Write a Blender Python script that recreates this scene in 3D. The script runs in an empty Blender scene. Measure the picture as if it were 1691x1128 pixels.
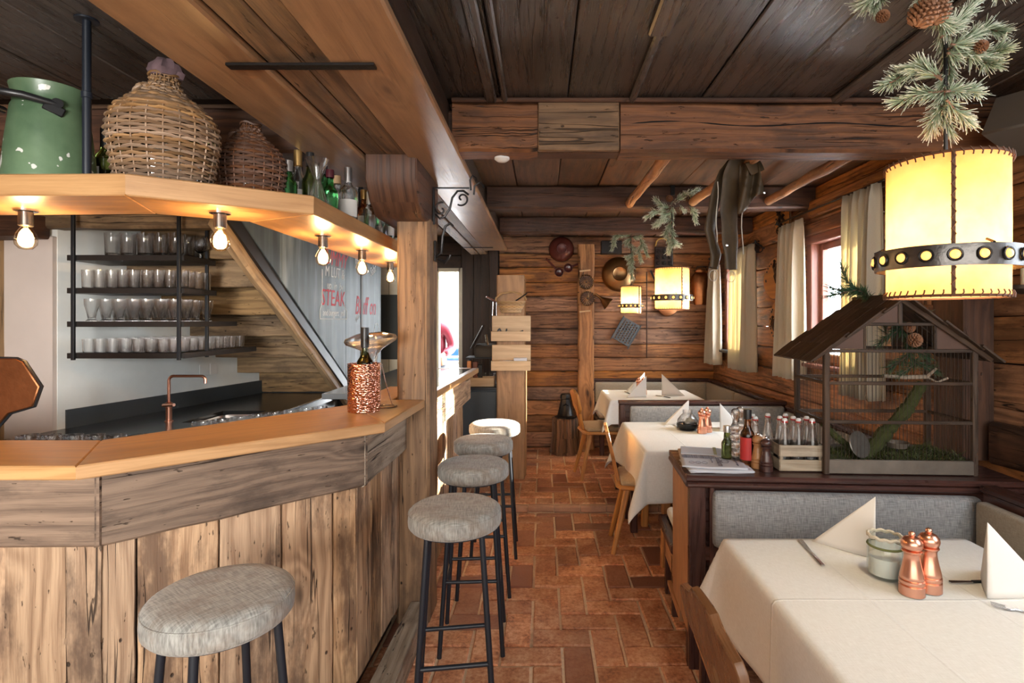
import bpy, bmesh, math, random
from mathutils import Vector, Matrix, Euler
random.seed(7)
PI = math.pi; R = math.radians
scene = bpy.context.scene
COL = scene.collection

# ------------------------------------------------------------------ camera, world, sun, lights, exposure
F = 900.0; HC = 1.54
cam_d = bpy.data.cameras.new('camera'); cam = bpy.data.objects.new('camera', cam_d); COL.objects.link(cam)
cam.location = (0, 0, HC); cam.rotation_euler = (R(90), 0, 0)
cam_d.sensor_width = 36; cam_d.lens = 36*F/1691
cam_d.shift_x = -(895-845.5)/1691; cam_d.shift_y = -(564-530)/1691
cam_d.clip_start = .05; cam_d.clip_end = 200
scene.camera = cam

w = bpy.data.worlds.new('world'); scene.world = w; w.use_nodes = True
bg = w.node_tree.nodes['Background']; bg.inputs[0].default_value = (.90, .95, 1, 1); bg.inputs[1].default_value = 14

def sun_light():
    l = bpy.data.lights.new('sun', 'SUN'); l.energy = 30; l.angle = R(.8); l.color = (1, .88, .70)
    o = bpy.data.objects.new('sun', l); COL.objects.link(o)
    o.rotation_euler = Vector((-2.33, -.17, -.84)).to_track_quat('-Z', 'Y').to_euler()
sun_light()
def area(name, loc, aim, sx, sy, power, color, spread=180):
    l = bpy.data.lights.new(name, 'AREA'); l.shape = 'RECTANGLE'; l.size = sx; l.size_y = sy; l.energy = power; l.color = color; l.spread = R(spread)
    o = bpy.data.objects.new(name, l); COL.objects.link(o); o.location = loc
    o.rotation_euler = (Vector(aim)-Vector(loc)).to_track_quat('-Z', 'Y').to_euler()
area('rear_fill_light', (.3, -1.6, 1.7), (0, 3, 1.3), 4.2, 1.6, 60, (1, .94, .87))  # added broad fill from behind the camera; no window is built there
area('side_fill_light', (1.99, 1.05, 1.72), (0, 1.5, 1.3), 1.0, .9, 10, (.80, .90, 1))  # added cool fill from the right; assumed window, none built in that wall
area('rear_left_fill_light', (-.9, -1.75, 1.5), (-2.45, 3.8, 1.25), .9, .8, 13, (.98, .97, .95), 60)  # added narrow fill that brightens the wall behind the bar; no window there
for nm, loc, aim, a, b in (('window_portal', (2.17, 3.66, 1.695), (0, 3.66, 1.695), .92, .95), ('window_portal', (2.17, 5.545, 1.695), (0, 5.545, 1.695), .85, .95), ('doorway_portal', (-1.09, 6.60, 1.1), (-1.09, 0, 1.1), .28, 2.1)):
    area(nm, loc, aim, a, b, 1, (1, 1, 1))
    for l in bpy.data.lights:
        if 'portal' in l.name: l.cycles.is_portal = True
scene.view_settings.view_transform = 'Standard'; scene.view_settings.look = 'None'
scene.view_settings.exposure = .84; scene.view_settings.gamma = 1; scene.view_settings.use_curve_mapping = False
cy = scene.cycles
cy.use_denoising = True; cy.max_bounces = 18; cy.diffuse_bounces = 5; cy.glossy_bounces = 4; cy.transmission_bounces = 14
cy.transparent_max_bounces = 40; cy.caustics_reflective = False; cy.caustics_refractive = False
cy.sample_clamp_indirect = 4.0

# ------------------------------------------------------------------ object helpers
def P(px, py, d):
    """real point at depth d (metres in front of the camera) seen at a photograph pixel"""
    return Vector(((px-895)*d/F, d, HC+(530-py)*d/F))
def tag(o, label=None, cat=None, group=None, kind=None):
    if label: o['label'] = label
    if cat: o['category'] = cat
    if group: o['group'] = group
    if kind: o['kind'] = kind
    return o
def thing(name, label, cat, loc=(0, 0, 0), rz=0, group=None):
    o = bpy.data.objects.new(name, None); COL.objects.link(o); o.empty_display_size = .05
    o.location = loc; o.rotation_euler = (0, 0, rz)
    return tag(o, label, cat, group)
KIDS = {}
def dup(o, loc=None, rz=None, label=None, parent=None):
    c = o.copy(); COL.objects.link(c)
    if parent is not None: c.parent = parent
    if loc is not None: c.location = loc
    if rz is not None: c.rotation_euler = (0, 0, rz)
    if label: c['label'] = label
    for k in KIDS.get(o.name, []): dup(k, parent=c)
    return c

class MB:
    """mesh builder: collects pieces with UVs whose u runs along the grain"""
    def __init__(s): s.v = []; s.f = []; s.uv = []
    def _off(s): return random.randint(0, 60)*10+5
    def raw(s, verts, faces, uvs):
        b = len(s.v); s.v += [tuple(p) for p in verts]
        s.f += [tuple(i+b for i in f) for f in faces]; s.uv += uvs
        return s
    def auto(s, verts, faces, long=0, M=None):
        off = s._off(); uvs = []
        for f in faces:
            n = Vector((0, 0, 0)); k = len(f)
            for i in range(k):
                a = verts[f[i]]; c = verts[f[(i+1) % k]]
                n += Vector(((a[1]-c[1])*(a[2]+c[2]), (a[2]-c[2])*(a[0]+c[0]), (a[0]-c[0])*(a[1]+c[1])))
            ax = max(range(3), key=lambda q: abs(n[q]))
            if ax != long:
                o = 3-ax-long; uvs.append([(verts[i][long]+off, verts[i][o]+ax*.37) for i in f])
            else:
                a, b = [q for q in range(3) if q != long]; uvs.append([(verts[i][a]*.25+off, verts[i][b]) for i in f])
        if M is not None: verts = [M @ Vector(p) for p in verts]
        return s.raw(verts, faces, uvs)
    def box(s, c, size, rot=None, bev=.003, long=None):
        hx, hy, hz = [q/2 for q in size]; b = min(bev, hx*.6, hy*.6, hz*.6)
        if long is None: long = max(range(3), key=lambda q: size[q])
        vs = []; idx = {}
        for sx in (-1, 1):
            for sy in (-1, 1):
                for sz in (-1, 1):
                    for ax in range(3):
                        e = [hx-b, hy-b, hz-b]; e[ax] += b
                        idx[(sx, sy, sz, ax)] = len(vs); vs.append((sx*e[0], sy*e[1], sz*e[2]))
        fs = []
        for ax in range(3):
            o1, o2 = [q for q in range(3) if q != ax]
            for sg in (-1, 1):
                def key(a, b2):
                    k = [0, 0, 0]; k[ax] = sg; k[o1] = a; k[o2] = b2; return tuple(k)+(ax,)
                fs.append([idx[key(-1, -1)], idx[key(1, -1)], idx[key(1, 1)], idx[key(-1, 1)]])
            for a in (-1, 1):
                for b2 in (-1, 1):
                    k0 = [0, 0, 0]; k0[ax] = -1; k0[o1] = a; k0[o2] = b2; k1 = list(k0); k1[ax] = 1
                    fs.append([idx[tuple(k0)+(o1,)], idx[tuple(k1)+(o1,)], idx[tuple(k1)+(o2,)], idx[tuple(k0)+(o2,)]])
        for sx in (-1, 1):
            for sy in (-1, 1):
                for sz in (-1, 1): fs.append([idx[(sx, sy, sz, 0)], idx[(sx, sy, sz, 1)], idx[(sx, sy, sz, 2)]])
        M = Matrix.Translation(Vector(c))
        if rot is not None: M = M @ Euler(rot).to_matrix().to_4x4()
        return s.auto(vs, fs, long, M)
    def bar(s, p0, p1, wd, ht, up=(0, 0, 1), bev=.003, n=1, jit=0, w1=None, h1=None):
        p0 = Vector(p0); p1 = Vector(p1); d = (p1-p0); L = d.length; d /= L
        u = Vector(up); sd = d.cross(u)
        if sd.length < 1e-4: sd = d.cross(Vector((0, 1, 0)))
        sd.normalize(); u = sd.cross(d)
        w1 = wd if w1 is None else w1; h1 = ht if h1 is None else h1
        vs = []; off = s._off(); us = []
        rs = random.Random(off*13+len(s.v))
        for i in range(n+1):
            t = i/n; a = (wd+(w1-wd)*t)/2; b = (ht+(h1-ht)*t)/2; e = min(bev, a*.6, b*.6)
            ring = [(-a+e, -b), (a-e, -b), (a, -b+e), (a, b-e), (a-e, b), (-a+e, b), (-a, b-e), (-a, -b+e)]
            j = [rs.uniform(-jit, jit) for _ in range(4)]
            for q, (x, y) in enumerate(ring):
                x += j[0] if x > 0 else j[1]; y += j[2] if y > 0 else j[3]
                vs.append(p0+d*(L*t)+sd*x+u*y)
            us.append(L*t)
        fs = []; uvs = []
        per = [0, wd, wd, wd+ht, wd+ht, 2*wd+ht, 2*wd+ht, 2*wd+2*ht, 2*wd+2*ht]
        for i in range(n):
            for q in range(8):
                a = i*8+q; b = i*8+(q+1) % 8
                fs.append([a, b, b+8, a+8])
                uvs.append([(us[i]+off, per[q]), (us[i]+off, per[q+1]), (us[i+1]+off, per[q+1]), (us[i+1]+off, per[q])])
        for base in (0, n*8):
            f = list(range(base, base+8)); fs.append(f[::-1] if base == 0 else f)
            uvs.append([(off+(vs[k]-p0).dot(sd)*.25, (vs[k]-p0).dot(u)) for k in fs[-1]])
        return s.raw(vs, fs, uvs)
    def prism(s, poly, z0, z1, M=None, long=0, ch=0):
        """poly: 2D outline extruded z0..z1 (local z), optional chamfer"""
        n = len(poly); lay = [(z0, 0), (z1, 0)] if not ch else [(z0, ch), (z0+ch, 0), (z1-ch, 0), (z1, ch)]
        vs = []
        for z, c in lay:
            for i in range(n):
                x, y = poly[i]
                if c:
                    a = Vector(poly[i-1]); q = Vector(poly[i]); b = Vector(poly[(i+1) % n])
                    e1 = (q-a).normalized(); e2 = (b-q).normalized(); nn = Vector((-e1.y-e2.y, e1.x+e2.x))
                    k = max(.35, nn.length/2); nn = nn.normalized() if nn.length > 1e-6 else Vector((0, 0))
                    area2 = sum(poly[k2-1][0]*poly[k2][1]-poly[k2][0]*poly[k2-1][1] for k2 in range(n))
                    sg = 1 if area2 > 0 else -1
                    x += nn.x*c/k*sg; y += nn.y*c/k*sg
                vs.append((x, y, z))
        fs = [list(range(n))[::-1], [(len(lay)-1)*n+i for i in range(n)]]
        for l in range(len(lay)-1):
            for i in range(n): a = l*n+i; b = l*n+(i+1) % n; fs.append([a, b, b+n, a+n])
        return s.auto(vs, fs, long, M)
    def lathe(s, prof, c=(0, 0, 0), seg=20, M=None, sq=1.0, arc=2*PI, fn=None):
        off = s._off(); n = len(prof); full = abs(arc-2*PI) < 1e-6; m = seg if full else seg+1
        vs = []; T = Matrix.Translation(Vector(c)) @ (M if M is not None else Matrix())
        ln = [0]
        for i in range(1, n): ln.append(ln[-1]+math.hypot(prof[i][0]-prof[i-1][0], prof[i][1]-prof[i-1][1]))
        for r, z in prof:
            for j in range(m):
                a = arc*j/seg; rr = r*(fn(a, z) if fn else 1)
                vs.append(T @ Vector((rr*math.cos(a), sq*rr*math.sin(a), z)))
        fs = []; uvs = []
        for i in range(n-1):
            for j in range(seg):
                j2 = (j+1) % m; a0 = arc*j/seg; a1 = arc*(j+1)/seg; rr = max(prof[i][0], .02)
                if prof[i][0] < 1e-6 and prof[i+1][0] < 1e-6: continue
                f = [i*m+j, i*m+j2, (i+1)*m+j2, (i+1)*m+j]
                fs.append(f); uvs.append([(ln[i]+off, a0*rr), (ln[i]+off, a1*rr), (ln[i+1]+off, a1*rr), (ln[i+1]+off, a0*rr)])
        return s.raw(vs, fs, uvs)
    def tube(s, pts, r, seg=8, closed=False, cap=True):
        pts = [Vector(p) for p in pts]; n = len(pts)
        rad = r if isinstance(r, (list, tuple)) else [r]*n
        off = s._off(); tan = []
        for i in range(n):
            a = pts[i-1] if (i > 0 or closed) else pts[i]; b = pts[(i+1) % n] if (i < n-1 or closed) else pts[i]
            t = (b-a); tan.append(t.normalized() if t.length > 1e-9 else Vector((0, 0, 1)))
        u = tan[0].orthogonal().normalized(); vs = []; L = [0]
        for i in range(n):
            if i: L.append(L[-1]+(pts[i]-pts[i-1]).length)
            u = (u-tan[i]*u.dot(tan[i])); u = u.normalized() if u.length > 1e-6 else tan[i].orthogonal().normalized()
            v = tan[i].cross(u)
            for k in range(seg): a = 2*PI*k/seg; vs.append(pts[i]+(u*math.cos(a)+v*math.sin(a))*rad[i])
        fs = []; uvs = []; m = n if closed else n-1
        for i in range(m):
            i2 = (i+1) % n; l2 = L[i2] if i2 else L[-1]+.01
            for k in range(seg):
                k2 = (k+1) % seg; fs.append([i*seg+k, i*seg+k2, i2*seg+k2, i2*seg+k])
                w0 = 2*PI*k/seg*rad[i]; w2 = 2*PI*(k+1)/seg*rad[i]
                uvs.append([(L[i]+off, w0), (L[i]+off, w2), (l2+off, w2), (l2+off, w0)])
        if cap and not closed:
            for f in ([k for k in range(seg)][::-1], [(n-1)*seg+k for k in range(seg)]):
                fs.append(f); uvs.append([(off, 0)]*seg)
        return s.raw(vs, fs, uvs)
    def pad(s, c, size, r=.02, n=6, puff=0, M=None, fn=None):
        """soft cushion: rounded box with swollen top"""
        h = Vector(size)/2; r = min(r, *h*.98)
        g = sorted(set([-1, 1]+[sg*q for q in (.97, .88, .6, .3, 0) for sg in (-1, 1)]))
        off = s._off(); T = Matrix.Translation(Vector(c)) @ (M if M is not None else Matrix())
        def pos(p):
            q = Vector((p[0]*h.x, p[1]*h.y, p[2]*h.z)); inn = Vector([max(-h[i]+r, min(h[i]-r, q[i])) for i in range(3)])
            d = q-inn; o = inn+(d.normalized()*r if d.length > 1e-9 else d)
            o.z += puff*(1-p[0]**2)*(1-p[1]**2)*(1 if p[2] > 0 else 0)
            if fn: o = fn(o, p)
            return o
        vs = []; fs = []; uvs = []
        for ax in range(3):
            a1, a2 = [q for q in range(3) if q != ax]
            for sg in (-1, 1):
                b = len(vs)
                gr = []
                for a in g:
                    for bb in g:
                        p = [0, 0, 0]; p[ax] = sg; p[a1] = a; p[a2] = bb
                        if ax == 2: gr.append(p)
                        else: gr.append(p)
                        vs.append(pos(p))
                m = len(g)
                for i in range(m-1):
                    for j in range(m-1):
                        f = [b+i*m+j, b+(i+1)*m+j, b+(i+1)*m+j+1, b+i*m+j+1]; fs.append(f)
                        uvs.append([(vs[k][a1]+off, vs[k][a2]) for k in f])
        vs = [T @ v for v in vs]
        return s.raw(vs, fs, uvs)
    def grid(s, nu, nv, fn, su=1, sv=1):
        off = s._off(); vs = [fn(i/nu, j/nv) for i in range(nu+1) for j in range(nv+1)]
        fs = []; uvs = []
        for i in range(nu):
            for j in range(nv):
                a = i*(nv+1)+j; f = [a, a+nv+1, a+nv+2, a+1]; fs.append(f)
                uvs.append([(off+i/nu*su, j/nv*sv), (off+(i+1)/nu*su, j/nv*sv), (off+(i+1)/nu*su, (j+1)/nv*sv), (off+i/nu*su, (j+1)/nv*sv)])
        return s.raw(vs, fs, uvs)
    def mesh(s, me0, long=0, M=None):
        s.auto([tuple(v.co) for v in me0.vertices], [list(p.vertices) for p in me0.polygons], long, M); return s
    def build(s, name, mat, parent=None, world=False, smooth=38, weld=False, thick=0, sub=0):
        me = bpy.data.meshes.new(name)
        vs = s.v
        if world and parent is not None:
            W = parent.matrix_basis.copy(); q = parent.parent
            while q: W = q.matrix_basis @ W; q = q.parent
            L = W.inverted(); vs = [L @ Vector(p) for p in vs]
        me.from_pydata([tuple(p) for p in vs], [], s.f)
        uvl = me.uv_layers.new(name='uv'); flat = [c for f in s.uv for q in f for c in q]
        uvl.data.foreach_set('uv', flat)
        bm = bmesh.new(); bm.from_mesh(me)
        if weld: bmesh.ops.remove_doubles(bm, verts=bm.verts, dist=1e-5)
        if not thick: bmesh.ops.recalc_face_normals(bm, faces=bm.faces)
        bm.to_mesh(me); bm.free()
        if smooth:
            me.polygons.foreach_set('use_smooth', [True]*len(me.polygons)); me.set_sharp_from_angle(angle=R(smooth))
        me.materials.append(mat)
        o = bpy.data.objects.new(name, me); COL.objects.link(o)
        if parent is not None: o.parent = parent; KIDS.setdefault(parent.name, []).append(o)
        if thick: m = o.modifiers.new('s', 'SOLIDIFY'); m.thickness = thick; m.offset = 0
        if sub: m = o.modifiers.new('d', 'SUBSURF'); m.levels = sub; m.render_levels = sub
        return o

def struct(name, mb, mat, parent=None, **k):
    o = mb.build(name, mat, parent, **k)
    if parent is None: o['kind'] = 'structure'
    return o
def sgroup(name):
    o = bpy.data.objects.new(name, None); COL.objects.link(o); o['kind'] = 'structure'; return o
def one(name, mb, mat, label, cat, group=None, base=None, **k):
    """a thing that is a single mesh, its origin moved to its base"""
    xs = [p[0] for p in mb.v]; ys = [p[1] for p in mb.v]; zs = [p[2] for p in mb.v]
    b = Vector(base) if base else Vector(((min(xs)+max(xs))/2, (min(ys)+max(ys))/2, min(zs)))
    mb.v = [tuple(Vector(p)-b) for p in mb.v]
    o = mb.build(name, mat, None, **k); o.location = b
    return tag(o, label, cat, group)

def curve_board(outer, holes, thick, bevel=.002):
    """flat board (local xy, extruded in z) with holes, returned as mesh data"""
    cu = bpy.data.curves.new('c', 'CURVE'); cu.dimensions = '2D'; cu.fill_mode = 'BOTH'
    for lp in [outer]+holes:
        sp = cu.splines.new('POLY'); sp.points.add(len(lp)-1); sp.use_cyclic_u = True
        for i, (x, y) in enumerate(lp): sp.points[i].co = (x, y, 0, 1)
    cu.extrude = thick/2-bevel; cu.bevel_depth = bevel; cu.bevel_resolution = 0; cu.offset = -bevel
    o = bpy.data.objects.new('c', cu); COL.objects.link(o)
    dg = bpy.context.evaluated_depsgraph_get(); me = bpy.data.meshes.new_from_object(o.evaluated_get(dg))
    bpy.data.objects.remove(o); return me
def text(body, size, M, mat, parent, name='lettering', shear=0, sx=1, ext=.0008, world=True):
    cu = bpy.data.curves.new('t', 'FONT'); cu.body = body; cu.size = size; cu.align_x = 'CENTER'; cu.extrude = ext; cu.shear = shear
    cu.resolution_u = 2
    o = bpy.data.objects.new('t', cu); COL.objects.link(o)
    dg = bpy.context.evaluated_depsgraph_get(); me = bpy.data.meshes.new_from_object(o.evaluated_get(dg))
    bpy.data.objects.remove(o)
    me.transform(Matrix.Diagonal((sx, 1, 1, 1))); me.transform(M)
    if parent is not None and world: me.transform(parent.matrix_basis.inverted())
    me.materials.clear(); me.materials.append(mat)
    o = bpy.data.objects.new(name, me); COL.objects.link(o)
    if parent is not None: o.parent = parent; KIDS.setdefault(parent.name, []).append(o)
    return o

# ------------------------------------------------------------------ materials
class NT:
    def __init__(s, name):
        s.m = bpy.data.materials.new(name); s.m.use_nodes = True; s.t = s.m.node_tree; s.n = s.t.nodes
        s.p = s.n['Principled BSDF']; s.out = s.n['Material Output']
    def node(s, ty, **k):
        n = s.n.new(ty)
        for a, b in k.items(): setattr(n, a, b)
        return n
    def link(s, a, b): s.t.links.new(a, b)
    def put(s, sock, v):
        if isinstance(v, (int, float)): sock.default_value = v
        elif isinstance(v, tuple): sock.default_value = v if len(v) == len(sock.default_value) else tuple(v)+(1,)
        else: s.link(v, sock)
    def math(s, op, a, b=0, c=0, clamp=False):
        n = s.node('ShaderNodeMath', operation=op); n.use_clamp = clamp
        s.put(n.inputs[0], a); s.put(n.inputs[1], b); s.put(n.inputs[2], c); return n.outputs[0]
    def comb(s, x, y, z=0):
        n = s.node('ShaderNodeCombineXYZ'); s.put(n.inputs[0], x); s.put(n.inputs[1], y); s.put(n.inputs[2], z); return n.outputs[0]
    def noise(s, vec, scale=1, detail=3, rough=.55):
        n = s.node('ShaderNodeTexNoise'); s.link(vec, n.inputs['Vector']); n.inputs['Scale'].default_value = scale
        n.inputs['Detail'].default_value = detail; n.inputs['Roughness'].default_value = rough; return n.outputs['Fac']
    def ramp(s, fac, stops):
        n = s.node('ShaderNodeValToRGB'); s.put(n.inputs[0], fac); e = n.color_ramp.elements
        while len(e) < len(stops): e.new(.5)
        for i, (p, c) in enumerate(stops): e[i].position = p; e[i].color = tuple(c)+(1,) if len(c) == 3 else c
        return n.outputs[0]
    def mix(s, fac, a, b, mode='MIX'):
        n = s.node('ShaderNodeMix', data_type='RGBA', blend_type=mode); s.put(n.inputs[0], fac)
        s.put(n.inputs[6], a); s.put(n.inputs[7], b); return n.outputs[2]
    def smooth(s, v, a, b):
        n = s.node('ShaderNodeMapRange', interpolation_type='SMOOTHSTEP'); s.put(n.inputs[0], v)
        n.inputs[1].default_value = a; n.inputs[2].default_value = b; return n.outputs[0]
    def bump(s, h, strength=.3, dist=.002):
        n = s.node('ShaderNodeBump'); n.inputs['Strength'].default_value = strength; n.inputs['Distance'].default_value = dist
        s.put(n.inputs['Height'], h); s.link(n.outputs[0], s.p.inputs['Normal'])
    def base(s):
        tc = s.node('ShaderNodeTexCoord'); sp = s.node('ShaderNodeSeparateXYZ'); s.link(tc.outputs['UV'], sp.inputs[0])
        oi = s.node('ShaderNodeObjectInfo'); x, y = sp.outputs[0], sp.outputs[1]
        fl = s.math('FLOOR', s.math('DIVIDE', x, 10))
        wn = s.node('ShaderNodeTexWhiteNoise', noise_dimensions='2D')
        s.link(s.comb(fl, s.math('MULTIPLY', oi.outputs['Random'], 91.7)), wn.inputs['Vector'])
        return x, y, wn.outputs['Value'], wn.outputs['Color'], tc
    def set(s, **k):
        for a, v in k.items(): s.put(s.p.inputs[a.replace('_', ' ')], v)
        return s.m

def wood(name, c1, c2, c3, rough=.55, patch=.5, knots=.5, cracks=.6, var=.35, bump=.5, gs=1.0, spec=.4, blotch=(.02, .012, .008)):
    t = NT(name); x, y, r, rc, tc = t.base(); M = lambda a, b: t.math('MULTIPLY', a, b)
    X = t.math('ADD', x, M(r, 37)); Y = t.math('ADD', y, M(r, 11))
    warp = t.noise(t.comb(M(X, 1.1), M(Y, 4.5)), 1, 3, .5)
    v = t.node('ShaderNodeTexVoronoi'); t.link(t.comb(M(X, 2.0), t.math('ADD', M(Y, 5.5), M(warp, .6))), v.inputs['Vector']); v.inputs['Scale'].default_value = 1
    kd = v.outputs['Distance']; sc = t.node('ShaderNodeSeparateColor'); t.link(v.outputs['Color'], sc.inputs[0])
    has = t.math('LESS_THAN', sc.outputs[0], knots); fall = M(has, t.math('SUBTRACT', 1, t.smooth(kd, .0, .42)))
    kn = M(has, t.math('SUBTRACT', 1, t.smooth(kd, .04, .12)))
    arg = t.math('ADD', t.math('ADD', M(Y, 120*gs), M(warp, 30)), M(fall, 16))
    ring = t.math('ADD', M(t.math('SINE', arg), .5), .5)
    fine = t.noise(t.comb(M(X, 5), t.math('ADD', M(Y, 210*gs), M(warp, 8))), 1, 3, .7)
    med = t.noise(t.comb(M(X, 1.6), t.math('ADD', M(Y, 42*gs), M(warp, 5)), 2), 1, 4, .65)
    g = t.math('ADD', t.math('ADD', M(fine, .40), M(med, .47)), M(ring, .13))
    col = t.ramp(g, [(.36, c2), (.6, c1)])
    pn = t.noise(t.comb(M(X, 2.0), M(Y, 5.5), M(r, 9)), 1, 6, .68)
    col = t.mix(M(t.smooth(pn, .47, .64), patch), col, c3)
    halo = M(t.math('SUBTRACT', 1, t.smooth(kd, .08, .26)), has)
    col = t.mix(M(halo, .45), col, c3)
    c_a = t.noise(t.comb(M(X, .55), M(Y, 17), 3.3), 1, 3, .5); c_m = t.noise(t.comb(M(X, 1.3), M(Y, 5), 7.7), 1, 2)
    line = M(t.math('SUBTRACT', 1, t.smooth(t.math('ABSOLUTE', t.math('SUBTRACT', c_a, .5)), .002, .011)), t.smooth(c_m, .47, .56))
    nk = t.noise(t.comb(M(X, 16), M(Y, 60), 1.5), 1, 3, .6); nick = M(t.smooth(nk, .66, .72), .8)
    v2 = t.node('ShaderNodeTexVoronoi'); t.link(t.comb(M(X, 11), M(Y, 15), 2), v2.inputs['Vector']); v2.inputs['Scale'].default_value = 1
    s2 = t.node('ShaderNodeSeparateColor'); t.link(v2.outputs['Color'], s2.inputs[0])
    hole = M(t.math('LESS_THAN', s2.outputs[1], .22), t.math('SUBTRACT', 1, t.smooth(v2.outputs['Distance'], .05, .10)))
    dmg = M(t.math('MAXIMUM', t.math('MAXIMUM', line, nick), hole), cracks)
    dark = t.math('MAXIMUM', M(kn, .8), dmg, clamp=True)
    col = t.mix(dark, col, blotch)
    hv = t.node('ShaderNodeHueSaturation'); t.link(col, hv.inputs['Color'])
    t.put(hv.inputs['Value'], t.math('ADD', 1-var/2, M(r, var)))
    sc2 = t.node('ShaderNodeSeparateColor'); t.link(rc, sc2.inputs[0])
    t.put(hv.inputs['Saturation'], t.math('ADD', 1-var*.3, M(sc2.outputs[1], var*.6)))
    h = t.math('SUBTRACT', M(g, .8), M(dmg, 1.3))
    t.bump(h, min(1, bump*1.3), .004)
    return t.set(Base_Color=hv.outputs[0], Roughness=t.math('ADD', rough-.12, M(g, .3)), Specular_IOR_Level=spec)

def plain(name, c, rough=.5, metal=0, var=0, noise=0, nscale=20, bump=0, **k):
    t = NT(name)
    if var or noise or bump:
        x, y, r, rc, tc = t.base(); n = t.noise(tc.outputs['Object'], nscale, 4, .6)
        f = t.math('ADD', 1-noise/2-var/2, t.math('ADD', t.math('MULTIPLY', n, noise), t.math('MULTIPLY', r, var)))
        hv = t.node('ShaderNodeHueSaturation'); t.put(hv.inputs['Color'], tuple(c)); t.put(hv.inputs['Value'], f)
        t.set(Base_Color=hv.outputs[0])
        if bump: t.bump(n, bump, .003)
    else: t.set(Base_Color=tuple(c))
    return t.set(Roughness=rough, Metallic=metal, **k)

def fabric(name, c1, c2, rough=.9, sc=420, bump=.4, sheen=.2, blot=.0, cb=(.3, .25, .2), obj=False):
    t = NT(name); x, y, r, rc, tc = t.base()
    a = t.noise(t.comb(t.math('MULTIPLY', x, sc*.09), t.math('MULTIPLY', y, sc), 0), 1, 2)
    b = t.noise(t.comb(t.math('MULTIPLY', x, sc), t.math('MULTIPLY', y, sc*.09), 5), 1, 2)
    if obj:
        sp = t.node('ShaderNodeSeparateXYZ'); t.link(tc.outputs['Object'], sp.inputs[0]); k = lambda i, q: t.math('MULTIPLY', sp.outputs[i], sc*q)
        a = t.noise(t.comb(k(0, .09), k(1, 1), k(2, .12)), 1, 2); b = t.noise(t.comb(k(0, 1), k(1, .09), k(2, .12)), 1, 2)
    g = t.math('ADD', t.math('MULTIPLY', a, .5), t.math('MULTIPLY', b, .5))
    col = t.ramp(g, [(.36, c2), (.62, c1)])
    if blot:
        n = t.noise(tc.outputs['Object'], 9, 5, .7); col = t.mix(t.math('MULTIPLY', t.smooth(n, .45, .7), blot), col, cb)
    t.bump(g, bump, .0015)
    return t.set(Base_Color=col, Roughness=rough, Sheen_Weight=sheen, Specular_IOR_Level=.15)

def glass(name, c=(1, 1, 1), rough=0, ior=1.45):
    return plain(name, c, rough, Transmission_Weight=1.0, IOR=ior)
def thin_glass(name, tint=(1, 1, 1), fr=.08):
    t = NT(name); tr = t.node('ShaderNodeBsdfTransparent'); tr.inputs[0].default_value = tint+(1,)
    gl = t.node('ShaderNodeBsdfGlossy'); gl.inputs['Roughness'].default_value = .02
    lw = t.node('ShaderNodeLayerWeight'); lw.inputs[0].default_value = .5
    f = t.math('ADD', fr, t.math('MULTIPLY', t.math('POWER', lw.outputs['Facing'], 3.5), .85), clamp=True)
    mx = t.node('ShaderNodeMixShader'); t.put(mx.inputs[0], f); t.link(tr.outputs[0], mx.inputs[1]); t.link(gl.outputs[0], mx.inputs[2])
    t.link(mx.outputs[0], t.out.inputs[0]); return t.m
def clear(name, tint=(1, 1, 1), thin=.6, fr=.07):
    m = thin_glass(name, tint, fr); nt = m.node_tree; out = nt.nodes['Material Output']; old = out.inputs[0].links[0].from_socket
    p = nt.nodes['Principled BSDF']; p.inputs['Base Color'].default_value = tint+(1,); p.inputs['Roughness'].default_value = 0
    p.inputs['Transmission Weight'].default_value = 1; p.inputs['IOR'].default_value = 1.45
    mx = nt.nodes.new('ShaderNodeMixShader'); mx.inputs[0].default_value = thin
    nt.links.new(p.outputs[0], mx.inputs[1]); nt.links.new(old, mx.inputs[2]); nt.links.new(mx.outputs[0], out.inputs[0]); return m
def emit(name, c, s):
    return plain(name, c, .5, Emission_Color=c, Emission_Strength=s)

W_WALL = wood('wood_wall_hewn', (.50, .235, .10), (.22, .095, .042), (.075, .036, .020), .55, .65, .4, .9, .55, .9)
W_DARKV = wood('wood_dark_panel', (.055, .032, .022), (.03, .018, .013), (.014, .01, .008), .5, .5, .3, .6, .3, .4)
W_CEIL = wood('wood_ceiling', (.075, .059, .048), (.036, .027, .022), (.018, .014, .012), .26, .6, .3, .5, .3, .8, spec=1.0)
_t = W_CEIL.node_tree; _p = _t.nodes['Principled BSDF']; _g = _t.nodes.new('ShaderNodeTangent'); _g.direction_type = 'UV_MAP'; _g.uv_map = 'uv'
_t.links.new(_g.outputs[0], _p.inputs['Tangent']); _p.inputs['Anisotropic'].default_value = .9; _p.inputs['Anisotropic Rotation'].default_value = .25
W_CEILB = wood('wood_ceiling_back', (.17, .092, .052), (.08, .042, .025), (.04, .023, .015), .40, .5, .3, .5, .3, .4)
W_BEAM = wood('wood_beam', (.27, .115, .050), (.125, .052, .026), (.05, .028, .019), .5, .65, .5, .95, .2, .8)
W_BEAMD = wood('wood_beam_dark', (.115, .055, .032), (.055, .027, .018), (.022, .014, .011), .5, .5, .4, .7, .2, .6)
W_CASE = wood('wood_casing', (.37, .205, .10), (.25, .13, .062), (.17, .088, .045), .34, .45, .3, .2, .2, .2, gs=.5, spec=.55, blotch=(.07, .035, .018))
W_CORE = wood('wood_old_core', (.26, .155, .085), (.13, .078, .045), (.065, .04, .026), .55, .5, .4, .8, .2, .8)
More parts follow.
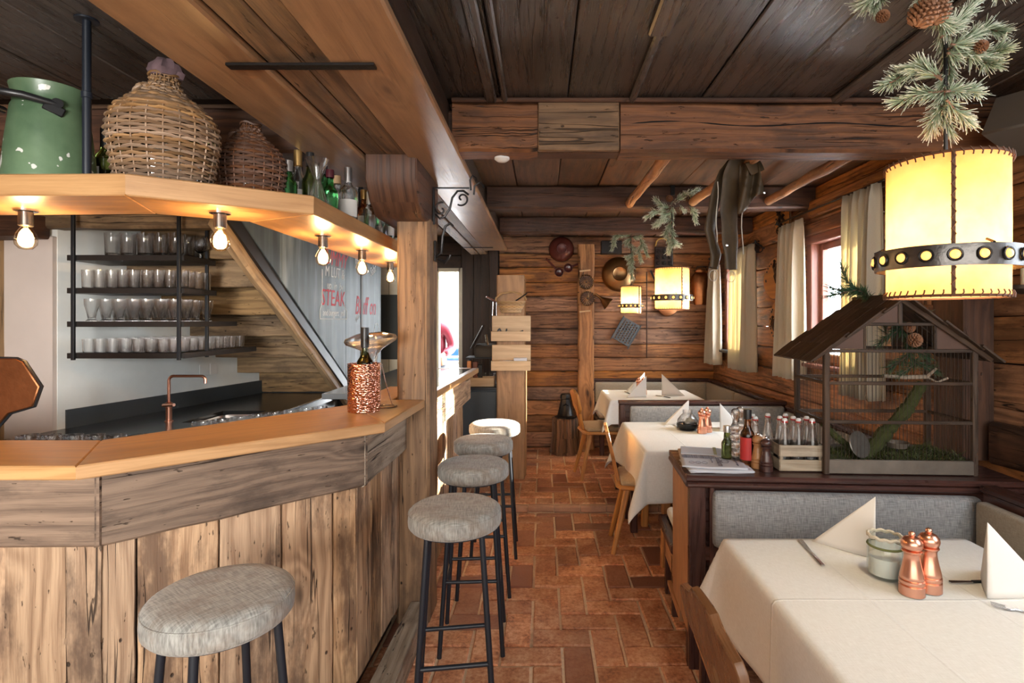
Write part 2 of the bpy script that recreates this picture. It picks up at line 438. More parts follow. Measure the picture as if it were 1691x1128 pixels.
W_OAK = wood('wood_oak_counter', (.50, .285, .125), (.36, .19, .078), (.29, .15, .062), .32, .35, .10, .12, .12, .12, gs=.9, spec=.5, blotch=(.16, .08, .04))
W_OAKD = wood('wood_oak_edge', (.52, .36, .215), (.36, .22, .12), (.28, .165, .09), .45, .3, .12, .12, .12, .15, gs=.6, blotch=(.16, .08, .04))
W_BARN = wood('wood_barn', (.55, .365, .22), (.29, .17, .095), (.11, .065, .042), .62, .85, .5, .9, .4, 1.0, blotch=(.03, .018, .012))
W_APRON = wood('wood_apron', (.23, .155, .105), (.105, .068, .047), (.042, .028, .021), .6, .7, .5, .95, .3, 1.0)
W_POST = wood('wood_post', (.33, .195, .100), (.165, .092, .048), (.068, .040, .025), .58, .6, .55, 1.0, .2, 1.0)
W_POSTR = wood('wood_post_red', (.56, .29, .135), (.32, .155, .072), (.15, .072, .038), .58, .5, .4, .8, .2, .9)
W_STAIR = wood('wood_stair', (.32, .205, .098), (.155, .092, .044), (.055, .034, .020), .58, .6, .45, .9, .35, .9)
W_STRING = wood('wood_stringer', (.44, .31, .175), (.27, .175, .09), (.15, .092, .05), .55, .5, .4, .6, .2, .7)
W_MAHOG = wood('wood_mahogany', (.085, .034, .026), (.042, .018, .015), (.024, .012, .011), .26, .45, .1, .3, .15, .2, spec=.6)
W_CHAIR = wood('wood_chair_honey', (.60, .285, .088), (.42, .18, .054), (.34, .14, .045), .33, .3, .25, .15, .15, .12, gs=.7, blotch=(.14, .06, .02))
W_CHAIRD = wood('wood_chair_brown', (.20, .095, .043), (.125, .056, .027), (.09, .042, .022), .25, .35, .1, .15, .1, .12, gs=.5)
W_SIDE = wood('wood_bench_side', (.62, .34, .175), (.44, .225, .112), (.3, .15, .078), .42, .5, .5, .3, .15, .2, gs=.5)
W_TOWER = wood('wood_tower', (.52, .295, .138), (.37, .195, .088), (.25, .13, .062), .45, .4, .5, .35, .15, .25, gs=.6)
W_PINE = wood('wood_pine_box', (.78, .58, .36), (.62, .42, .24), (.5, .33, .18), .5, .2, .3, .15, .15, .15, gs=.8, blotch=(.3, .17, .08))
W_CRATE = wood('wood_crate', (.50, .42, .31), (.33, .26, .18), (.22, .165, .115), .6, .5, .3, .5, .2, .5)
W_CAGE = wood('wood_cage', (.105, .070, .048), (.05, .032, .023), (.028, .018, .014), .62, .5, .3, .6, .4, .6, spec=.2)
W_WINDOW = wood('wood_window_frame', (.30, .115, .075), (.19, .070, .046), (.13, .045, .033), .35, .35, .15, .2, .12, .15)
W_KERB = wood('wood_kerb', (.42, .34, .255), (.22, .165, .115), (.09, .062, .044), .62, .6, .4, .95, .2, 1.0)
W_STUMP = wood('wood_stump', (.24, .13, .068), (.10, .05, .028), (.035, .02, .014), .7, .5, .3, 1.0, .2, 1)
W_LIGHTM = wood('wood_mill_light', (.50, .25, .10), (.38, .18, .07), (.32, .15, .06), .3, .2, 0, 0, .1, .05)

def brick_mat():
    t = NT('terracotta_brick'); x, y, r, rc, tc = t.base()
    g = t.node('ShaderNodeNewGeometry'); pos = g.outputs['Position']
    n1 = t.noise(pos, 9, 5, .65); n2 = t.noise(pos, 55, 4, .7); n3 = t.noise(pos, 1.1, 3, .5)
    col = t.ramp(t.math('ADD', t.math('MULTIPLY', n1, .5), t.math('MULTIPLY', n2, .5)), [(.36, (.28, .10, .05)), (.47, (.60, .25, .12)), (.60, (.80, .46, .27))])
    col = t.mix(t.smooth(r, .70, .98), col, (.30, .13, .085))
    col = t.mix(t.math('MULTIPLY', t.smooth(n3, .48, .66), .4), col, (.36, .19, .14))
    hv = t.node('ShaderNodeHueSaturation'); t.link(col, hv.inputs['Color']); sc = t.node('ShaderNodeSeparateColor'); t.link(rc, sc.inputs[0])
    t.put(hv.inputs['Value'], t.math('ADD', .78, t.math('MULTIPLY', sc.outputs[1], .42)))
    t.bump(t.math('ADD', n1, t.math('MULTIPLY', n2, .6)), .7, .006)
    return t.set(Base_Color=hv.outputs[0], Roughness=t.math('ADD', .28, t.math('MULTIPLY', n1, .35)), Specular_IOR_Level=.5)
M_BRICK = brick_mat()
M_MORTAR = plain('mortar', (.80, .62, .43), .9, noise=.6, nscale=60, bump=.8)
M_PLASTER = plain('plaster_white', (.80, .82, .79), .9, noise=.22, nscale=5, bump=.25)
M_PLASTERP = plain('plaster_pinkish', (.60, .52, .47), .9, noise=.2, nscale=4, bump=.25)
M_FLOORDARK = plain('dark_floor', (.08, .07, .065), .6)
F_STOOL = fabric('fabric_stool', (.42, .415, .385), (.20, .20, .185), sc=260, blot=.6, cb=(.22, .165, .12), obj=True)
F_BENCH = fabric('fabric_bench', (.38, .385, .385), (.18, .185, .19), sc=300)
F_BENCHW = fabric('fabric_bench_beige', (.42, .37, .29), (.27, .235, .18), sc=520)
F_SEAT = fabric('fabric_seat_beige', (.50, .38, .24), (.36, .26, .16), sc=300)
F_TABLE = fabric('tablecloth_linen', (.83, .80, .74), (.74, .71, .65), sc=650, bump=.15, sheen=.1)
F_LEATHER = plain('leather_olive_brown', (.075, .052, .028), .55, noise=1.3, nscale=12, bump=.8)
F_LINING = plain('leather_pale_edge', (.55, .53, .47), .8)
def curtain_mat():
    t = NT('curtain_cream'); x, y, r, rc, tc = t.base(); n = t.noise(t.comb(t.math('MULTIPLY', x, 300), t.math('MULTIPLY', y, 300)), 1, 2)
    t.set(Base_Color=t.ramp(n, [(.3, (.78, .73, .60)), (.7, (.92, .88, .77))]), Roughness=.9, Specular_IOR_Level=.1)
    tl = t.node('ShaderNodeBsdfTranslucent'); tl.inputs[0].default_value = (.80, .72, .52, 1)
    mx = t.node('ShaderNodeMixShader'); mx.inputs[0].default_value = .38; t.link(t.p.outputs[0], mx.inputs[1]); t.link(tl.outputs[0], mx.inputs[2]); t.link(mx.outputs[0], t.out.inputs[0]); return t.m
F_CURTAIN = curtain_mat()
def shade_mat():
    t = NT('lamp_parchment'); x, y, r, rc, tc = t.base(); n = t.noise(tc.outputs['Object'], 14, 4)
    c = t.ramp(n, [(.3, (.80, .38, .12)), (.7, (.92, .50, .20))])
    t.set(Base_Color=c, Roughness=.6)
    tl = t.node('ShaderNodeBsdfTranslucent'); t.link(c, tl.inputs[0])
    mx = t.node('ShaderNodeMixShader'); mx.inputs[0].default_value = .45; t.link(t.p.outputs[0], mx.inputs[1]); t.link(tl.outputs[0], mx.inputs[2]); t.link(mx.outputs[0], t.out.inputs[0]); return t.m
M_SHADE = shade_mat()
M_NAPKIN = plain('napkin_paper', (.86, .83, .78), .8)
M_STEEL = plain('black_steel', (.03, .034, .04), .42, .6)
M_STEELB = plain('stool_leg_steel', (.010, .014, .022), .42, .0)
M_SHELFM = plain('raw_steel_shelf', (.05, .045, .042), .4, .7, noise=.4)
M_IRON = plain('wrought_iron', (.035, .033, .033), .35, .8, noise=.5, nscale=60, bump=.4)
M_PEWTER = plain('forged_band', (.16, .155, .15), .34, .9, noise=.7, nscale=30, bump=.7)
M_CHROME = plain('chrome', (.75, .75, .76), .12, 1)
M_SINK = plain('stainless_sink', (.62, .60, .58), .28, 1)
M_BLACK = plain('black_paint', (.012, .012, .013), .35)
M_WORKTOP = plain('black_stone_worktop', (.022, .024, .027), .22, noise=.3)
M_SPLASH = plain('black_splashback', (.04, .05, .058), .35, noise=.35, nscale=3)
M_SLATE = plain('slate_counter_top', (.16, .19, .22), .10, noise=.2, nscale=4)
M_COPPER = plain('copper', (.86, .42, .27), .26, 1, noise=.25, nscale=30)
M_COPPERB = plain('copper_brushed', (.88, .45, .31), .3, 1)
M_COPPERO = plain('copper_old', (.40, .165, .07), .4, 1, noise=.8, nscale=18, bump=.5)
M_BRASSO = plain('brass_old', (.30, .17, .075), .36, 1, noise=.5, nscale=12)
M_REDPOT = plain('red_brown_enamel', (.11, .028, .022), .22, noise=.3)
M_GREEN = None
def can_mat():
    t = NT('green_can_paint'); x, y, r, rc, tc = t.base(); n = t.noise(tc.outputs['Object'], 17, 3, .5); n2 = t.noise(tc.outputs['Object'], 5, 5, .6)
    c = t.ramp(n2, [(.35, (.065, .115, .062)), (.65, (.125, .195, .108))]); c = t.mix(t.smooth(n, .635, .65), c, (.6, .6, .55)); t.bump(n, .2)
    return t.set(Base_Color=c, Roughness=.35)
M_GREEN = can_mat()
def hammered():
    t = NT('copper_hammered'); x, y, r, rc, tc = t.base(); v = t.node('ShaderNodeTexVoronoi'); v.inputs['Scale'].default_value = 1
    t.link(t.comb(t.math('MULTIPLY', x, 150), t.math('MULTIPLY', y, 75)), v.inputs['Vector']); t.bump(v.outputs['Distance'], .9, .006)
    return t.set(Base_Color=(.88, .43, .30), Roughness=.16, Metallic=1.0)
M_HAMMER = hammered()
def board_mat():
    t = NT('chalkboard_wash'); g = t.node('ShaderNodeNewGeometry'); sp = t.node('ShaderNodeSeparateXYZ'); t.link(g.outputs['Position'], sp.inputs[0])
    n = t.noise(t.comb(sp.outputs[0], t.math('MULTIPLY', sp.outputs[1], 6), t.math('MULTIPLY', sp.outputs[2], .7)), 1, 5, .6)
    m = t.noise(g.outputs['Position'], 2.0, 3)
    c = t.ramp(t.math('ADD', t.math('MULTIPLY', n, .7), t.math('MULTIPLY', m, .3)), [(.40, (.035, .050, .060)), (.52, (.085, .115, .132)), (.66, (.26, .32, .345))])
    return t.set(Base_Color=c, Roughness=.5)
M_BOARD = board_mat()
M_CHALKW = plain('chalk_white', (.85, .88, .88), .9)
M_CHALKR = plain('chalk_red', (.62, .10, .13), .9)
M_GREY = plain('grey_blue_cabinet', (.085, .105, .12), .5, noise=.2)
M_DKBOARD = plain('dark_chalk_panel', (.04, .045, .042), .7)
M_CREAM = plain('cream_boards', (.66, .60, .46), .6, noise=.2)
M_WHITEP = plain('white_paint', (.8, .8, .78), .4)
M_GLASS = clear('clear_glass', (1, 1, 1), .25, .03)
M_GLASST = thin_glass('thin_clear_glass', (.96, .97, .96), .06)
M_PANE = thin_glass('window_glass', (.96, .98, 1), .03)
M_GLASSG = glass('green_bottle_glass', (.08, .38, .12))
M_GLASSO = glass('olive_bottle_glass', (.16, .20, .05))
M_GLASSB = glass('brown_bottle_glass', (.30, .10, .03))
M_GLASSGR = clear('pale_green_glass', (.975, 1, .98), .95, .06)
M_LIQBLK = plain('dark_bottle', (.012, .012, .012), .1)
M_LABELW = plain('label_white', (.75, .75, .72), .6)
M_LABELR = plain('label_red', (.52, .035, .035), .5)
M_CAPS = plain('cap_silver', (.6, .6, .6), .3, .9)
M_CAPG = plain('cap_gold', (.65, .42, .16), .35, .8)
M_CAPB = plain('cap_black', (.015, .015, .016), .35)
M_CAPR = plain('cap_dark_red', (.10, .02, .03), .35)
M_CORK = plain('cork', (.55, .36, .2), .8)
M_BULB = emit('filament_glow', (1, .62, .25), 60)
M_BULBG = thin_glass('bulb_glass', (1, .93, .8), .05)
M_WICKERL = wood('wicker_light', (.72, .50, .28), (.46, .29, .15), (.3, .19, .1), .5, .3, 0, .2, .5, .2)
M_WICKER = wood('wicker_tan', (.40, .25, .14), (.19, .11, .06), (.11, .062, .036), .5, .3, 0, .2, .7, .2, blotch=(.08, .04, .02))
M_WICKERD = wood('wicker_dark', (.20, .10, .06), (.10, .048, .03), (.055, .028, .018), .5, .3, 0, .2, .7, .2, blotch=(.04, .02, .01))
M_CONE = plain('pine_cone_scales', (.25, .115, .055), .6, noise=.5, nscale=40)
M_TWIG = plain('twig_bark', (.19, .11, .07), .8)
def needle_mat(name, a, b, c):
    t = NT(name); tc = t.node('ShaderNodeTexCoord'); sp = t.node('ShaderNodeSeparateXYZ'); t.link(tc.outputs['UV'], sp.inputs[0])
    return t.set(Base_Color=t.ramp(sp.outputs[0], [(.0, a), (.6, b), (1, c)]), Roughness=.6)
M_FROST = needle_mat('needles_frosted', (.12, .17, .09), (.36, .45, .30), (.78, .79, .68))
M_NEEDLE = needle_mat('needles_green', (.015, .04, .018), (.03, .085, .035), (.06, .13, .05))
M_MOSS = needle_mat('moss_blades', (.02, .026, .006), (.055, .068, .014), (.11, .13, .03))
M_MOSSB = plain('moss_base', (.045, .052, .012), .95, noise=.8, nscale=50, bump=1)
M_WIRE = plain('rusty_cage_wire', (.05, .035, .025), .5, .6)
M_RUST = plain('rusted_sheet', (.10, .055, .038), .7, .2, noise=1.0, nscale=9, bump=.3)
M_MIRROR = plain('tarnished_mirror', (.2, .19, .17), .4, .7, noise=.8, nscale=30)
M_ZINC = plain('zinc_tray', (.19, .16, .13), .5, .4, noise=.9, nscale=12)
M_SPEAKER = plain('speaker_grey', (.10, .088, .075), .8, noise=.1, nscale=300, bump=.2)
M_WAX = plain('candle_wax', (.86, .80, .62), .5, Subsurface_Weight=.3)
M_ROPE = plain('rope_cord', (.62, .56, .44), .9, noise=.4, nscale=200)
M_SUGAR = plain('white_sugar', (.85, .84, .82), .8)
M_PAPER = plain('newsprint', (.74, .76, .80), .8)
M_INK = plain('newspaper_ink', (.12, .12, .16), .8)
M_PAPERB = plain('pale_blue_menu', (.72, .80, .90), .5)
M_TAN = plain('tan_folder', (.72, .55, .38), .6)
M_YELLOW = plain('yellow_trim', (.8, .52, .12), .5)
M_AMBER = plain('amber_stud_glow', (1, .6, .2), .4, Emission_Color=(1, .50, .12), Emission_Strength=.9)  # emission put into the studs, standing for lamplight shining through amber
M_LACE = plain('dark_lacing', (.11, .05, .025), .6)
M_REDJ = plain('red_quilted_jacket', (.15, .006, .02), .5)
M_SKIN = plain('skin', (.20, .11, .075), .5)
M_HAIR = plain('dark_hair', (.03, .02, .015), .5)
M_DENIM = plain('dark_trousers', (.03, .035, .045), .8)
M_BLUE = plain('blue_bag', (.004, .05, .22), .4)
M_SNOW = plain('snow_ground', (.85, .88, .92), .8)
M_SOCKET = plain('nickel_socket', (.16, .14, .12), .25, .9)
M_IRONRED = plain('cast_iron_ornament', (.05, .03, .022), .45, .7)
M_MIRR = plain('screen', (.02, .025, .03), .12)
# ------------------------------------------------------------------ the room shell
ZC = 2.53; XR = 2.01; YB = 6.40; STEP = 4.40; RISE = .06
# floor: mortar bed with brick pavers laid in herringbone
fm = MB().box((-.6, 1.9, -.045), (5.6, 5.0, .066), bev=0)
floor = struct('floor', fm, M_MORTAR, smooth=0)
MB().box((-.6, 6.4, -.01), (5.6, 4.0, .118), bev=0).build('raised_floor', M_MORTAR, floor, smooth=0)
rr = MB()
for i in range(14):
    x0 = -.95+i*.21; rr.bar((x0, STEP+.004, .024), (x0+.205, STEP+.004, .024), .05, .06, bev=.014, n=2, jit=.004)
rr.build('step_edge', plain('worn_step_edge', (.48, .27, .17), .6, noise=.6, nscale=18, bump=.8), floor)['kind'] = 'stuff'
BW = .1435; JO = .014
brick_var = []
for k in range(4):
    b = MB().bar((-BW+JO/2, 0, 0), (BW-JO/2, 0, 0), BW-JO, .03, bev=.006, n=3, jit=.0022); o = b.build('brick', M_BRICK, None)
    brick_var.append(o.data); bpy.data.objects.remove(o)
stuffb = MB(); nb = 0
def herring(xa, xb, ya, yb, zt, keep):
    global nb
    for i in range(int((xb-xa)/BW)+2):
        for j in range(-1, int((yb-ya)/BW)+2):
            k = (i-j) % 4
            if k == 0: r = [xa+(i)*BW, xa+(i+2)*BW, ya+j*BW, ya+(j+1)*BW]
            elif k == 3: r = [xa+i*BW, xa+(i+1)*BW, ya+j*BW, ya+(j+2)*BW]
            else: continue
            full = r[2] >= ya and r[3] <= yb
            r[2] = max(r[2], ya); r[3] = min(r[3], yb)
            if r[3]-r[2] < .04 or r[0] < xa-.01: continue
            cx = (r[0]+r[1])/2; cyy = (r[2]+r[3])/2; dz = random.uniform(-.003, .002)
            if keep(cx, cyy) and nb < 299:
                if full:
                    o = bpy.data.objects.new('brick', random.choice(brick_var)); COL.objects.link(o); o.parent = floor
                    o.rotation_euler = (random.uniform(-.006, .006), random.uniform(-.006, .006), (0 if k == 0 else PI/2)+random.uniform(-.012, .012))
                    o.location = (cx, cyy, zt-.015+dz)
                else:
                    MB().box((cx, cyy, zt-.015+dz), (r[1]-r[0]-JO, r[3]-r[2]-JO, .03), bev=.006).build('brick', M_BRICK, floor)
                nb += 1
            else: stuffb.box((cx, cyy, zt-.015+dz), (r[1]-r[0]-JO, r[3]-r[2]-JO, .03), bev=.005)
herring(-.91, 2.0, 0, STEP-.03, .0, lambda x, y: (-.62 < x < .80 and y > 1.7) or (x > .2 and x < .62 and y > 1.2))
herring(-.91, 2.0, STEP+.03, YB, RISE, lambda x, y: -.25 < x < 1.0)
so = stuffb.build('brick', M_BRICK, floor); so['kind'] = 'stuff'

# ceiling of long boards
ceil = struct('ceiling', MB().box((-.6, 2.9, ZC+.06), (5.6, 7.4, .06), bev=0), W_DARKV, smooth=0)
def ceil_zone(ya, yb, mat, z, x0, x1, wd=.298, off=.115):
    k0 = math.floor((x0-off)/wd)
    x = off+k0*wd
    while x < x1:
        a = max(x, x0)+.003; b = min(x+wd, x1)-.003; x += wd
        if b-a < .03: continue
        MB().bar(((a+b)/2, ya, z+random.uniform(-.003, .003)), ((a+b)/2, yb, z+random.uniform(-.003, .003)), b-a, .024, bev=.004, n=4, jit=.0015).build('plank', mat, ceil)
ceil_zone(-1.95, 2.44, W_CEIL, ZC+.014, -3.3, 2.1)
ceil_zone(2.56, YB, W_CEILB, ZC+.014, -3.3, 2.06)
for (x, ya, yb, wd) in ((-.225, -.5, 2.43, .05), (-.165, -.5, 2.43, .025), (.40, -.5, 1.86, .075), (.40, 1.86, 2.43, .03), (1.31, .3, 2.43, .06)):
    MB().bar((x, ya, ZC-.008), (x, yb, ZC-.008), wd, .022, bev=.007).build('batten', W_CEIL, ceil)

# back wall of horizontal planks
def hplanks(parent, pa, pb, z0, z1, mat, hgt, thick, holes=(), jit=.003, seed=3, n=6):
    """planks between floor points pa and pb; holes = (s0, s1, z0, z1) openings along the wall"""
    rs = random.Random(seed); pa = Vector(pa); pb = Vector(pb); d = (pb-pa); L = d.length; d.normalize()
    z = z0
    while z < z1-.02:
        h = min(hgt*rs.uniform(.86, 1.12), z1-z)
        if z1-(z+h) < .05: h = z1-z
        zc = z+h/2; spans = [(0, L)]
        for (s0, s1, a, b) in holes:
            if a < zc < b:
                ns = []
                for (u, v) in spans:
                    if s0 > u: ns.append((u, min(v, s0)))
                    if s1 < v: ns.append((max(u, s1), v))
                    if s1 <= u or s0 >= v: ns.append((u, v))
                spans = [q for q in set(ns) if q[1]-q[0] > .01]
        for (u, v) in spans:
            a = pa+d*u; b = pa+d*v; q = rs.uniform(-.006, .006)
            m = MB().bar((a.x, a.y, zc), (b.x, b.y, zc), thick+q, h-.005, bev=.009, n=n, jit=jit)
            m.build('plank', mat, parent)
        z += h
wb = struct('wall_back', MB().box((.75, YB+.09, 1.3), (2.9, .06, 2.6), bev=0), W_DARKV, smooth=0)
hplanks(wb, (-.50, YB+.03, 0), (2.06, YB+.03, 0), RISE, 2.53, W_WALL, .178, .06, seed=11)
# left part of the back wall: dark upright boards with a doorway
wbl = struct('wall_back_left', MB().box((-2.6, YB+.13, 1.3), (2.7, .05, 2.6), bev=0).box((-.72, YB+.13, 1.3), (.46, .05, 2.6), bev=0).box((-1.1, YB+.13, 2.37), (.4, .05, .46), bev=0), W_DARKV, smooth=0)
for (a, b, y) in ((-.945, -.80, 6.40), (-.80, -.70, 6.38), (-.70, -.60, 6.28), (-.60, -.50, 6.22)):
    MB().bar(((a+b)/2, y, RISE), ((a+b)/2, y, 2.53), .05, (b-a)-.004, up=(1, 0, 0), bev=.004, n=3, jit=.001).build('plank', W_DARKV, wbl)
for i in range(2): MB().bar((-1.26, 6.39, 2.23+i*.15), (-.945, 6.39, 2.23+i*.15), .05, .145, bev=.004).build('plank', W_DARKV, wbl)
dr = struct('door_1', MB().bar((-1.23, 6.42, RISE), (-1.23, 6.42, 2.16), .05, .10, bev=.004).bar((-.955, 6.42, RISE), (-.955, 6.42, 2.16), .045, .10, bev=.004).bar((-1.23, 6.42, 2.14), (-.955, 6.42, 2.14), .10, .05, bev=.004), M_CREAM)
# cream boarded partition behind the bar
wc = struct('wall_cream', MB().box((-1.6, 6.31, 1.25), (.72, .03, 2.5), bev=0), M_CREAM, smooth=0)
for i in range(7): MB().bar((-1.91+i*.1, 6.28, RISE), (-1.91+i*.1, 6.28, 2.4), .03, .094, up=(1, 0, 0), bev=.004).build('board', M_CREAM, wc)

# right wall with its two windows
WIN = [(3.20, 4.12), (5.12, 5.97)]; WZ0, WZ1 = 1.22, 2.17
wr = struct('wall_right', MB().box((XR+.13, 2.9, .6), (.05, 7.2, 1.22), bev=0).box((XR+.13, 2.9, 2.36), (.05, 7.2, .38), bev=0)
            .box((XR+.13, 1.25, 1.7), (.05, 3.8, .97), bev=0).box((XR+.13, 4.62, 1.7), (.05, .96, .97), bev=0).box((XR+.13, 6.25, 1.7), (.05, .5, .97), bev=0), W_DARKV, smooth=0)
hplanks(wr, (XR+.05, 2.70, 0), (XR+.05, YB, 0), 0, 2.53, W_WALL, .182, .10, holes=[(a-2.7, b-2.7, WZ0, WZ1) for a, b in WIN], seed=5, jit=.004, n=8)
hplanks(wr, (XR+.12, -.5, 0), (XR+.12, 2.70, 0), 0, 2.53, W_WALL, .2, .10, seed=9, jit=.006, n=8)
MB().bar((XR-.005, 2.58, 2.35), (XR-.005, 4.0, 2.35), .10, .13, bev=.01, n=4, jit=.006).build('wall_plate', W_WALL, wr)
for wi, (a, b) in enumerate(WIN):
    wn = sgroup('window_%d' % (wi+1)); wn.location = (XR+.02, (a+b)/2, WZ0)
    fr = MB()
    for y in (a+.035, b-.035): fr.bar((XR+.045, y, WZ0), (XR+.045, y, WZ1), .07, .11, up=(1, 0, 0), bev=.005)
    fr.bar((XR+.045, a, WZ1-.03), (XR+.045, b, WZ1-.03), .12, .06, bev=.005).build('window_frame', W_WINDOW, wn, world=True)
    cs = MB(); m = (a+b)/2
    for (u, v) in ((a+.07, m-.005), (m+.005, b-.07)):
        for y in (u+.022, v-.022): cs.bar((XR+.075, y, WZ0+.03), (XR+.075, y, WZ1-.06), .035, .044, up=(1, 0, 0), bev=.004)
        for z in (WZ0+.05, WZ1-.085): cs.bar((XR+.075, u, z), (XR+.075, v, z), .035, .05, bev=.004)
    cs = cs.build('casement', W_WINDOW, wn, world=True)
    for (u, v) in ((a+.11, m-.045), (m+.045, b-.11)):
        MB().box((XR+.078, (u+v)/2, (WZ0+WZ1)/2), (.004, v-u+.01, WZ1-WZ0-.15), bev=0).build('pane', M_PANE, cs, world=True)
    MB().bar((XR+.01, a-.05, WZ0-.005), (XR+.01, b+.05, WZ0-.005), .16, .03, bev=.006).build('sill', M_GREY if wi else W_WINDOW, wn, world=True)
    MB().bar((XR-.015, a-.08, WZ1+.045), (XR-.015, b+.08, WZ1+.045), .05, .09, bev=.006, n=4, jit=.003).build('lintel', W_BEAMD if wi else W_BEAM, wn, world=True)
    hd = MB().tube([(XR+.052, m, 1.50), (XR+.03, m, 1.50), (XR+.026, m-.05, 1.505)], .007, 8).box((XR+.055, m, 1.49), (.006, .025, .07)); hd.build('handle', M_CHROME, cs, world=True)

# left side: plaster wall, pillar and outer wall
wl = struct('wall_left', MB().prism([(-3.03, 3.12), (-2.755, 3.10), (-2.42, 4.80), (-2.42, 4.9), (-3.03, 4.9)], 0, 2.53), M_PLASTER, smooth=0)
MB().prism([(-3.05, 3.09), (-2.762, 3.075), (-2.757, 3.12), (-3.05, 3.13)], 0, 2.02, ch=.006).build('pillar_face', M_PLASTERP, wl)
wlo = struct('wall_left_side', MB().box((-3.38, 2.9, 1.3), (.06, 7.4, 2.6), bev=0), W_DARKV, smooth=0)
hplanks(wlo, (-3.33, -.5, 0), (-3.33, 6.4, 0), 0, 2.53, W_WALL, .21, .04, seed=21, n=4)
struct('wall_stair_back', MB().box((-2.5, 5.0, 1.3), (1.7, .05, 2.5), bev=0).box((-1.72, 5.32, 1.3), (.02, .6, 2.5), bev=0), M_FLOORDARK, smooth=0)

# timbers -------------------------------------------------------------
def timber(name, label, parts, base=None):
    t = thing(name, label, 'beam' if 'beam' in name else 'post', base or (0, 0, 0))
    for pn, mb, mat in parts: mb.build(pn, mat, t, world=True)
    return t
def B(p0, p1, wd, ht, **k): k.setdefault('bev', .012); k.setdefault('n', 10); k.setdefault('jit', .004); return MB().bar(p0, p1, wd, ht, **k)
timber('ceiling_beam', 'heavy reddish-brown hewn crossbeam nearest the camera, with a nailed patch board and a long crack', [
    ('beam_length', B((-.40, 2.50, 2.405), (-.02, 2.50, 2.405), .14, .218), W_BEAM),
    ('beam_length', B((.35, 2.50, 2.405), (2.06, 2.50, 2.405), .14, .218), W_BEAM),
    ('beam_core', B((-.42, 2.51, 2.395), (2.06, 2.51, 2.395), .115, .19, jit=0), W_BEAMD),
    ('patch_board', MB().box((.163, 2.435, 2.405), (.362, .03, .215), bev=.004), W_CORE),
    ('crack', MB().tube([(.36+i*.066, 2.4315, 2.405+.010*math.sin(i*.55)+.012*math.sin(i*.21+1)+.0012*i) for i in range(26)], [.0015+.0022*abs(math.sin(i*.8)) for i in range(26)], 5), M_BLACK),
    ('moulding', MB().bar((-.40, 2.425, 2.522), (2.06, 2.425, 2.522), .03, .02, bev=.006), W_BEAMD)], (.8, 2.5, 2.3))
timber('ceiling_beam', 'dark crossbeam continuing to the left above the bar shelf', [
    ('beam_length', B((-3.3, 2.52, 2.40), (-1.06, 2.52, 2.40), .14, .2), W_BEAMD)], (-2.2, 2.5, 2.3))
timber('ceiling_beam', 'dark brown crossbeam behind the patched one, its pale lower edge lit, poles resting on it', [
    ('beam_length', B((-.40, 4.05, 2.445), (2.0, 4.05, 2.445), .14, .165), W_BEAMD)], (.8, 4.05, 2.36))
timber('ceiling_beam', 'farthest dark crossbeam just in front of the plank back wall', [
    ('beam_length', B((-.40, 5.24, 2.455), (2.0, 5.24, 2.455), .14, .15), W_BEAMD)], (.8, 5.24, 2.38))
timber('ceiling_beam', 'long beam over the bar front, cased in two wide brown boards with old split timber between', [
    ('old_plank', B((-.767, -.4, 2.33), (-.767, 2.6, 2.33), .098, .05, bev=.006, jit=.002), W_CORE),
    ('old_plank', B((-.668, -.4, 2.33), (-.668, 2.6, 2.33), .094, .05, bev=.006, jit=.002), W_CORE),
    ('old_plank', B((-.775, 2.95, 2.33), (-.775, 6.3, 2.33), .098, .05, bev=.006, jit=.002), W_CORE),
    ('old_plank', B((-.67, 2.95, 2.33), (-.67, 6.3, 2.33), .094, .05, bev=.006, jit=.002), W_CORE),
    ('wide_board', MB().bar((-.495, -.4, 2.305), (-.495, 5.8, 2.305), .245, .032, bev=.007, n=6), W_CASE),
    ('wide_board', MB().bar((-.945, -.4, 2.305), (-.945, 3.05, 2.305), .245, .032, bev=.007, n=6), W_CASE),
    ('hidden_core', MB().box((-.62, 2.7, 2.44), (.40, 6.4, .17), bev=.005), W_DARKV),
    ('hidden_core', MB().box((-.945, 1.32, 2.43), (.22, 3.4, .2), bev=.005), W_DARKV),
    ('metal_strap', MB().bar((-.915, 1.59, 2.283), (-.486, 1.59, 2.283), .032, .008, bev=.001), M_IRON),
    ('metal_strap', MB().bar((-.80, 5.55, 2.286), (-.50, 5.55, 2.286), .03, .007, bev=.001), M_IRON)], (-.7, 2.7, 2.29))
cz = [(2.50, 2.305), (2.50, 2.19), (2.57, 2.10), (2.66, 2.045), (3.02, 2.045), (3.02, 2.305)]
Mx = Matrix(((0, 0, 1, 0), (1, 0, 0, 0), (0, 1, 0, 0), (0, 0, 0, 1)))
timber('timber_post', 'scarred old square timber post rising through the bar counter under a carved corbel', [
    ('post_shaft', B((-.657, 2.88, 0), (-.657, 2.88, 2.06), .165, .22, up=(0, 1, 0), bev=.012, n=14, jit=.0035), W_POST),
    ('corbel', MB().prism(cz, -.815, -.575, M=Mx, long=0, ch=.008), W_BEAMD)], (-.657, 2.88, 0))
timber('timber_post', 'rough-hewn reddish upright post against the plank back wall', [
    ('post_shaft', B((.508, 6.30, RISE), (.508, 6.30, 2.42), .185, .10, up=(0, 1, 0), bev=.014, n=16, jit=.006), W_POSTR)], (.508, 6.3, RISE))
timber('timber_post', 'dark square wall post behind the birdcage', [
    ('post_shaft', B((2.005, 2.60, .90), (2.005, 2.60, 2.52), .14, .2, up=(0, 1, 0), bev=.004, n=4, jit=.002), W_BEAMD)], (2.0, 2.6, .9))
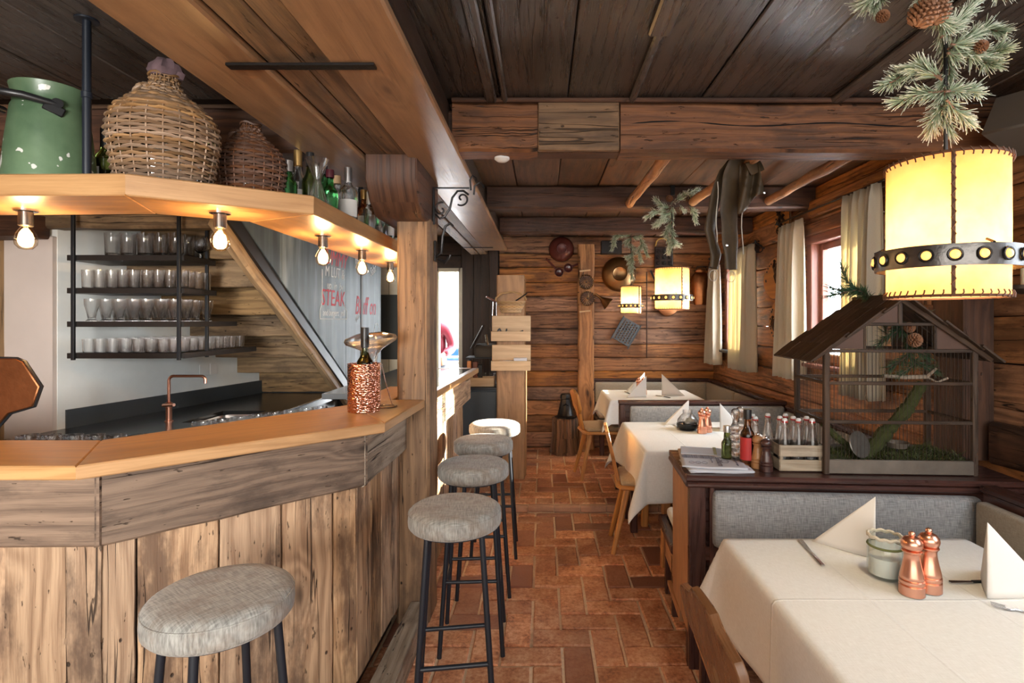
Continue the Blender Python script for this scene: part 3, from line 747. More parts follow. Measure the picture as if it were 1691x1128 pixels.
timber('timber_post', 'weathered timber post at the far left edge, behind the copper panel', [
    ('post_shaft', B((-3.17, 3.05, 0), (-3.17, 3.05, 2.0), .24, .12, up=(0, 1, 0), n=8), W_STAIR)], (-3.17, 3.05, 0))
timber('ceiling_beam', 'dark short lintel timber above the white pillar at far left', [
    ('beam_length', B((-3.3, 3.0, 2.06), (-2.78, 3.0, 2.06), .16, .13, n=5), W_BEAMD)], (-3.0, 3.0, 2.0))
timber('ceiling_beam', 'brown timber spanning behind the hanging bar shelf above the glass rack', [
    ('beam_length', B((-2.9, 3.10, 2.12), (-1.75, 3.10, 2.12), .10, .12, n=8), W_STAIR)], (-2.3, 3.1, 2.06))
# sloping poles under the ceiling
for (a, b, lab) in (((.63, 2.6, 2.375), (.64, 3.99, 2.40), 'stripped round pole under the ceiling, leftmost of three'),
                    ((1.045, 2.6, 2.345), (1.10, 3.99, 2.41), 'round ceiling pole that carries the leather trousers'),
                    ((1.50, 2.6, 2.35), (1.66, 3.99, 2.42), 'round ceiling pole nearest the windows')):
    m = MB().tube([Vector(a).lerp(Vector(b), i/8)+Vector((random.uniform(-.004, .004), 0, random.uniform(-.004, .004))) for i in range(9)], [.03+.002*math.sin(i) for i in range(9)], 12)
    one('ceiling_pole', m, W_POSTR, lab, 'pole', 'poles under the ceiling')
# snow and ground outside
struct('ground_outside', MB().box((0, 12, -.4), (60, 60, .1), bev=0), M_SNOW, smooth=0)

# the rest of the room behind the viewpoint
MB().box((-.6, -1.3, -.045), (5.6, 1.5, .066), bev=0).build('floor_slab', M_MORTAR, floor, smooth=0)
struct('wall_front', MB().box((-.6, -2.0, 1.25), (5.6, .06, 2.6), bev=0), M_PLASTER, smooth=0)
MB().box((XR+.13, -1.3, 1.25), (.05, 1.5, 2.6), bev=0).build('wall_slab', W_DARKV, wr, smooth=0)
MB().box((-3.38, -1.3, 1.25), (.06, 1.5, 2.6), bev=0).build('wall_slab', M_PLASTER, wlo, smooth=0)
MB().box((-.6, -1.3, ZC+.06), (5.6, 1.5, .06), bev=0).build('ceiling_slab', W_DARKV, ceil, smooth=0)
# ------------------------------------------------------------------ bar counters
def offset_pts(pts, d):
    """shift an open polyline to its left by d"""
    out = []
    for i, p in enumerate(pts):
        p = Vector(p); ns = []
        if i > 0: e = (p-Vector(pts[i-1])).normalized(); ns.append(Vector((-e.y, e.x)))
        if i < len(pts)-1: e = (Vector(pts[i+1])-p).normalized(); ns.append(Vector((-e.y, e.x)))
        n = sum(ns, Vector((0, 0))); n.normalize(); k = n.dot(ns[0]); out.append(p+n*(d/k))
    return out
bar = thing('bar_counter', 'angled bar counter with a light oak top and weathered plank front', 'counter', (-1.1, 1.9, 0))
ct_out = [(-3.2, 1.50), (-1.283, 1.50), (-.617, 2.14), (-.597, 2.768)]
ct_in = [(-.92, 2.768), (-.92, 2.60), (-1.48, 1.83), (-3.2, 1.83)]
# oak top in three boards whose grain follows each run
def quad_board(a, b, c, d, z0, z1, mat, parent, name='countertop', wld=True):
    """board a-b (outer edge), c-d (inner edge); grain along a-b"""
    a, b, c, d = map(Vector, (a, b, c, d)); e = (b-a).normalized(); nrm = Vector((-e.y, e.x))
    M = Matrix(((e.x, nrm.x, 0, a.x), (e.y, nrm.y, 0, a.y), (0, 0, 1, 0), (0, 0, 0, 1)))
    loc = [((p-a).dot(e), (p-a).dot(nrm)) for p in (a, b, c, d)]
    return MB().prism(loc, z0, z1, M=M, long=0, ch=.004).build(name, mat, parent, world=wld)
quad_board(ct_out[0], ct_out[1], (-1.48, 1.83), (-3.2, 1.83), 1.10, 1.14, W_OAK, bar)
quad_board(ct_out[1], ct_out[2], (-.92, 2.60), (-1.48, 1.83), 1.10, 1.14, W_OAK, bar)
quad_board(ct_out[2], ct_out[3], (-.92, 2.768), (-.92, 2.60), 1.10, 1.14, W_OAK, bar)
MB().box((-.845, 3.05, 1.12), (.17, .56, .04), bev=.004).build('countertop', W_OAK, bar, world=True)
face = [(-3.1, 1.565), (-1.285, 1.565), (-.70, 2.155), (-.685, 2.765)]
for i in range(3):
    a = Vector(face[i]); b = Vector(face[i+1]); e = (b-a).normalized(); n = Vector((-e.y, e.x))*.03
    ex = e*.012 if i < 2 else e*0
    MB().bar(((a+n).x, (a+n).y, .992), ((b+n+ex).x, (b+n+ex).y, .992), .06, .214, bev=.008, n=8, jit=.0025).build('apron_board', W_APRON if i < 2 else W_KERB, bar, world=True)
pf = offset_pts(face, .035)
def plank_run(a, b, widths, z0, z1, parent, mat, t=.03, ofs=0):
    a = Vector(a); b = Vector(b); e = (b-a).normalized(); L = (b-a).length; n = Vector((-e.y, e.x)); s = 0; i = 0
    while s < L-.01:
        wd = min(widths[i % len(widths)], L-s); i += 1
        if L-s-wd < .05: wd = L-s
        m = a+e*(s+wd/2)+n*(t/2+random.uniform(0, .004)); s += wd
        MB().bar((m.x, m.y, z0), (m.x, m.y, z1), wd-.006, t, up=tuple(n)+(0,), bev=.004, n=8, jit=.0018).build('plank', mat, parent, world=True)
plank_run(pf[1], pf[0], [.10, .17, .19, .22], .1, .9, bar, W_BARN, t=-.03)
plank_run(pf[1], pf[2], [.09, .225, .20, .19, .13], .1, .9, bar, W_BARN)
plank_run(pf[2], pf[3], [.17, .14, .16, .15], .1, .9, bar, W_BARN)
inn = offset_pts(face, .10); back = MB()
for i in range(3):
    a = inn[i]; b = inn[i+1]; back.bar((a.x, a.y, .55), (b.x, b.y, .55), .04, 1.09, bev=.001)
back.build('backing_panel', W_DARKV, bar, world=True)
kb = offset_pts(face, -.02); ko = [(-3.1, 1.40), (-1.22, 1.40), (-.578, 2.0), (-.578, 2.765)]
for i in range(3): quad_board(ko[i], ko[i+1], kb[i+1], kb[i], 0, .118, W_KERB, bar, 'foot_kerb')

bar2 = thing('bar_counter', 'rear stretch of bar counter with a glossy slate top, beyond the timber post', 'counter', (-.8, 3.8, 0))
MB().prism([(-1.22, 3.02), (-.645, 3.02), (-.59, 4.60), (-1.22, 4.60)], 1.105, 1.137, ch=.002).build('slate_top', M_SLATE, bar2, world=True)
quad_board((-.60, 3.0), (-.537, 4.62), (-.59, 4.60), (-.643, 3.0), 1.10, 1.142, W_OAK, bar2, 'oak_edge')
MB().bar((-.60, 4.62, 1.12), (-1.22, 4.62, 1.12), .04, .04).build('oak_edge', W_OAK, bar2, world=True)
MB().bar((-.665, 3.0, .99), (-.625, 4.55, .99), .06, .21, bev=.008, n=8, jit=.002).build('apron_board', W_BARN, bar2, world=True)
plank_run((-.69, 3.0), (-.65, 4.5), [.18, .15, .2], 0, .9, bar2, W_BARN)
MB().box((-.95, 3.8, .5), (.5, 1.36, 1.0)).build('backing_panel', W_DARKV, bar2, world=True)

# inner working surface with rinsed glasses
under = thing('underbar_worktop', 'low black work surface along the inside of the bar', 'worktop', (-1.6, 2.2, .9))
MB().prism([(-3.2, 1.80), (-1.47, 1.80), (-.95, 2.55), (-.95, 3.3), (-1.27, 3.3), (-1.27, 2.70), (-1.66, 2.16), (-3.2, 2.16)], .90, .94, ch=.003).build('work_surface', M_WORKTOP, under, world=True)
MB().prism([(-3.2, 1.82), (-1.47, 1.82), (-.97, 2.55), (-.97, 3.28), (-1.25, 3.28), (-1.25, 2.71), (-1.65, 2.14), (-3.2, 2.14)], 0, .90).build('cabinet_body', M_BLACK, under, world=True)
rail = MB().tube([(-1.66, 2.175, .965), (-1.275, 2.70, .965), (-1.275, 3.3, .965)], .006, 8); rail.build('steel_rail', M_CHROME, under, world=True)

# back worktop with splashback and sink
bw = thing('back_worktop', 'black stone worktop behind the bar with an inset steel sink', 'worktop', (-2.2, 3.9, .88))
sx0, sx1, sy0, sy1 = -2.20, -1.90, 3.32, 3.76
wt = MB()
wt.prism([(-2.79, 2.90), (-1.74, 2.90), (-1.74, sy0), (-2.72, sy0)], .88, .92).prism([(-2.72, sy0), (sx0, sy0), (sx0, sy1), (-2.64, sy1)], .88, .92)
wt.prism([(sx1, sy0), (-1.74, sy0), (-1.74, sy1), (sx1, sy1)], .88, .92).prism([(-2.64, sy1), (-1.74, sy1), (-1.74, 4.78), (-2.43, 4.78)], .88, .92)
wt.build('stone_slab', M_WORKTOP, bw, world=True)
MB().pad(((sx0+sx1)/2, (sy0+sy1)/2, .84), (sx1-sx0, sy1-sy0, .14), r=.05, fn=lambda o, p: Vector((o.x, o.y, min(o.z, .03) if abs(p[0]) < .9 and abs(p[1]) < .9 and p[2] > 0 else o.z)) if False else (Vector((o.x*.97, o.y*.97, -.05)) if p[2] > .9 and abs(p[0]) < .9 and abs(p[1]) < .9 else o)).build('sink_basin', M_SINK, bw, world=True)
MB().bar((-2.745, 3.14, .97), (-2.418, 4.74, .97), .02, .115, bev=.002).build('splashback', M_SPLASH, bw, world=True)
MB().bar((-2.42, 4.73, .955), (-1.76, 4.73, .955), .02, .07, bev=.002).build('splashback', M_SPLASH, bw, world=True)
MB().box((-2.2, 3.85, .44), (.84, 1.8, .87)).build('cabinet_body', M_BLACK, bw, world=True)
MB().bar((-1.745, 2.90, .926), (-1.745, 4.7, .926), .012, .012).build('edge_strip', M_CHROME, bw, world=True)
fa = thing('tap', 'tall copper swan-neck mixer tap beside the sink', 'tap', (-2.30, 3.36, .92))
MB().lathe([(0, 0), (.024, 0), (.024, .006), (.017, .008), (.017, .085), (.020, .087), (.020, .115), (.012, .12), (0, .12)], seg=20).build('tap_body', M_COPPERB, fa)
pts = [(0, 0, .1), (0, 0, .25)]+[(.03-.03*math.cos(a), 0, .25+.03*math.sin(a)) for a in [PI/2*i/6 for i in range(1, 7)]]+[(.20, 0, .28)]+[(.20+.025*math.sin(a), 0, .255+.025*math.cos(a)) for a in [PI/2*i/5 for i in range(1, 6)]]+[(.225, 0, .235)]
MB().tube(pts, .0085, 10).build('spout', M_COPPERB, fa)
MB().tube([(-.03, -.005, .1), (.055, -.035, .108)], [.012, .010], 10).build('lever', M_COPPERB, fa)
so_ = MB().box((-2.553, 4.12, 1.17), (.012, .09, .085), rot=(0, 0, R(-12))).box((-2.535, 4.205, 1.17), (.012, .07, .085), rot=(0, 0, R(-12)))
sk = one('wall_socket', so_, M_WHITEP, 'white double power socket on the plaster wall above the splashback', 'socket')

# steel rack of glasses
rack = thing('glass_rack', 'black steel rack with four shelves of glasses on the white wall', 'shelf', (-2.3, 3.0, 1.33))
SH = [(1.903, 3.29), (1.722, 3.30), (1.537, 3.52), (1.363, 3.76)]
for z, yb in SH:
    MB().prism([(-2.615, 3.0), (-1.97, 3.0), (-1.97, yb), (-2.615, yb)], z-.03, z, ch=.001).build('shelf_plate', M_SHELFM, rack, world=True)
for x, y in ((-2.572, 2.99), (-1.992, 2.99), (-1.992, 3.24)):
    MB().bar((x, y, 1.325), (x, y, 2.3), .017, .017, bev=.002).build('rod', M_STEEL, rack, world=True)
def tumbler(r0, r1, h, thick=.0022, base=.006):
    return [(0, 0), (r0*.95, 0), (r0, .002), (r1, h), (r1-thick, h), (r0-thick, base), (0, base)]
def glass_thing(name, prof, mat, label, cat, group, seg=14):
    return one(name, MB().lathe(prof, seg=seg), mat, label, cat, group, base=(0, 0, 0), smooth=50)
ORD = ['first', 'second', 'third', 'fourth', 'fifth', 'sixth', 'seventh', 'eighth', 'ninth']
def glass_rows(proto, xs, ys, z, jit=.004):
    n = 0; base = proto['label']
    for b_, yy in enumerate(ys):
        for a_, xx in enumerate(xs):
            o = proto if n == 0 else dup(proto); o['label'] = '%s, %s from left in the %s row' % (base, ORD[a_], 'front' if b_ == 0 else ORD[b_])
            o.location = (xx+random.uniform(-jit, jit), yy+random.uniform(-jit, jit), z)
            n += 1
pint = [(0, 0), (.033, 0), (.036, .004), (.040, .125), (.038, .125), (.033, .014), (0, .012)]
p1 = glass_thing('beer_glass', pint, M_GLASS, 'tall beer glass on the top rack shelf', 'glass', 'beer glasses on the top rack shelf')
glass_rows(p1, [-2.40, -2.31, -2.22, -2.13, -2.045], [3.045, 3.135, 3.225], SH[0][0]+.001)
sn = glass_thing('balloon_glass', [(0, 0), (.032, 0), (.032, .002), (.005, .006), (.004, .03), (.018, .036), (.046, .062), (.048, .082), (.034, .13), (.0325, .13), (.046, .082), (.044, .064), (.016, .04), (0, .038)], M_GLASS, 'round balloon glass alone at the right end of the top rack shelf', 'glass', None)
sn.location = (-2.02, 3.245, SH[0][0]+.001)
sn.location = (-2.0, 3.19, SH[0][0]+.001)
hb = glass_thing('highball_glass', tumbler(.026, .029, .10), M_GLASS, 'straight highball glass on the second rack shelf', 'glass', 'highball glasses on the second rack shelf')
glass_rows(hb, [-2.535+.066*i for i in range(9)], [3.04, 3.11, 3.18, 3.25], SH[1][0]+.001)
tul = [(0, 0), (.028, 0), (.028, .004), (.018, .012), (.024, .05), (.035, .09), (.036, .125), (.034, .125), (.033, .09), (.021, .05), (.012, .02), (0, .018)]
tg = glass_thing('tulip_glass', tul, M_GLASS, 'tulip beer glass on the third rack shelf', 'glass', 'tulip glasses on the third rack shelf')
glass_rows(tg, [-2.52+.078*i for i in range(7)], [3.05, 3.14, 3.23, 3.33], SH[2][0]+.001)
lb = glass_thing('short_tumbler', tumbler(.027, .031, .075), M_GLASS, 'short tumbler on the lowest rack shelf', 'glass', 'short tumblers on the lowest rack shelf')
glass_rows(lb, [-2.53+.069*i for i in range(8)], [3.04+.08*j for j in range(9)], SH[3][0]+.001)
# coupes drying on the inner bar
cp = [(0, .002), (.032, 0), (.033, .003), (.006, .012), (.004, .075), (.012, .085), (.036, .12), (.038, .155), (.0365, .155), (.034, .121), (.01, .09), (0, .088)]
wg = glass_thing('wine_glass', cp, M_GLASS, 'stemmed glass standing on the inner work surface behind the left end of the bar', 'glass', 'glasses behind the left end of the bar')
pos = [(-2.0+.085*i+.02*(j % 2), 1.95+.085*j) for j in range(3) for i in range(6)]
for i, (x, y) in enumerate(pos):
    o = wg if i == 0 else dup(wg); o.location = (x, y, .941); o['label'] = 'stemmed glass behind the left end of the bar, %s from left in the %s row' % (ORD[i % 6], ORD[i//6])
wg2 = dup(wg, label='stemmed glass in the row behind the copper cooler, inside the bar'); wg2['group'] = 'glasses in a row by the copper cooler'
n = 0
for i in range(8):
    for j in range(2):
        o = wg2 if n == 0 else dup(wg2); n += 1
        o['label'] = 'stemmed glass inside the bar by the copper cooler, %s along the %s row' % (ORD[i], 'left' if j else 'right')
        t = i/7; o.location = (-1.50+.35*t+.075*j, 2.40+.42*t-.05*j, .941)

# staircase seen from below, with stringer and chalkboard side
stair = thing('staircase', 'underside of a steep timber staircase rising over the black worktop', 'staircase', (-2.1, 4.0, .9))
rz = [.945, 1.134, 1.276, 1.447, 1.60, 1.77, 1.93, 2.10, 2.27]; ry = [4.72, 4.46, 4.22, 3.97, 3.72, 3.46, 3.28, 3.16, 3.14]
for i in range(7):
    xl = -2.45-(4.7-ry[i])*.14 if i < 6 else -2.40
    MB().bar((xl, ry[i], (rz[i]+rz[i+1])/2-.01), (-1.72, ry[i], (rz[i]+rz[i+1])/2-.01), .035, rz[i+1]-rz[i]+.015, bev=.006, n=8, jit=.003).build('riser', W_STAIR, stair, world=True)
    if i < 6: MB().bar((xl, (ry[i]+ry[i+1])/2+.03, rz[i+1]+.012), (-1.72, (ry[i]+ry[i+1])/2+.03, rz[i+1]+.012), abs(ry[i]-ry[i+1])+.05, .03, bev=.006, n=4).build('tread', W_STAIR, stair, world=True)
MB().bar((-1.705, 4.80, .86), (-1.705, 2.86, 2.10), .055, .16, bev=.012, n=14, jit=.004).build('stringer', W_STRING, stair, world=True)
MB().bar((-1.672, 4.84, .92), (-1.672, 2.90, 2.16), .02, .17, bev=.002).build('edge_strip', M_BLACK, stair, world=True)
cb = thing('chalkboard', 'large grey-washed chalkboard wall with red and white chalk writing', 'chalkboard', (-1.67, 4.6, .95))
My = Matrix(((0, 0, 1, 0), (1, 0, 0, 0), (0, 1, 0, 0), (0, 0, 0, 1)))
def zst(y): return .92+(4.84-y)*(1.24/1.94)
for (a, b) in ((2.72, 3.468), (3.474, 4.595), (4.601, 5.60)):
    za = max(zst(a), .93) if a < 4.8 else .93; zb = max(zst(b), .93) if b < 4.8 else .93
    poly = [(a, za)]+([(4.8, .93)] if a < 4.8 < b else [])+[(b, zb), (b, 2.44), (a, 2.44)]
    MB().prism(poly, -1.685, -1.655, M=My, long=1, ch=.002).build('board_panel', M_BOARD, cb, world=True)
def chalk(s, y, z, size, mat, sx=1.0, shear=.2, rot=0):
    M = Matrix.Translation((-1.6545, y, z)) @ Matrix.Rotation(PI/2, 4, 'Z') @ Matrix.Rotation(PI/2, 4, 'X') @ Matrix.Rotation(rot, 4, 'Z')
    o = text(s, size, M, mat, cb, 'chalk_lettering', shear, sx, .0006); return o
chalk('YUMMY', 4.34, 1.98, .17, M_CHALKR, .95, .35)
chalk('M LUT &', 4.36, 1.885, .12, M_CHALKW, .9, .1)
chalk('up  in  by', 4.36, 1.79, .09, M_CHALKW, 1.0, .3)
chalk('STEAK', 4.33, 1.66, .18, M_CHALKR, .95, .1)
chalk('and burgers, grill', 4.34, 1.58, .075, M_CHALKW, .9, .2)
chalk('Bluff on', 5.12, 1.60, .24, M_CHALKR, .8, .3)
chalk('Beilage', 4.95, 2.10, .10, M_CHALKW, .9, .3, .5); chalk('Salat', 5.35, 2.0, .12, M_CHALKW, .8, .3, .4); chalk('Wein', 4.9, 1.55, .07, M_CHALKW, .8, .3, .6)
MB().tube([(-1.654, 4.10, 1.93), (-1.654, 4.10, 1.68), (-1.654, 4.06, 1.62), (-1.654, 4.06, 1.555), (-1.654, 4.62, 1.555), (-1.654, 4.62, 1.62), (-1.654, 4.54, 1.68)], .003, 4).tube([(-1.654, 5.45+.08*math.cos(a/6*PI), 1.42+.10*math.sin(a/6*PI)) for a in range(12)], .003, 4, closed=True).build('chalk_drawing', M_CHALKW, cb, world=True)
one('dark_board', MB().box((-1.75, 6.245, 1.47), (.30, .02, .74)), M_DKBOARD, 'plain dark board on the cream partition right of the chalkboard', 'board')

# hanging shelf over the bar with bulbs
hs = thing('hanging_shelf', 'thick light oak shelf hanging over the bar, following its angles', 'shelf', (-1.2, 2.2, 1.925))
so = [(-3.2, 1.70), (-1.277, 1.67), (-.825, 1.97), (-.80, 3.95)]; si = [(-1.16, 3.95), (-1.14, 2.12), (-1.39, 1.965), (-3.2, 2.04)]
ZS0, ZS1 = 1.925, 1.993
quad_board(so[0], so[1], si[2], si[3], ZS0, ZS1, W_OAK, hs, 'shelf_board'); quad_board(so[1], so[2], si[1], si[2], ZS0, ZS1, W_OAK, hs, 'shelf_board')
quad_board(so[2], so[3], si[0], si[1], ZS0, ZS1, W_OAK, hs, 'shelf_board')
for (x, y) in ((-1.495, 1.79), (-1.11, 2.50), (-1.03, 3.10), (-3.0, 1.85)):
    m = MB().tube([(x, y, ZS1), (x, y, ZC)], .0125, 12).lathe([(0, 0), (.034, 0), (.034, -.006), (.0, -.006)], c=(x, y, ZC), seg=16).lathe([(.0125, .0), (.016, .002), (.016, .02), (.0125, .022)], c=(x, y, 2.27), seg=12)
    m.build('hanging_pole', M_STEELB, hs, world=True)
bulb0 = thing('shelf_bulb', '', 'light bulb', (0, 0, 0), 0, 'bare filament bulbs under the bar shelf')
MB().lathe([(0, 0), (.034, 0), (.034, -.006), (.026, -.009), (.0, -.009)], seg=24).build('flange', M_CHROME, bulb0)
MB().lathe([(0, -.008), (.021, -.008), (.021, -.055), (.018, -.058), (.0, -.058)], seg=20).build('socket', M_SOCKET, bulb0)
MB().lathe([(.013, -.055), (.015, -.062), (.027, -.082), (.0325, -.102), (.030, -.122), (.018, -.136), (0, -.140)], seg=24).build('glass_bulb', M_BULBG, bulb0)
fl = MB()
for a in range(6): c, s = math.cos(a*PI/3), math.sin(a*PI/3); fl.tube([(c*.006, s*.006, -.068), (c*.012, s*.012, -.095), (c*.007, s*.007, -.120)], .0016, 5)
fl.build('filament', M_BULB, bulb0)
bl = bpy.data.lights.new('bulb_light', 'POINT'); bl.energy = 3.6; bl.color = (1, .62, .28); bl.shadow_soft_size = .03
lab = ['bare glowing bulb under the shelf, leftmost of five, left of the glass rack', 'bare glowing bulb under the shelf in front of the stair stringer top', 'bare glowing bulb under the shelf corner, third from the left', 'bare glowing bulb under the shelf, fourth from the left', 'bare glowing bulb under the shelf beside the timber post']
for i, (x, y) in enumerate([(-1.785, 1.885), (-1.14, 1.93), (-.98, 2.44), (-.97, 2.94), (-.985, 3.54)]):
    b = bulb0 if i == 0 else dup(bulb0); b.location = (x, y, ZS0); b['label'] = lab[i]
    l = bpy.data.objects.new('bulb_light', bl); COL.objects.link(l); l.location = (x, y, ZS0-.10)

# things on the hanging shelf
can = thing('milk_can', 'dented pale green enamelled milk can with a black bail handle on the hanging shelf', 'can', (-1.685, 1.87, ZS1))
MB().lathe([(0, 0), (.128, 0), (.131, .01), (.127, .03), (.118, .14), (.104, .262), (.098, .275), (.099, .30), (.108, .335), (.106, .337), (.094, .30), (.092, .26), (0, .22)], seg=40).build('can_body', M_GREEN, can)
MB().tube([(.088, -.055, .262), (.03, -.135, .268), (-.06, -.165, .275), (-.15, -.14, .285), (-.21, -.06, .29), (-.20, .04, .285)], .012, 10).build('bail_handle', M_BLACK, can)
MB().tube([(-.17, -.12, .28), (-.175, -.11, .20), (-.125, -.07, .12)], .006, 8).build('side_hook', M_IRON, can)
MB().box((.075, -.072, .245), (.055, .02, .03), rot=(0, R(22), R(42))).lathe([(0, -.012), (.016, -.012), (.016, .012), (0, .012)], c=(.080, -.066, .265), seg=14, M=Matrix.Rotation(R(45), 4, 'Z') @ Matrix.Rotation(PI/2, 4, 'X')).build('hinge', M_BLACK, can)
# wicker demijohns with real weaving
def demijohn(name, label, loc, r, h, mat, tilt=0):
    t = thing(name, label, 'demijohn', loc); sc = h/.40
    prof = [(r*.82, 0), (r*.88, .05*sc), (r*.95, .11*sc), (r, .17*sc), (r*.985, .21*sc), (r*.89, .245*sc), (r*.68, .278*sc), (r*.45, .305*sc), (r*.31, .33*sc), (r*.25, .352*sc), (r*.24, .372*sc)]
    def rad(z):
        for i in range(len(prof)-1):
            if prof[i][1] <= z <= prof[i+1][1]:
                q = (z-prof[i][1])/(prof[i+1][1]-prof[i][1]); return prof[i][0]*(1-q)+prof[i+1][0]*q
        return prof[-1][0]
    MB().lathe([(0, .005)]+[(a-.006, b) for a, b in prof]+[(0, prof[-1][1])], seg=32).build('glass_flask', M_GLASSO, t)
    wv = MB(); ns = 22; z = .008; k = 0; seg = ns*4
    while z < prof[-1][1]-.005:
        rr = rad(z); pts = []
        for i in range(seg):
            a = 2*PI*i/seg; ww = .0055*math.sin(a*ns/2+k*PI); ra = rr+ww+random.uniform(-.0012, .0012)
            pts.append((ra*math.cos(a), ra*math.sin(a), z+random.uniform(-.0015, .0015)))
        wv.tube(pts, .0052*(1 if rr > r*.5 else .8), 4, closed=True)
        slope = abs((rad(z+.004)-rad(z))/.004); z += .0112/math.sqrt(1+slope*slope)*1.0; k += 1
    wv.build('woven_withies', mat, t, smooth=60)['kind'] = 'stuff'
    for i in range(ns):
        a = 2*PI*(i+.5)/ns
        MB().tube([(rad(zz)*math.cos(a), rad(zz)*math.sin(a), zz) for zz in [prof[-1][1]*q/14 for q in range(15)]], .003, 5).build('stake', mat, t)
    for (zz, q) in ((.004, 1), (prof[-1][1], .9)):
        rr = rad(zz)+.004
        MB().tube([((rr+.004*math.cos(a*3.1))*math.cos(a), (rr+.004*math.cos(a*3.1))*math.sin(a), zz+.004*math.sin(a*3.1)) for a in [2*PI*i/48 for i in range(48)]], .0055*q, 5, closed=True).build('braided_rim', mat, t)
    for s in (0, 1, 2):
        pts = []
        for i in range(25):
            u = i/24; a = PI*u; hx = -r*.93*(1-u)-r*.24*u; hz = prof[4][1]-.02*sc+(.135*sc)*u**.8+.075*sc*math.sin(a)
            pts.append((hx+.006*math.cos(u*22+s*2.1), .006*math.sin(u*22+s*2.1), hz+.004*math.sin(u*22+s*2.1)))
        MB().tube(pts, .006, 6).build('twisted_handle', mat, t)
    return t
d1 = demijohn('wicker_demijohn', 'large light wicker-covered demijohn with a cloth stopper on the hanging shelf', (-1.335, 1.93, ZS1), .166, .44, W_WICKER if False else M_WICKER)
MB().lathe([(0, 0), (.045, .0), (.052, .02), (.044, .045), (.030, .062), (0, .066)], c=(.005, 0, .405), seg=26, fn=lambda a, z: 1+.14*math.sin(a*5+z*60)+.07*math.sin(a*9)).build('cloth_stopper', plain('faded_cloth', (.16, .10, .11), .9, noise=1.0, nscale=30), d1)
d2 = demijohn('wicker_demijohn', 'smaller dark brown wicker demijohn right of the large one', (-1.185, 2.22, ZS1), .128, .37, M_WICKERD)

def bottle(name, label, loc, r, h, mat, cap, capc=None, neck=.27, shoulder=.55, lab=None, labz=(.12, .42), nr=.0135, group=None, cat='bottle', bead=True):
    t = thing(name, label, cat, loc, random.uniform(0, 3), group)
    hs_ = h*shoulder; hn = h*(1-neck)
    pr = [(0, .004), (r*.6, .004), (r*.92, 0), (r, .006), (r, hs_), (r*.93, hs_+(hn-hs_)*.25), (r*.6, hs_+(hn-hs_)*.62), (nr*1.15, hn), (nr, hn+.02), (nr, h*.97), (nr*1.25, h*.972), (nr*1.25, h), (0, h)]
    bo = MB().lathe(pr, seg=20).build('bottle_glass', mat, t, smooth=45)
    if cap: MB().lathe([(nr*1.32, h*capc if capc else h*.88), (nr*1.32, h*.985), (nr*1.25, h+.003), (0, h+.003)], seg=16).build('cap', cap, bo)
    if lab: MB().lathe([(r+.0006, h*labz[0]), (r+.0006, h*labz[1])], seg=24, arc=PI*1.5).build('label', lab, bo)
    return t
Z = ZS1
bottle('liquor_bottle', 'dark bottle with a white neck label between the milk can and the large demijohn', (-1.60, 2.0, Z), .036, .25, M_GLASSO, M_CAPB, .72, lab=M_LABELW)
bottle('liquor_bottle', 'tall yellow-necked bottle standing between the two demijohns', (-1.27, 2.22, Z), .03, .27, M_GLASSB, M_CAPG, .7)
spec = [(476, 2.30, .22, .036, M_GLASSG, M_CAPS, .8, 'green bottle with a silver cap beside the dark demijohn', None),
        (492, 2.42, .30, .034, M_GLASS, M_CAPG, .78, 'clear bottle with a gold-wrapped neck behind the hanging pole', M_LABELW),
        (512, 2.42, .29, .034, M_GLASSO, M_CAPB, .8, 'tall dark bottle with a black and red cap right of the hanging pole', None),
        (535, 2.55, .27, .034, M_GLASSG, M_CAPB, .85, 'green bottle with a black stopper behind the glass carafe', M_LABELW),
        (545, 2.44, .22, .034, M_GLASSG, M_CAPR, .85, 'small green bottle just right of the glass carafe', None),
        (546, 2.70, .26, .032, M_GLASS, M_CAPR, .75, 'bottle with a dark red capsule in the middle of the shelf', None),
        (557, 2.60, .235, .033, M_GLASS, M_CORK, .85, 'clear bottle with a cork and brown paper neck', M_LABELW),
        (575, 2.55, .26, .042, M_GLASS, M_CAPS, .75, 'stout clear bottle with a silver neck and pale label', M_LABELW),
        (601, 2.90, .24, .036, M_GLASSB, M_CAPG, .8, 'amber whisky bottle with a pale label near the iron scroll', M_LABELW),
        (611, 2.78, .20, .03, M_GLASS, M_LABELW, .7, 'small clear bottle with a white paper neck, left of the post', None),
        (616, 3.05, .22, .034, M_GLASS, M_CAPS, .75, 'clear bottle with a silver screw cap towards the post', M_LABELW),
        (630, 2.98, .205, .034, M_GLASS, M_CAPG, .75, 'clear round bottle with a gold cap near the post', None),
        (641, 3.05, .175, .034, M_GLASSG, M_CAPG, .75, 'small green bottle with a gold cap touching the post, rightmost on the shelf', M_LABELW),
        (603, 3.35, .24, .036, M_GLASSG, M_CAPR, .8, 'green bottle in the back row of the shelf behind the amber one', M_LABELW)]
for (px, d, h, r, mt, cp_, cc, lb_, ll) in spec:
    bottle('liquor_bottle', lb_, ((px-895)*d/F, d, Z), r, h, mt, cp_, cc, lab=ll, group='liquor bottles on the hanging shelf')
cf = one('glass_carafe', MB().lathe([(0, 0), (.04, 0), (.042, .01), (.03, .06), (.016, .10), (.014, .12), (.045, .20), (.043, .20), (.012, .122), (.013, .10), (.027, .06), (.036, .012), (0, .01)], seg=28), M_GLASS, 'flared hourglass glass carafe among the bottles on the hanging shelf', 'carafe', base=(0, 0, 0))
cf.location = ((524-895)*2.2/F, 2.2, Z)

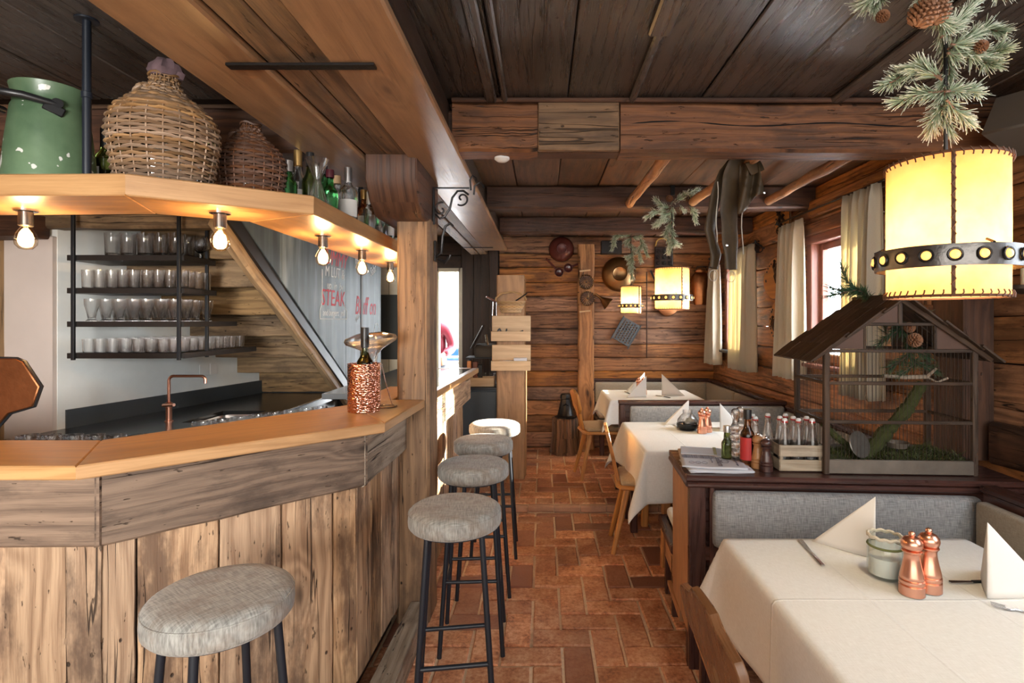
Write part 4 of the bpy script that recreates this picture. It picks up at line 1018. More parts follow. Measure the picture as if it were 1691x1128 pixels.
# copper cooler, wine bottle, decanter on its drying stand
wc_ = thing('wine_cooler', 'hammered copper wine cooler on the oak bar top', 'cooler', (-.790, 2.42, 1.14))
MB().lathe([(0, .0), (.068, 0), (.070, .003), (.070, .208), (.071, .212), (.067, .212), (.066, .006), (0, .006)], seg=48, fn=lambda a, z: 1+.004*math.sin(a*24)).build('cooler_wall', M_HAMMER, wc_)
bt = bottle('wine_bottle', 'dark green wine bottle with a black capsule standing in the copper cooler', (-.786, 2.42, 1.148), .036, .36, M_GLASSO, M_CAPB, .76, neck=.30, shoulder=.56)
dec = thing('decanter', 'flat-bottomed glass decanter upside down on a wire drying stand', 'decanter', (-.72, 2.52, 1.14))
Mt = Matrix.Translation((0, 0, .345)) @ Matrix.Rotation(R(180), 4, 'X') @ Matrix.Rotation(R(6), 4, 'Y')
pr = [(0, .003), (.06, 0), (.112, .018), (.119, .032), (.112, .046), (.08, .062), (.05, .078), (.026, .10), (.018, .13), (.016, .21), (.022, .24), (.020, .24), (.0135, .21), (.0155, .13), (.024, .10), (.048, .075), (.078, .059), (.109, .044), (.116, .032), (.109, .02), (.06, .003), (0, .006)]
MB().lathe(pr, c=(-.075, .0, 0), seg=40, M=Mt).build('glass_body', M_GLASS, dec)
st = MB().tube([(.048*math.cos(a), .048*math.sin(a), .004) for a in [2*PI*i/24 for i in range(24)]], .0035, 6, closed=True)
for s in (-1, 1):
    st.tube([(-.01+s*.03, .03*s, .004), (-.03+s*.022, .02*s, .11), (-.045+s*.018, .012*s, .20)], .0028, 6)
st.tube([(-.045+.024*math.cos(a),   .024*math.sin(a), .20) for a in [2*PI*i/16 for i in range(16)]], .003, 6, closed=True)
st.build('wire_stand', M_CHROME, dec)

# copper panel standing at the left end of the bar
cop = thing('copper_sign', 'large angular copper plate with a dark rim standing at the left edge of the bar', 'sign', (-1.98, 1.95, .94))
oc = [(-.30, .27), (-.12, .47), (.105, .465), (.13, .455), (.19, .365), (.165, .295), (.08, .27), (.035, .22), (.02, .17), (-.2, .15)]
Mz = Matrix(((1, 0, 0, 0), (0, 0, -1, 0), (0, 1, 0, 0), (0, 0, 0, 1)))
MB().prism(oc, -.012, .012, M=Mz, ch=.003).build('copper_sheet', M_COPPERO, cop)
MB().tube([(x, 0, z) for x, z in oc], .006, 6, closed=True).build('dark_rim', M_BLACK, cop)
MB().tube([(-.12, 0, 0), (-.12, 0, .16)], .02, 12).build('stem', M_BLACK, cop)

# wrought iron scroll brackets on the post
def spiral(c, r0, r1, a0, a1, n=22, flip=1):
    return [(c[0]+(r0+(r1-r0)*i/n)*math.cos(a0+(a1-a0)*i/n), c[1]+(r0+(r1-r0)*i/n)*math.sin(a0+(a1-a0)*i/n)) for i in range(n+1)]
def scroll(label, loc, sgn, s=1.0, hooks=True):
    t = thing('iron_bracket', label, 'bracket', loc, 0, 'wrought iron brackets on the post')
    f = lambda q: [(sgn*x*s, 0, z*s) for x, z in q]
    MB().bar((0, 0, -.23*s), (0, 0, .02*s), .014, .008).bar((0, 0, .015*s), (sgn*.24*s, 0, .015*s), .014, .008).build('frame_bar', M_IRON, t)
    a = spiral((.05, -.13), .008, .052, 1.0, -5.0)   # lower scroll opening to the right
    b = spiral((.19, -.055), .008, .05, 4.3, 4.3-6.5)
    MB().tube(f(a), .005, 7).build('scroll', M_IRON, t); MB().tube(f(b), .005, 7).build('scroll', M_IRON, t)
    MB().tube(f([(.012, -.16), (.04, -.19), (.075, -.175), (.11, -.12), (.125, -.05), (.16, -.005), (.20, -.004), (.235, -.03)]), .006, 7).build('scroll', M_IRON, t)
    if hooks: MB().tube(f([(.25, .0), (.245, .07), (.262, .10), (.285, .085), (.288, .06)]), .005, 7).tube(f([(.27, -.03), (.275, .03), (.31, .055), (.335, .03), (.338, .015)]), .005, 7).build('hook', M_IRON, t)
    return t
scroll('wrought iron scroll bracket with a bird-head hook on the aisle side of the post', (-.568, 2.86, 2.225), 1, .78)
scroll('wrought iron scroll bracket on the bar side of the post above the bottles', (-.752, 2.84, 2.20), -1, .62, False)
ch_ = thing('coat_hook', 'black iron coat hook with three prongs on the aisle side of the post', 'hook', (-.565, 2.9, 1.92))
MB().box((0, 0, -.01), (.008, .05, .11), bev=.003).build('back_plate', M_IRON, ch_)
MB().tube([(0, 0, -.04), (.03, -.01, -.02), (.04, -.02, .07), (.055, -.02, .12), (.08, -.02, .135), (.095, -.02, .12)], .007, 8).tube([(.01, .0, -.05), (.05, -.01, -.075), (.075, -.02, -.05), (.08, -.02, -.03)], .005, 7).tube([(.01, .0, -.05), (.045, .02, -.06), (.06, .03, -.035)], .005, 7).build('prong', M_IRON, ch_)
one('ceiling_spot', MB().lathe([(0, 0), (.035, 0), (.035, -.008), (.022, -.018), (0, -.02)], c=(-.185, 2.52, 2.295), seg=20), M_WHITEP, 'small round white fitting under the patched crossbeam', 'light fitting')
# ------------------------------------------------------------------ bar stools
def make_stool():
    t = thing('bar_stool', '', 'stool', (0, 0, 0), 0, 'round bar stools along the counter')
    H = .86
    pr = [(0, .075), (.12, .077), (.150, .074), (.163, .066), (.168, .058), (.170, .05), (.1715, .03), (.170, .012), (.162, .002), (.15, 0), (0, 0)]
    MB().lathe([(a, b+H-.077) for a, b in pr], seg=48, fn=lambda a, z: 1+.004*math.sin(3*a+1)).build('seat_cushion', F_STOOL, t, smooth=60)
    sc_ = t.name and KIDS[t.name][-1]
    MB().tube([(.1685*math.cos(a), .1685*math.sin(a), H-.020) for a in [2*PI*i/48 for i in range(48)]], .0022, 5, closed=True).build('piping', F_STOOL, sc_)
    MB().lathe([(0, H-.083), (.150, H-.083), (.150, H-.077), (0, H-.077)], seg=32).build('seat_plate', M_STEELB, t)
    c = []
    for i in range(4):
        a = PI/4+i*PI/2; top = Vector((.135*math.cos(a), .135*math.sin(a), H-.083)); bot = Vector((.205*math.cos(a), .205*math.sin(a), 0))
        MB().tube([top, bot], .0108, 12).build('leg', M_STEELB, t); c.append((top, bot))
    for i in range(4):
        z = .31 if i % 2 else .335; q = 1-z/(H-.083)
        a = c[i][0].lerp(c[i][1], q); b = c[(i+1) % 4][0].lerp(c[(i+1) % 4][1], q)
        MB().tube([a, b], .0085, 10).build('footrest_bar', M_STEELB, t)
    return t
s0 = make_stool()
for i, (x, y, rz_, lb_) in enumerate([
    (-.815, 1.385, R(52), 'grey-beige round bar stool nearest the camera, alone at the front of the bar'),
    (-.322, 2.02, R(8), 'grey round bar stool beside the timber post, front of the row of four'),
    (-.332, 2.64, R(3), 'grey-beige round bar stool, second in the row of four'),
    (-.340, 3.16, R(6), 'round bar stool third in the row of four, sunlight on its rear edge'),
    (-.318, 3.66, R(2), 'round bar stool at the far end of the row, its seat in full sunlight')]):
    o = s0 if i == 0 else dup(s0); o.location = (x, y, 0); o.rotation_euler = (0, 0, rz_); o['label'] = lb_

# ------------------------------------------------------------------ chairs
def make_chair(mat, label, loc, rz, style, cush=F_SEAT):
    """local: the sitter faces +x; the back is at -x"""
    t = thing('dining_chair', label, 'chair', loc, rz)
    seat = [(-.20, -.12), (-.17, -.17), (.16, -.215), (.20, -.19), (.21, 0), (.20, .19), (.16, .215), (-.17, .17), (-.20, .12)]
    sb_ = MB().prism(seat, .425, .455, ch=.008, long=0).build('seat_board', mat, t)
    MB().pad((.01, 0, .475), (.36, .37, .04), r=.02, puff=.016).build('seat_cushion', cush, sb_)
    for (x, y, dx, dy) in ((.13, .14, .06, .05), (.13, -.14, .06, -.05), (-.12, .10, -.10, .06), (-.12, -.10, -.10, -.06)):
        MB().bar((x, y, .43), (x+dx, y+dy, 0), .042, .042, up=(1, 0, 0), bev=.009, w1=.028, h1=.03, n=2).build('leg', mat, t)
    MB().bar((-.15, 0, .41), (.14, 0, .41), .05, .035, bev=.005).build('seat_batten', mat, t)
    # backrest board with a cut-out, leaning back
    if style == 'carved':
        half = [(.06, 0), (.062, .12), (.08, .20), (.12, .25), (.165, .268), (.19, .285), (.19, .365), (.175, .385), (.12, .395), (.085, .405), (.065, .43), (.035, .435)]
    else:
        half = [(.060, 0), (.055, .10), (.075, .17), (.145, .215), (.155, .235), (.155, .36), (.140, .375), (.07, .382), (.05, .40)]
    out = half+[(-a, b) for a, b in half[::-1]]
    hole = [(.022*math.cos(a)*(1+.35*(math.sin(a) > 0)), .215+.055*math.sin(a)) for a in [2*PI*i/14 for i in range(14)]]
    me = curve_board(out, [hole], .024, .003)
    tilt = R(13)
    M = Matrix.Translation((-.175, 0, .44)) @ Matrix.Rotation(-tilt, 4, 'Y') @ Matrix(((0, 0, 1, 0), (1, 0, 0, 0), (0, 1, 0, 0), (0, 0, 0, 1)))
    MB().mesh(me, long=1, M=M).build('backrest', mat, t)
    return t
make_chair(W_CHAIRD, 'brown carved chair at the front table, its backrest cut with a slot', (.665, 1.35, 0), R(4), 'carved')
make_chair(W_CHAIR, 'honey-coloured wooden chair with a beige cushion at the middle table', (.70, 3.74, 0), R(-4), 'plain')
make_chair(W_CHAIR, 'honey-coloured wooden chair with a beige cushion at the farthest table, near the stump', (.56, 5.22, RISE), R(8), 'plain')

# ------------------------------------------------------------------ tables with cloths
def cloth_fn(a, b, h, seed, fold=.2):
    rs = random.Random(seed); ph = [rs.uniform(0, 6) for _ in range(8)]
    def fn(u, v):
        U = (u*2-1)*(a+h); V = (v*2-1)*(b+h)
        du = max(abs(U)-a, 0); dv = max(abs(V)-b, 0); sx = 1 if U > 0 else -1; sy = 1 if V > 0 else -1
        if du == 0 and dv == 0: return (U, V, .0012*math.sin(U*9+ph[0])*math.sin(V*7+ph[1]))
        r = math.hypot(du, dv); ang = math.atan2(dv, du); lip = min(r, .02)
        if dv == 0:
            k = .07+.05*math.sin(V*13+ph[2+(sx > 0)])*(1-abs(V/b)**4)+.13*abs(V/b)**6
        elif du == 0:
            k = .07+.05*math.sin(U*13+ph[4+(sy > 0)])*(1-abs(U/a)**4)+.13*abs(U/a)**6
        else: k = .20+fold*math.sin(2*ang)**2
        o = .004+lip*.5+(r-lip)*k; zz = -math.sqrt(max(r*r-o*o, 0)) if r > .01 else -r*.5
        zz = -(max(0, r-.012))*math.sqrt(max(.2, 1-k*k))-min(r, .012)*.5
        return (sx*(min(abs(U), a)+o*math.cos(ang)), sy*(min(abs(V), b)+o*math.sin(ang)), zz)
    return fn
def crease_mat():
    t = NT('tablecloth_creased'); x, y, r, rc, tc = t.base(); sp = t.node('ShaderNodeSeparateXYZ'); t.link(tc.outputs['Object'], sp.inputs[0])
    a = t.noise(t.comb(t.math('MULTIPLY', x, 60), t.math('MULTIPLY', y, 650)), 1, 2); b = t.noise(t.comb(t.math('MULTIPLY', x, 650), t.math('MULTIPLY', y, 60), 3), 1, 2)
    g = t.math('ADD', t.math('MULTIPLY', a, .5), t.math('MULTIPLY', b, .5))
    def line(s, off): return t.math('SUBTRACT', 1, t.smooth(t.math('ABSOLUTE', t.math('SUBTRACT', s, off)), 0, .006))
    ls = [line(sp.outputs[0], -.17), line(sp.outputs[0], .14), line(sp.outputs[1], -.22), line(sp.outputs[1], .16)]
    l = ls[0]
    for q in ls[1:]: l = t.math('MAXIMUM', l, q)
    n = t.noise(tc.outputs['Object'], 5, 3)
    t.bump(t.math('ADD', t.math('ADD', t.math('MULTIPLY', g, .12), l), t.math('MULTIPLY', n, .8)), .35, .004)
    return t.set(Base_Color=t.ramp(g, [(.36, (.78, .76, .72)), (.62, (.88, .87, .84))]), Roughness=.85, Specular_IOR_Level=.2, Sheen_Weight=.1)
F_CLOTH = crease_mat()
def table(label, cx, cyy, a, b, h, z0, seed, cl):
    t = thing('dining_table', label, 'table', (cx, cyy, z0))
    MB().box((0, 0, .735), (2*a-.02, 2*b-.02, .035), bev=.006).build('table_top', W_CHAIR, t)
    for sx in (-1, 1):
        for sy in (-1, 1): MB().bar((sx*(a-.16), sy*(b-.15), .72), (sx*(a-.14), sy*(b-.13), 0), .05, .05, up=(1, 0, 0), bev=.006).build('leg', W_CHAIR, t)
    MB().box((0, 0, .68), (2*a-.2, 2*b-.2, .08)).build('apron', W_CHAIR, t)
    m = MB().grid(84, 84, cloth_fn(a, b, h, seed), 2*a, 2*b)
    o = m.build('tablecloth', F_CLOTH, None, thick=.0016, smooth=0)
    o.data.polygons.foreach_set('use_smooth', [True]*len(o.data.polygons))
    o.location = (cx, cyy, z0+.7555); tag(o, cl, 'tablecloth', 'white tablecloths')
    return t
table('wooden dining table under a white cloth, closest to the camera', 1.09, 1.37, .43, .59, .27, 0, 3, 'white linen cloth on the front table')
table('wooden dining table under a white cloth, between the two bench dividers', 1.07, 3.76, .44, .47, .31, 0, 8, 'white linen cloth on the middle table, sun on its left edge')
table('wooden dining table under a white cloth, nearest the back wall', 1.06, 5.34, .43, .37, .22, RISE, 5, 'white linen cloth on the farthest table')

# ------------------------------------------------------------------ benches
b1 = thing('settle_bench', 'double-sided dark wood settle with grey upholstered back behind the front table', 'bench', (.62, 2.30, 0), R(-4.2))
Lb = 1.335; Db = .44
MB().box((.015, Db/2, .535), (.024, Db-.02, .67), bev=.003, long=2).build('side_panel', W_SIDE, b1)
MB().prism([(.0, .0), (.05, 0), (.05, .36), (.03, .36)], 0, .024, M=Matrix.Translation((.0, Db/2, .2)) @ Matrix.Rotation(PI/2, 4, 'Y') @ Matrix.Rotation(0, 4, 'Z')).build('side_foot', W_SIDE, b1)
MB().bar((-.012, Db/2, .877), (Lb, Db/2, .877), Db+.03, .026, bev=.008, n=2).build('ledge_top', W_MAHOG, b1)
MB().bar((-.008, -.005, .852), (Lb, -.005, .852), .03, .022, bev=.007).bar((-.006, -.005, .852), (-.006, Db, .852), .02, .022, bev=.007).build('ledge_moulding', W_MAHOG, b1)
MB().box((Lb/2, .04, .52), (Lb-.02, .02, .68)).build('back_panel', W_MAHOG, b1)
for x, wd in ((.035, .07), (Lb-.03, .05)): MB().box((x, .012, .46), (wd, .035, .78), bev=.004).build('stile', W_MAHOG, b1)
MB().box((.095, .004, .56), (.02, .02, .60), bev=.003).build('stile', W_MAHOG, b1)
MB().box((Lb/2, .012, .56), (Lb, .03, .06), bev=.004).build('rail', W_MAHOG, b1)
MB().pad((.625, -.012, .712), (1.06, .06, .235), r=.024, fn=lambda o, p: o+Vector((0, -.012*(1-p[0]**2)*(1-p[2]**2) if p[1] < 0 else 0, 0))).build('back_cushion', F_BENCH, b1)
MB().bar((.03, -.44, .385), (Lb-.1, -.44, .385), .04, .05, bev=.006).bar((.035, -.43, .385), (.035, .0, .385), .05, .045, bev=.008).box((Lb/2, -.2, .40), (Lb-.1, .46, .025)).build('seat_board', W_MAHOG, b1)
MB().pad((.06+.60, -.205, .44), (1.18, .42, .06), r=.028, puff=.012).build('seat_cushion', F_SEAT, b1)
MB().bar((.03, Db+.44, .385), (Lb-.1, Db+.44, .385), .04, .05, bev=.006).bar((.02, Db, .388), (.02, Db+.45, .388), .05, .045, bev=.008).box((Lb/2, Db+.22, .40), (Lb-.1, .44, .025)).build('seat_board', W_MAHOG, b1)
MB().pad((.035+.60, Db+.215, .445), (1.20, .40, .06), r=.028, puff=.012).build('seat_cushion', F_BENCH if False else F_TABLE, b1)
for y in (-.39, -.12, .16, Db+.12, Db+.36): MB().box((.045, y, .15), (.05, .04, .33), bev=.004, long=2).build('foot', W_MAHOG, b1)
MB().bar((.03, -.42, .27), (.03, Db+.4, .27), .02, .12, bev=.003).build('skirt_board', W_SIDE, b1)

b2 = thing('settle_bench', 'dark wood bench divider with a grey back, between the middle and farthest tables', 'bench', (.62, 4.36, 0))
Lc = 1.33
MB().bar((0, .03, .885), (Lc, .03, .885), .10, .025, bev=.006).build('ledge_top', W_MAHOG, b2)
MB().box((Lc/2, .03, .55), (Lc, .05, .64)).build('back_panel', W_MAHOG, b2)
MB().box((.025, .03, .45), (.045, .08, .87), long=2).build('stile', W_MAHOG, b2)
MB().pad((Lc/2+.03, -.012, .74), (Lc-.10, .05, .24), r=.02).build('back_cushion', F_BENCH, b2)
MB().bar((.03, -.42, .385), (Lc, -.42, .385), .04, .05).bar((.02, -.43, .388), (.02, 0, .388), .05, .045, bev=.008).box((Lc/2, -.2, .40), (Lc-.1, .4, .025)).build('seat_board', W_MAHOG, b2)
MB().pad((.67, -.2, .44), (1.2, .38, .06), r=.028, puff=.01).build('seat_cushion', F_SEAT, b2)
MB().box((Lc/2, .30, .44), (Lc-.1, .42, .025)).bar((.02, .06, .43), (.02, .5, .43), .05, .045, bev=.008).build('seat_board', W_MAHOG, b2)
MB().pad((.67, .29, .485), (1.2, .38, .06), r=.028, puff=.01).build('seat_cushion', F_TABLE, b2)
for y in (-.38, -.1, .44): MB().box((.05, y, .18+(.03 if y > 0 else 0)), (.05, .05, .36), long=2).build('foot', W_MAHOG, b2)

def wall_bench(label, p0, p1, side, z0, mat, ztop=.84, seat=True, segs=1, cz=(.56, .81)):
    """bench along a wall from p0 to p1, with side = unit vector towards the room"""
    p0 = Vector(p0+(0,)); p1 = Vector(p1+(0,)); s = Vector(side+(0,)); d = (p1-p0); L = d.length; d.normalize()
    t = thing('corner_bench', label, 'bench', (p0.x, p0.y, z0)); rot = math.atan2(d.y, d.x); O = p0
    def W(u, v, z): q = O+d*u+s*v; return (q.x, q.y, z0+z)
    MB().bar(W(0, .03, ztop), W(L, .03, ztop), .07, .026, bev=.006).build('top_rail', W_MAHOG, t, world=True)
    MB().bar(W(0, .035, ztop-.30), W(L, .035, ztop-.30), .03, .58, bev=.003).build('back_panel', W_MAHOG, t, world=True)
    for i in range(segs):
        a = L*i/segs+.012; b = L*(i+1)/segs-.012; c = W((a+b)/2, .075, (cz[0]+cz[1])/2)
        M = Matrix.Rotation(rot, 4, 'Z')
        MB().pad(c, (b-a, .05, cz[1]-cz[0]), r=.022, M=M).build('back_cushion', mat, t, world=True)
    if seat:
        MB().bar(W(0, .26, .395), W(L, .26, .395), .42, .03, bev=.006).bar(W(0, .45, .37), W(L, .45, .37), .035, .06, bev=.006).build('seat_board', W_MAHOG, t, world=True)
        M = Matrix.Rotation(rot, 4, 'Z'); MB().pad(W(L/2, .27, .44), (L-.03, .38, .06), r=.028, M=M, puff=.008).build('seat_cushion', mat, t, world=True)
        for u in (.06, L-.06): MB().bar(W(u, .36, 0), W(u, .36, .37), .05, .05).build('foot', W_MAHOG, t, world=True)
    return t
wall_bench('beige upholstered bench along the plank back wall behind the farthest table', (.60, 6.36), (1.94, 6.36), (0, -1), RISE, F_BENCHW, .80, cz=(.54, .775))
wall_bench('beige upholstered bench under the far window, along the right wall', (1.985, 6.30), (1.985, 4.45), (-1, 0), RISE, F_BENCHW, .80, cz=(.54, .775), segs=2, seat=False)
wall_bench('upholstered bench under the near window, beside the middle table', (1.985, 4.30), (1.985, 2.80), (-1, 0), 0, F_BENCH, .86, cz=(.58, .83), segs=2, seat=False)
wall_bench('brown-grey upholstered wall bench right of the front table', (1.80, 2.16), (1.78, .5), (-1, 0), 0, F_BENCHW, .875, cz=(.58, .835), segs=1)
one('dark_plank', MB().bar((2.045, 2.46, .99), (2.045, 1.2, .99), .045, .18, bev=.012, n=6, jit=.006), W_BEAMD, 'dark charred plank fixed low on the right wall beside the post', 'plank')

# ------------------------------------------------------------------ place settings
def napkin(label, loc, h, wd, ang, spread, group=None):
    """two stiff folded triangles meeting in an upright edge"""
    t = thing('folded_napkin', label, 'napkin', loc, ang, group)
    m = MB()
    for s in (-1, 1):
        n = 10; e = Vector((math.cos(s*spread/2), math.sin(s*spread/2), 0)); pn = Vector((-e.y, e.x, 0))*s
        def fn(u, v): r = v*(1-u); return Vector((0, 0, u*h))+e*(wd*r)+pn*(.006*math.sin(PI*v)*(1-u))
        m.grid(n, n, fn, .2, .2)
    m.build('paper_fold', M_NAPKIN, t, thick=.0012, smooth=60)
    return t
def mill(label, loc, h, mat, group, name='pepper_mill', knob=None):
    t = thing(name, label, 'mill', loc, 0, group); s = h/.175; k = s
    pr = [(0, 0), (.0335, 0), (.0335, .026), (.030, .028), (.033, .031), (.0335, .036), (.033, .040), (.0295, .042), (.032, .046), (.031, .053), (.025, .078), (.021, .098), (.020, .110), (.0235, .117), (.026, .119), (.026, .122), (.022, .124), (0, .124)]
    MB().lathe([(a*k*.97, b*k) for a, b in pr], seg=28).build('mill_body', mat, t, smooth=50)
    mh = MB().lathe([(a*k*.97, b*k) for a, b in [(0, .125), (.022, .125), (.0265, .131), (.0285, .139), (.027, .148), (.020, .157), (.011, .161), (.0, .162)]], seg=28).build('mill_head', mat, t, smooth=60)
    MB().lathe([(a*k, b*k) for a, b in [(0, .16), (.006, .161), (.009, .166), (.008, .172), (.004, .175), (0, .1755)]], seg=16).build('knob', knob or mat, mh, smooth=60)
    return t
def knife(label, a, b, mat=M_CHROME, group=None):
    a = Vector(a); b = Vector(b); d = (b-a); L = d.length; d.normalize()
    t = thing('table_knife', label, 'knife', tuple(a), math.atan2(d.y, d.x), group)
    MB().prism([(0, -.006), (L*.42, -.005), (L*.42, .005), (0, .006)], 0, .006, ch=.002).build('handle', mat, t)
    MB().prism([(L*.42, -.004), (L*.95, -.010), (L, -.003), (L*.98, .006), (L*.42, .005)], .002, .0035).build('blade', M_CHROME, t)
    return t
def fork(label, a, b, mat=M_CHROME):
    a = Vector(a); b = Vector(b); d = (b-a); L = d.length; d.normalize()
    t = thing('table_fork', label, 'fork', tuple(a), math.atan2(d.y, d.x))
    MB().prism([(0, -.007), (L*.6, -.003), (L*.66, -.011), (L*.76, -.012), (L*.76, .012), (L*.66, .011), (L*.6, .003), (0, .007)], 0, .004, ch=.001).build('handle', mat, t)
    m = MB()
    for k in range(4): m.bar((L*.75, -.0105+.007*k, .002), (L, -.0095+.0063*k, .005), .0035, .002, bev=.0005)
    m.build('tines', mat, t)
    return t
ZT = .7575
def ang(a, b): return math.atan2(b[1]-a[1], b[0]-a[0])
napkin('white folded paper napkin standing left of the jar on the front table', (1.095, 1.79, ZT), .205, .20, R(115), R(34))
napkin('white folded paper napkin at the right edge of the front table', (1.255, 1.535, ZT), .215, .21, R(30), R(50))
mill('polished copper pepper mill, left of the pair on the front table', (1.062, 1.565, ZT), .178, M_COPPERB, 'copper mills on the tables')
mill('polished copper salt mill, right of the pair on the front table', (1.125, 1.585, ZT), .180, M_COPPERB, 'copper mills on the tables')
jar = thing('sugar_jar', 'wide clear preserving jar with a cord rim holding white sugar on the front table', 'jar', (1.052, 1.67, ZT))
MB().lathe([(0, .002), (.04, 0), (.048, .008), (.050, .03), (.049, .085), (.044, .098), (.044, .128), (.041, .128), (.041, .098), (.046, .084), (.047, .03), (.045, .010), (0, .006)], seg=36).build('glass_body', M_GLASSGR, jar)
MB().lathe([(0, .008), (.043, .010), (.0445, .03), (.044, .062), (.02, .068), (0, .070)], seg=28).build('sugar', M_SUGAR, jar)
MB().tube([(.046*math.cos(a), .046*math.sin(a), .124+.002*math.sin(a*11)) for a in [2*PI*i/60 for i in range(60)]], .0055, 6, closed=True).build('cord_rim', M_ROPE, jar)
MB().tube([(.0475*math.cos(a), .0475*math.sin(a), .096) for a in [2*PI*i/40 for i in range(40)]], .0035, 6, closed=True).build('cord_ring', plain('olive_cord', (.14, .15, .05), .8), jar)
knife('silver table knife left of the napkin on the front table', (.895, 1.735, ZT+.001), (.918, 1.945, ZT+.001))
knife('dark table knife lying between the copper mills and the right napkin', (1.335, 1.63, ZT+.001), (1.215, 1.625, ZT+.001), M_STEEL)
fork('table fork at the right edge of the front table', (1.345, 1.43, ZT+.001), (1.235, 1.50, ZT+.001))
# middle table
napkin('white folded paper napkin behind the glass jar on the middle table', (1.105, 4.10, ZT), .19, .19, R(165), R(40))
napkin('white folded paper napkin right of the copper mills on the middle table', (1.26, 3.86, ZT), .20, .19, R(35), R(50))
mill('copper pepper mill, left of the pair on the middle table', (1.115, 3.80, ZT), .175, M_COPPERB, 'copper mills on the tables')
mill('copper salt mill, right of the pair on the middle table', (1.165, 3.84, ZT), .178, M_COPPERB, 'copper mills on the tables')
gj = thing('glass_jar', 'round glass jar in a dark holder with a white egg-shaped candle on the middle table', 'jar', (1.05, 3.93, ZT))
MB().lathe([(0, .004), (.06, .004), (.075, .03), (.072, .07), (.05, .10), (.034, .115), (.034, .14), (.032, .14), (.032, .114), (.048, .098), (.069, .069), (.072, .03), (.058, .008), (0, .008)], seg=30).build('glass_body', M_GLASS, gj)
MB().lathe([(0, 0), (.06, 0), (.079, .028), (.078, .045), (.074, .045), (.074, .03), (.058, .003), (0, .003)], seg=30).build('dark_holder', M_STEEL, gj)
MB().lathe([(0, .012), (.025, .014), (.036, .035), (.033, .062), (.018, .082), (0, .088)], c=(.015, 0, 0), seg=20).build('egg_candle', M_SUGAR, gj)
knife('table knife at the far left of the middle table', (1.00, 3.93, ZT+.001), (.985, 4.13, ZT+.001), M_STEEL)
fork('table fork between the mills and the right napkin of the middle table', (1.20, 3.98, ZT+.001), (1.33, 3.97, ZT+.001))
# farthest table
Z3 = ZT+RISE
napkin('white folded paper napkin behind the mills on the farthest table', (1.045, 5.55, Z3), .20, .2, R(170), R(45))
napkin('white folded paper napkin in the middle of the farthest table', (.99, 5.17, Z3), .20, .2, R(-80+180+60), R(60))
napkin('white folded paper napkin at the right of the farthest table', (1.16, 5.28, Z3), .21, .22, R(10), R(40))
mill('copper pepper mill, left of the pair on the farthest table', (.945, 5.32, Z3), .175, M_COPPERB, 'copper mills on the tables')
mill('copper salt mill, right of the pair on the farthest table', (.995, 5.34, Z3), .175, M_COPPERB, 'copper mills on the tables')
knife('table knife at the far left of the farthest table', (.87, 5.38, Z3+.001), (.84, 5.55, Z3+.001), M_STEEL)
knife('table knife at the front of the farthest table', (1.20, 5.10, Z3+.001), (1.10, 5.28, Z3+.001), M_STEEL)
# ------------------------------------------------------------------ on the settle ledge
ZL = .891
RL = R(-4.2); cL, sL = math.cos(RL), math.sin(RL)
def LP(u, v, z=0): return Vector((.62+u*cL-v*sL, 2.30+u*sL+v*cL, ZL+z))
# birdcage
cage = thing('birdcage', 'old rusty wire birdcage shaped like a house with a shingled roof on the settle ledge', 'birdcage', tuple(LP(.585, .06)), R(-3))
CW, CD, HE = .605, .30, .53
for x in (0, CW):
    for y in (0, CD): MB().bar((x, y, 0), (x, y, HE), .022, .022, up=(1, 0, 0), bev=.003, n=4, jit=.001).build('corner_post', W_CAGE, cage)
MB().box((CW/2, CD/2, .006), (CW-.02, CD-.02, .01)).build('tray_floor', M_ZINC, cage)
for (x, y, sx, sy) in ((CW/2, -.004, CW+.01, .012), (CW/2, CD+.004, CW+.01, .012), (-.004, CD/2, .012, CD), (CW+.004, CD/2, .012, CD)):
    MB().box((x, y, .032), (sx, sy, .06)).build('tray_side', M_ZINC, cage)
zr = [.22, .385, HE-.008]
for z in zr:
    for (a, b) in (((0, 0), (CW, 0)), ((0, CD), (CW, CD)), ((0, 0), (0, CD)), ((CW, 0), (CW, CD))):
        MB().bar((a[0], a[1], z), (b[0], b[1], z), .014, .014, bev=.002, n=3, jit=.0008).build('rail', W_CAGE, cage)
wr_ = MB(); ns = 38
for i in range(1, ns):
    x = CW*i/ns
    for y in (0, CD): wr_.tube([(x+random.uniform(-.001, .001), y, .06), (x+random.uniform(-.001, .001), y, HE-.01)], .0009, 4, cap=False)
for i in range(1, 18):
    y = CD*i/18
    for x in (0, CW): wr_.tube([(x, y, .06), (x, y, HE-.01)], .0009, 4, cap=False)
for i in range(14):
    x = .17+(CW-.34)*i/13; wr_.tube([(x, 0, HE), (x, 0, HE+.10)], .0009, 4, cap=False)
wr_.build('wire_bars', M_WIRE, cage)['kind'] = 'stuff'
xm = CW/2; zr_top = HE+.205
def tri(p): return MB().prism(p, -.003, .003, M=Mz)
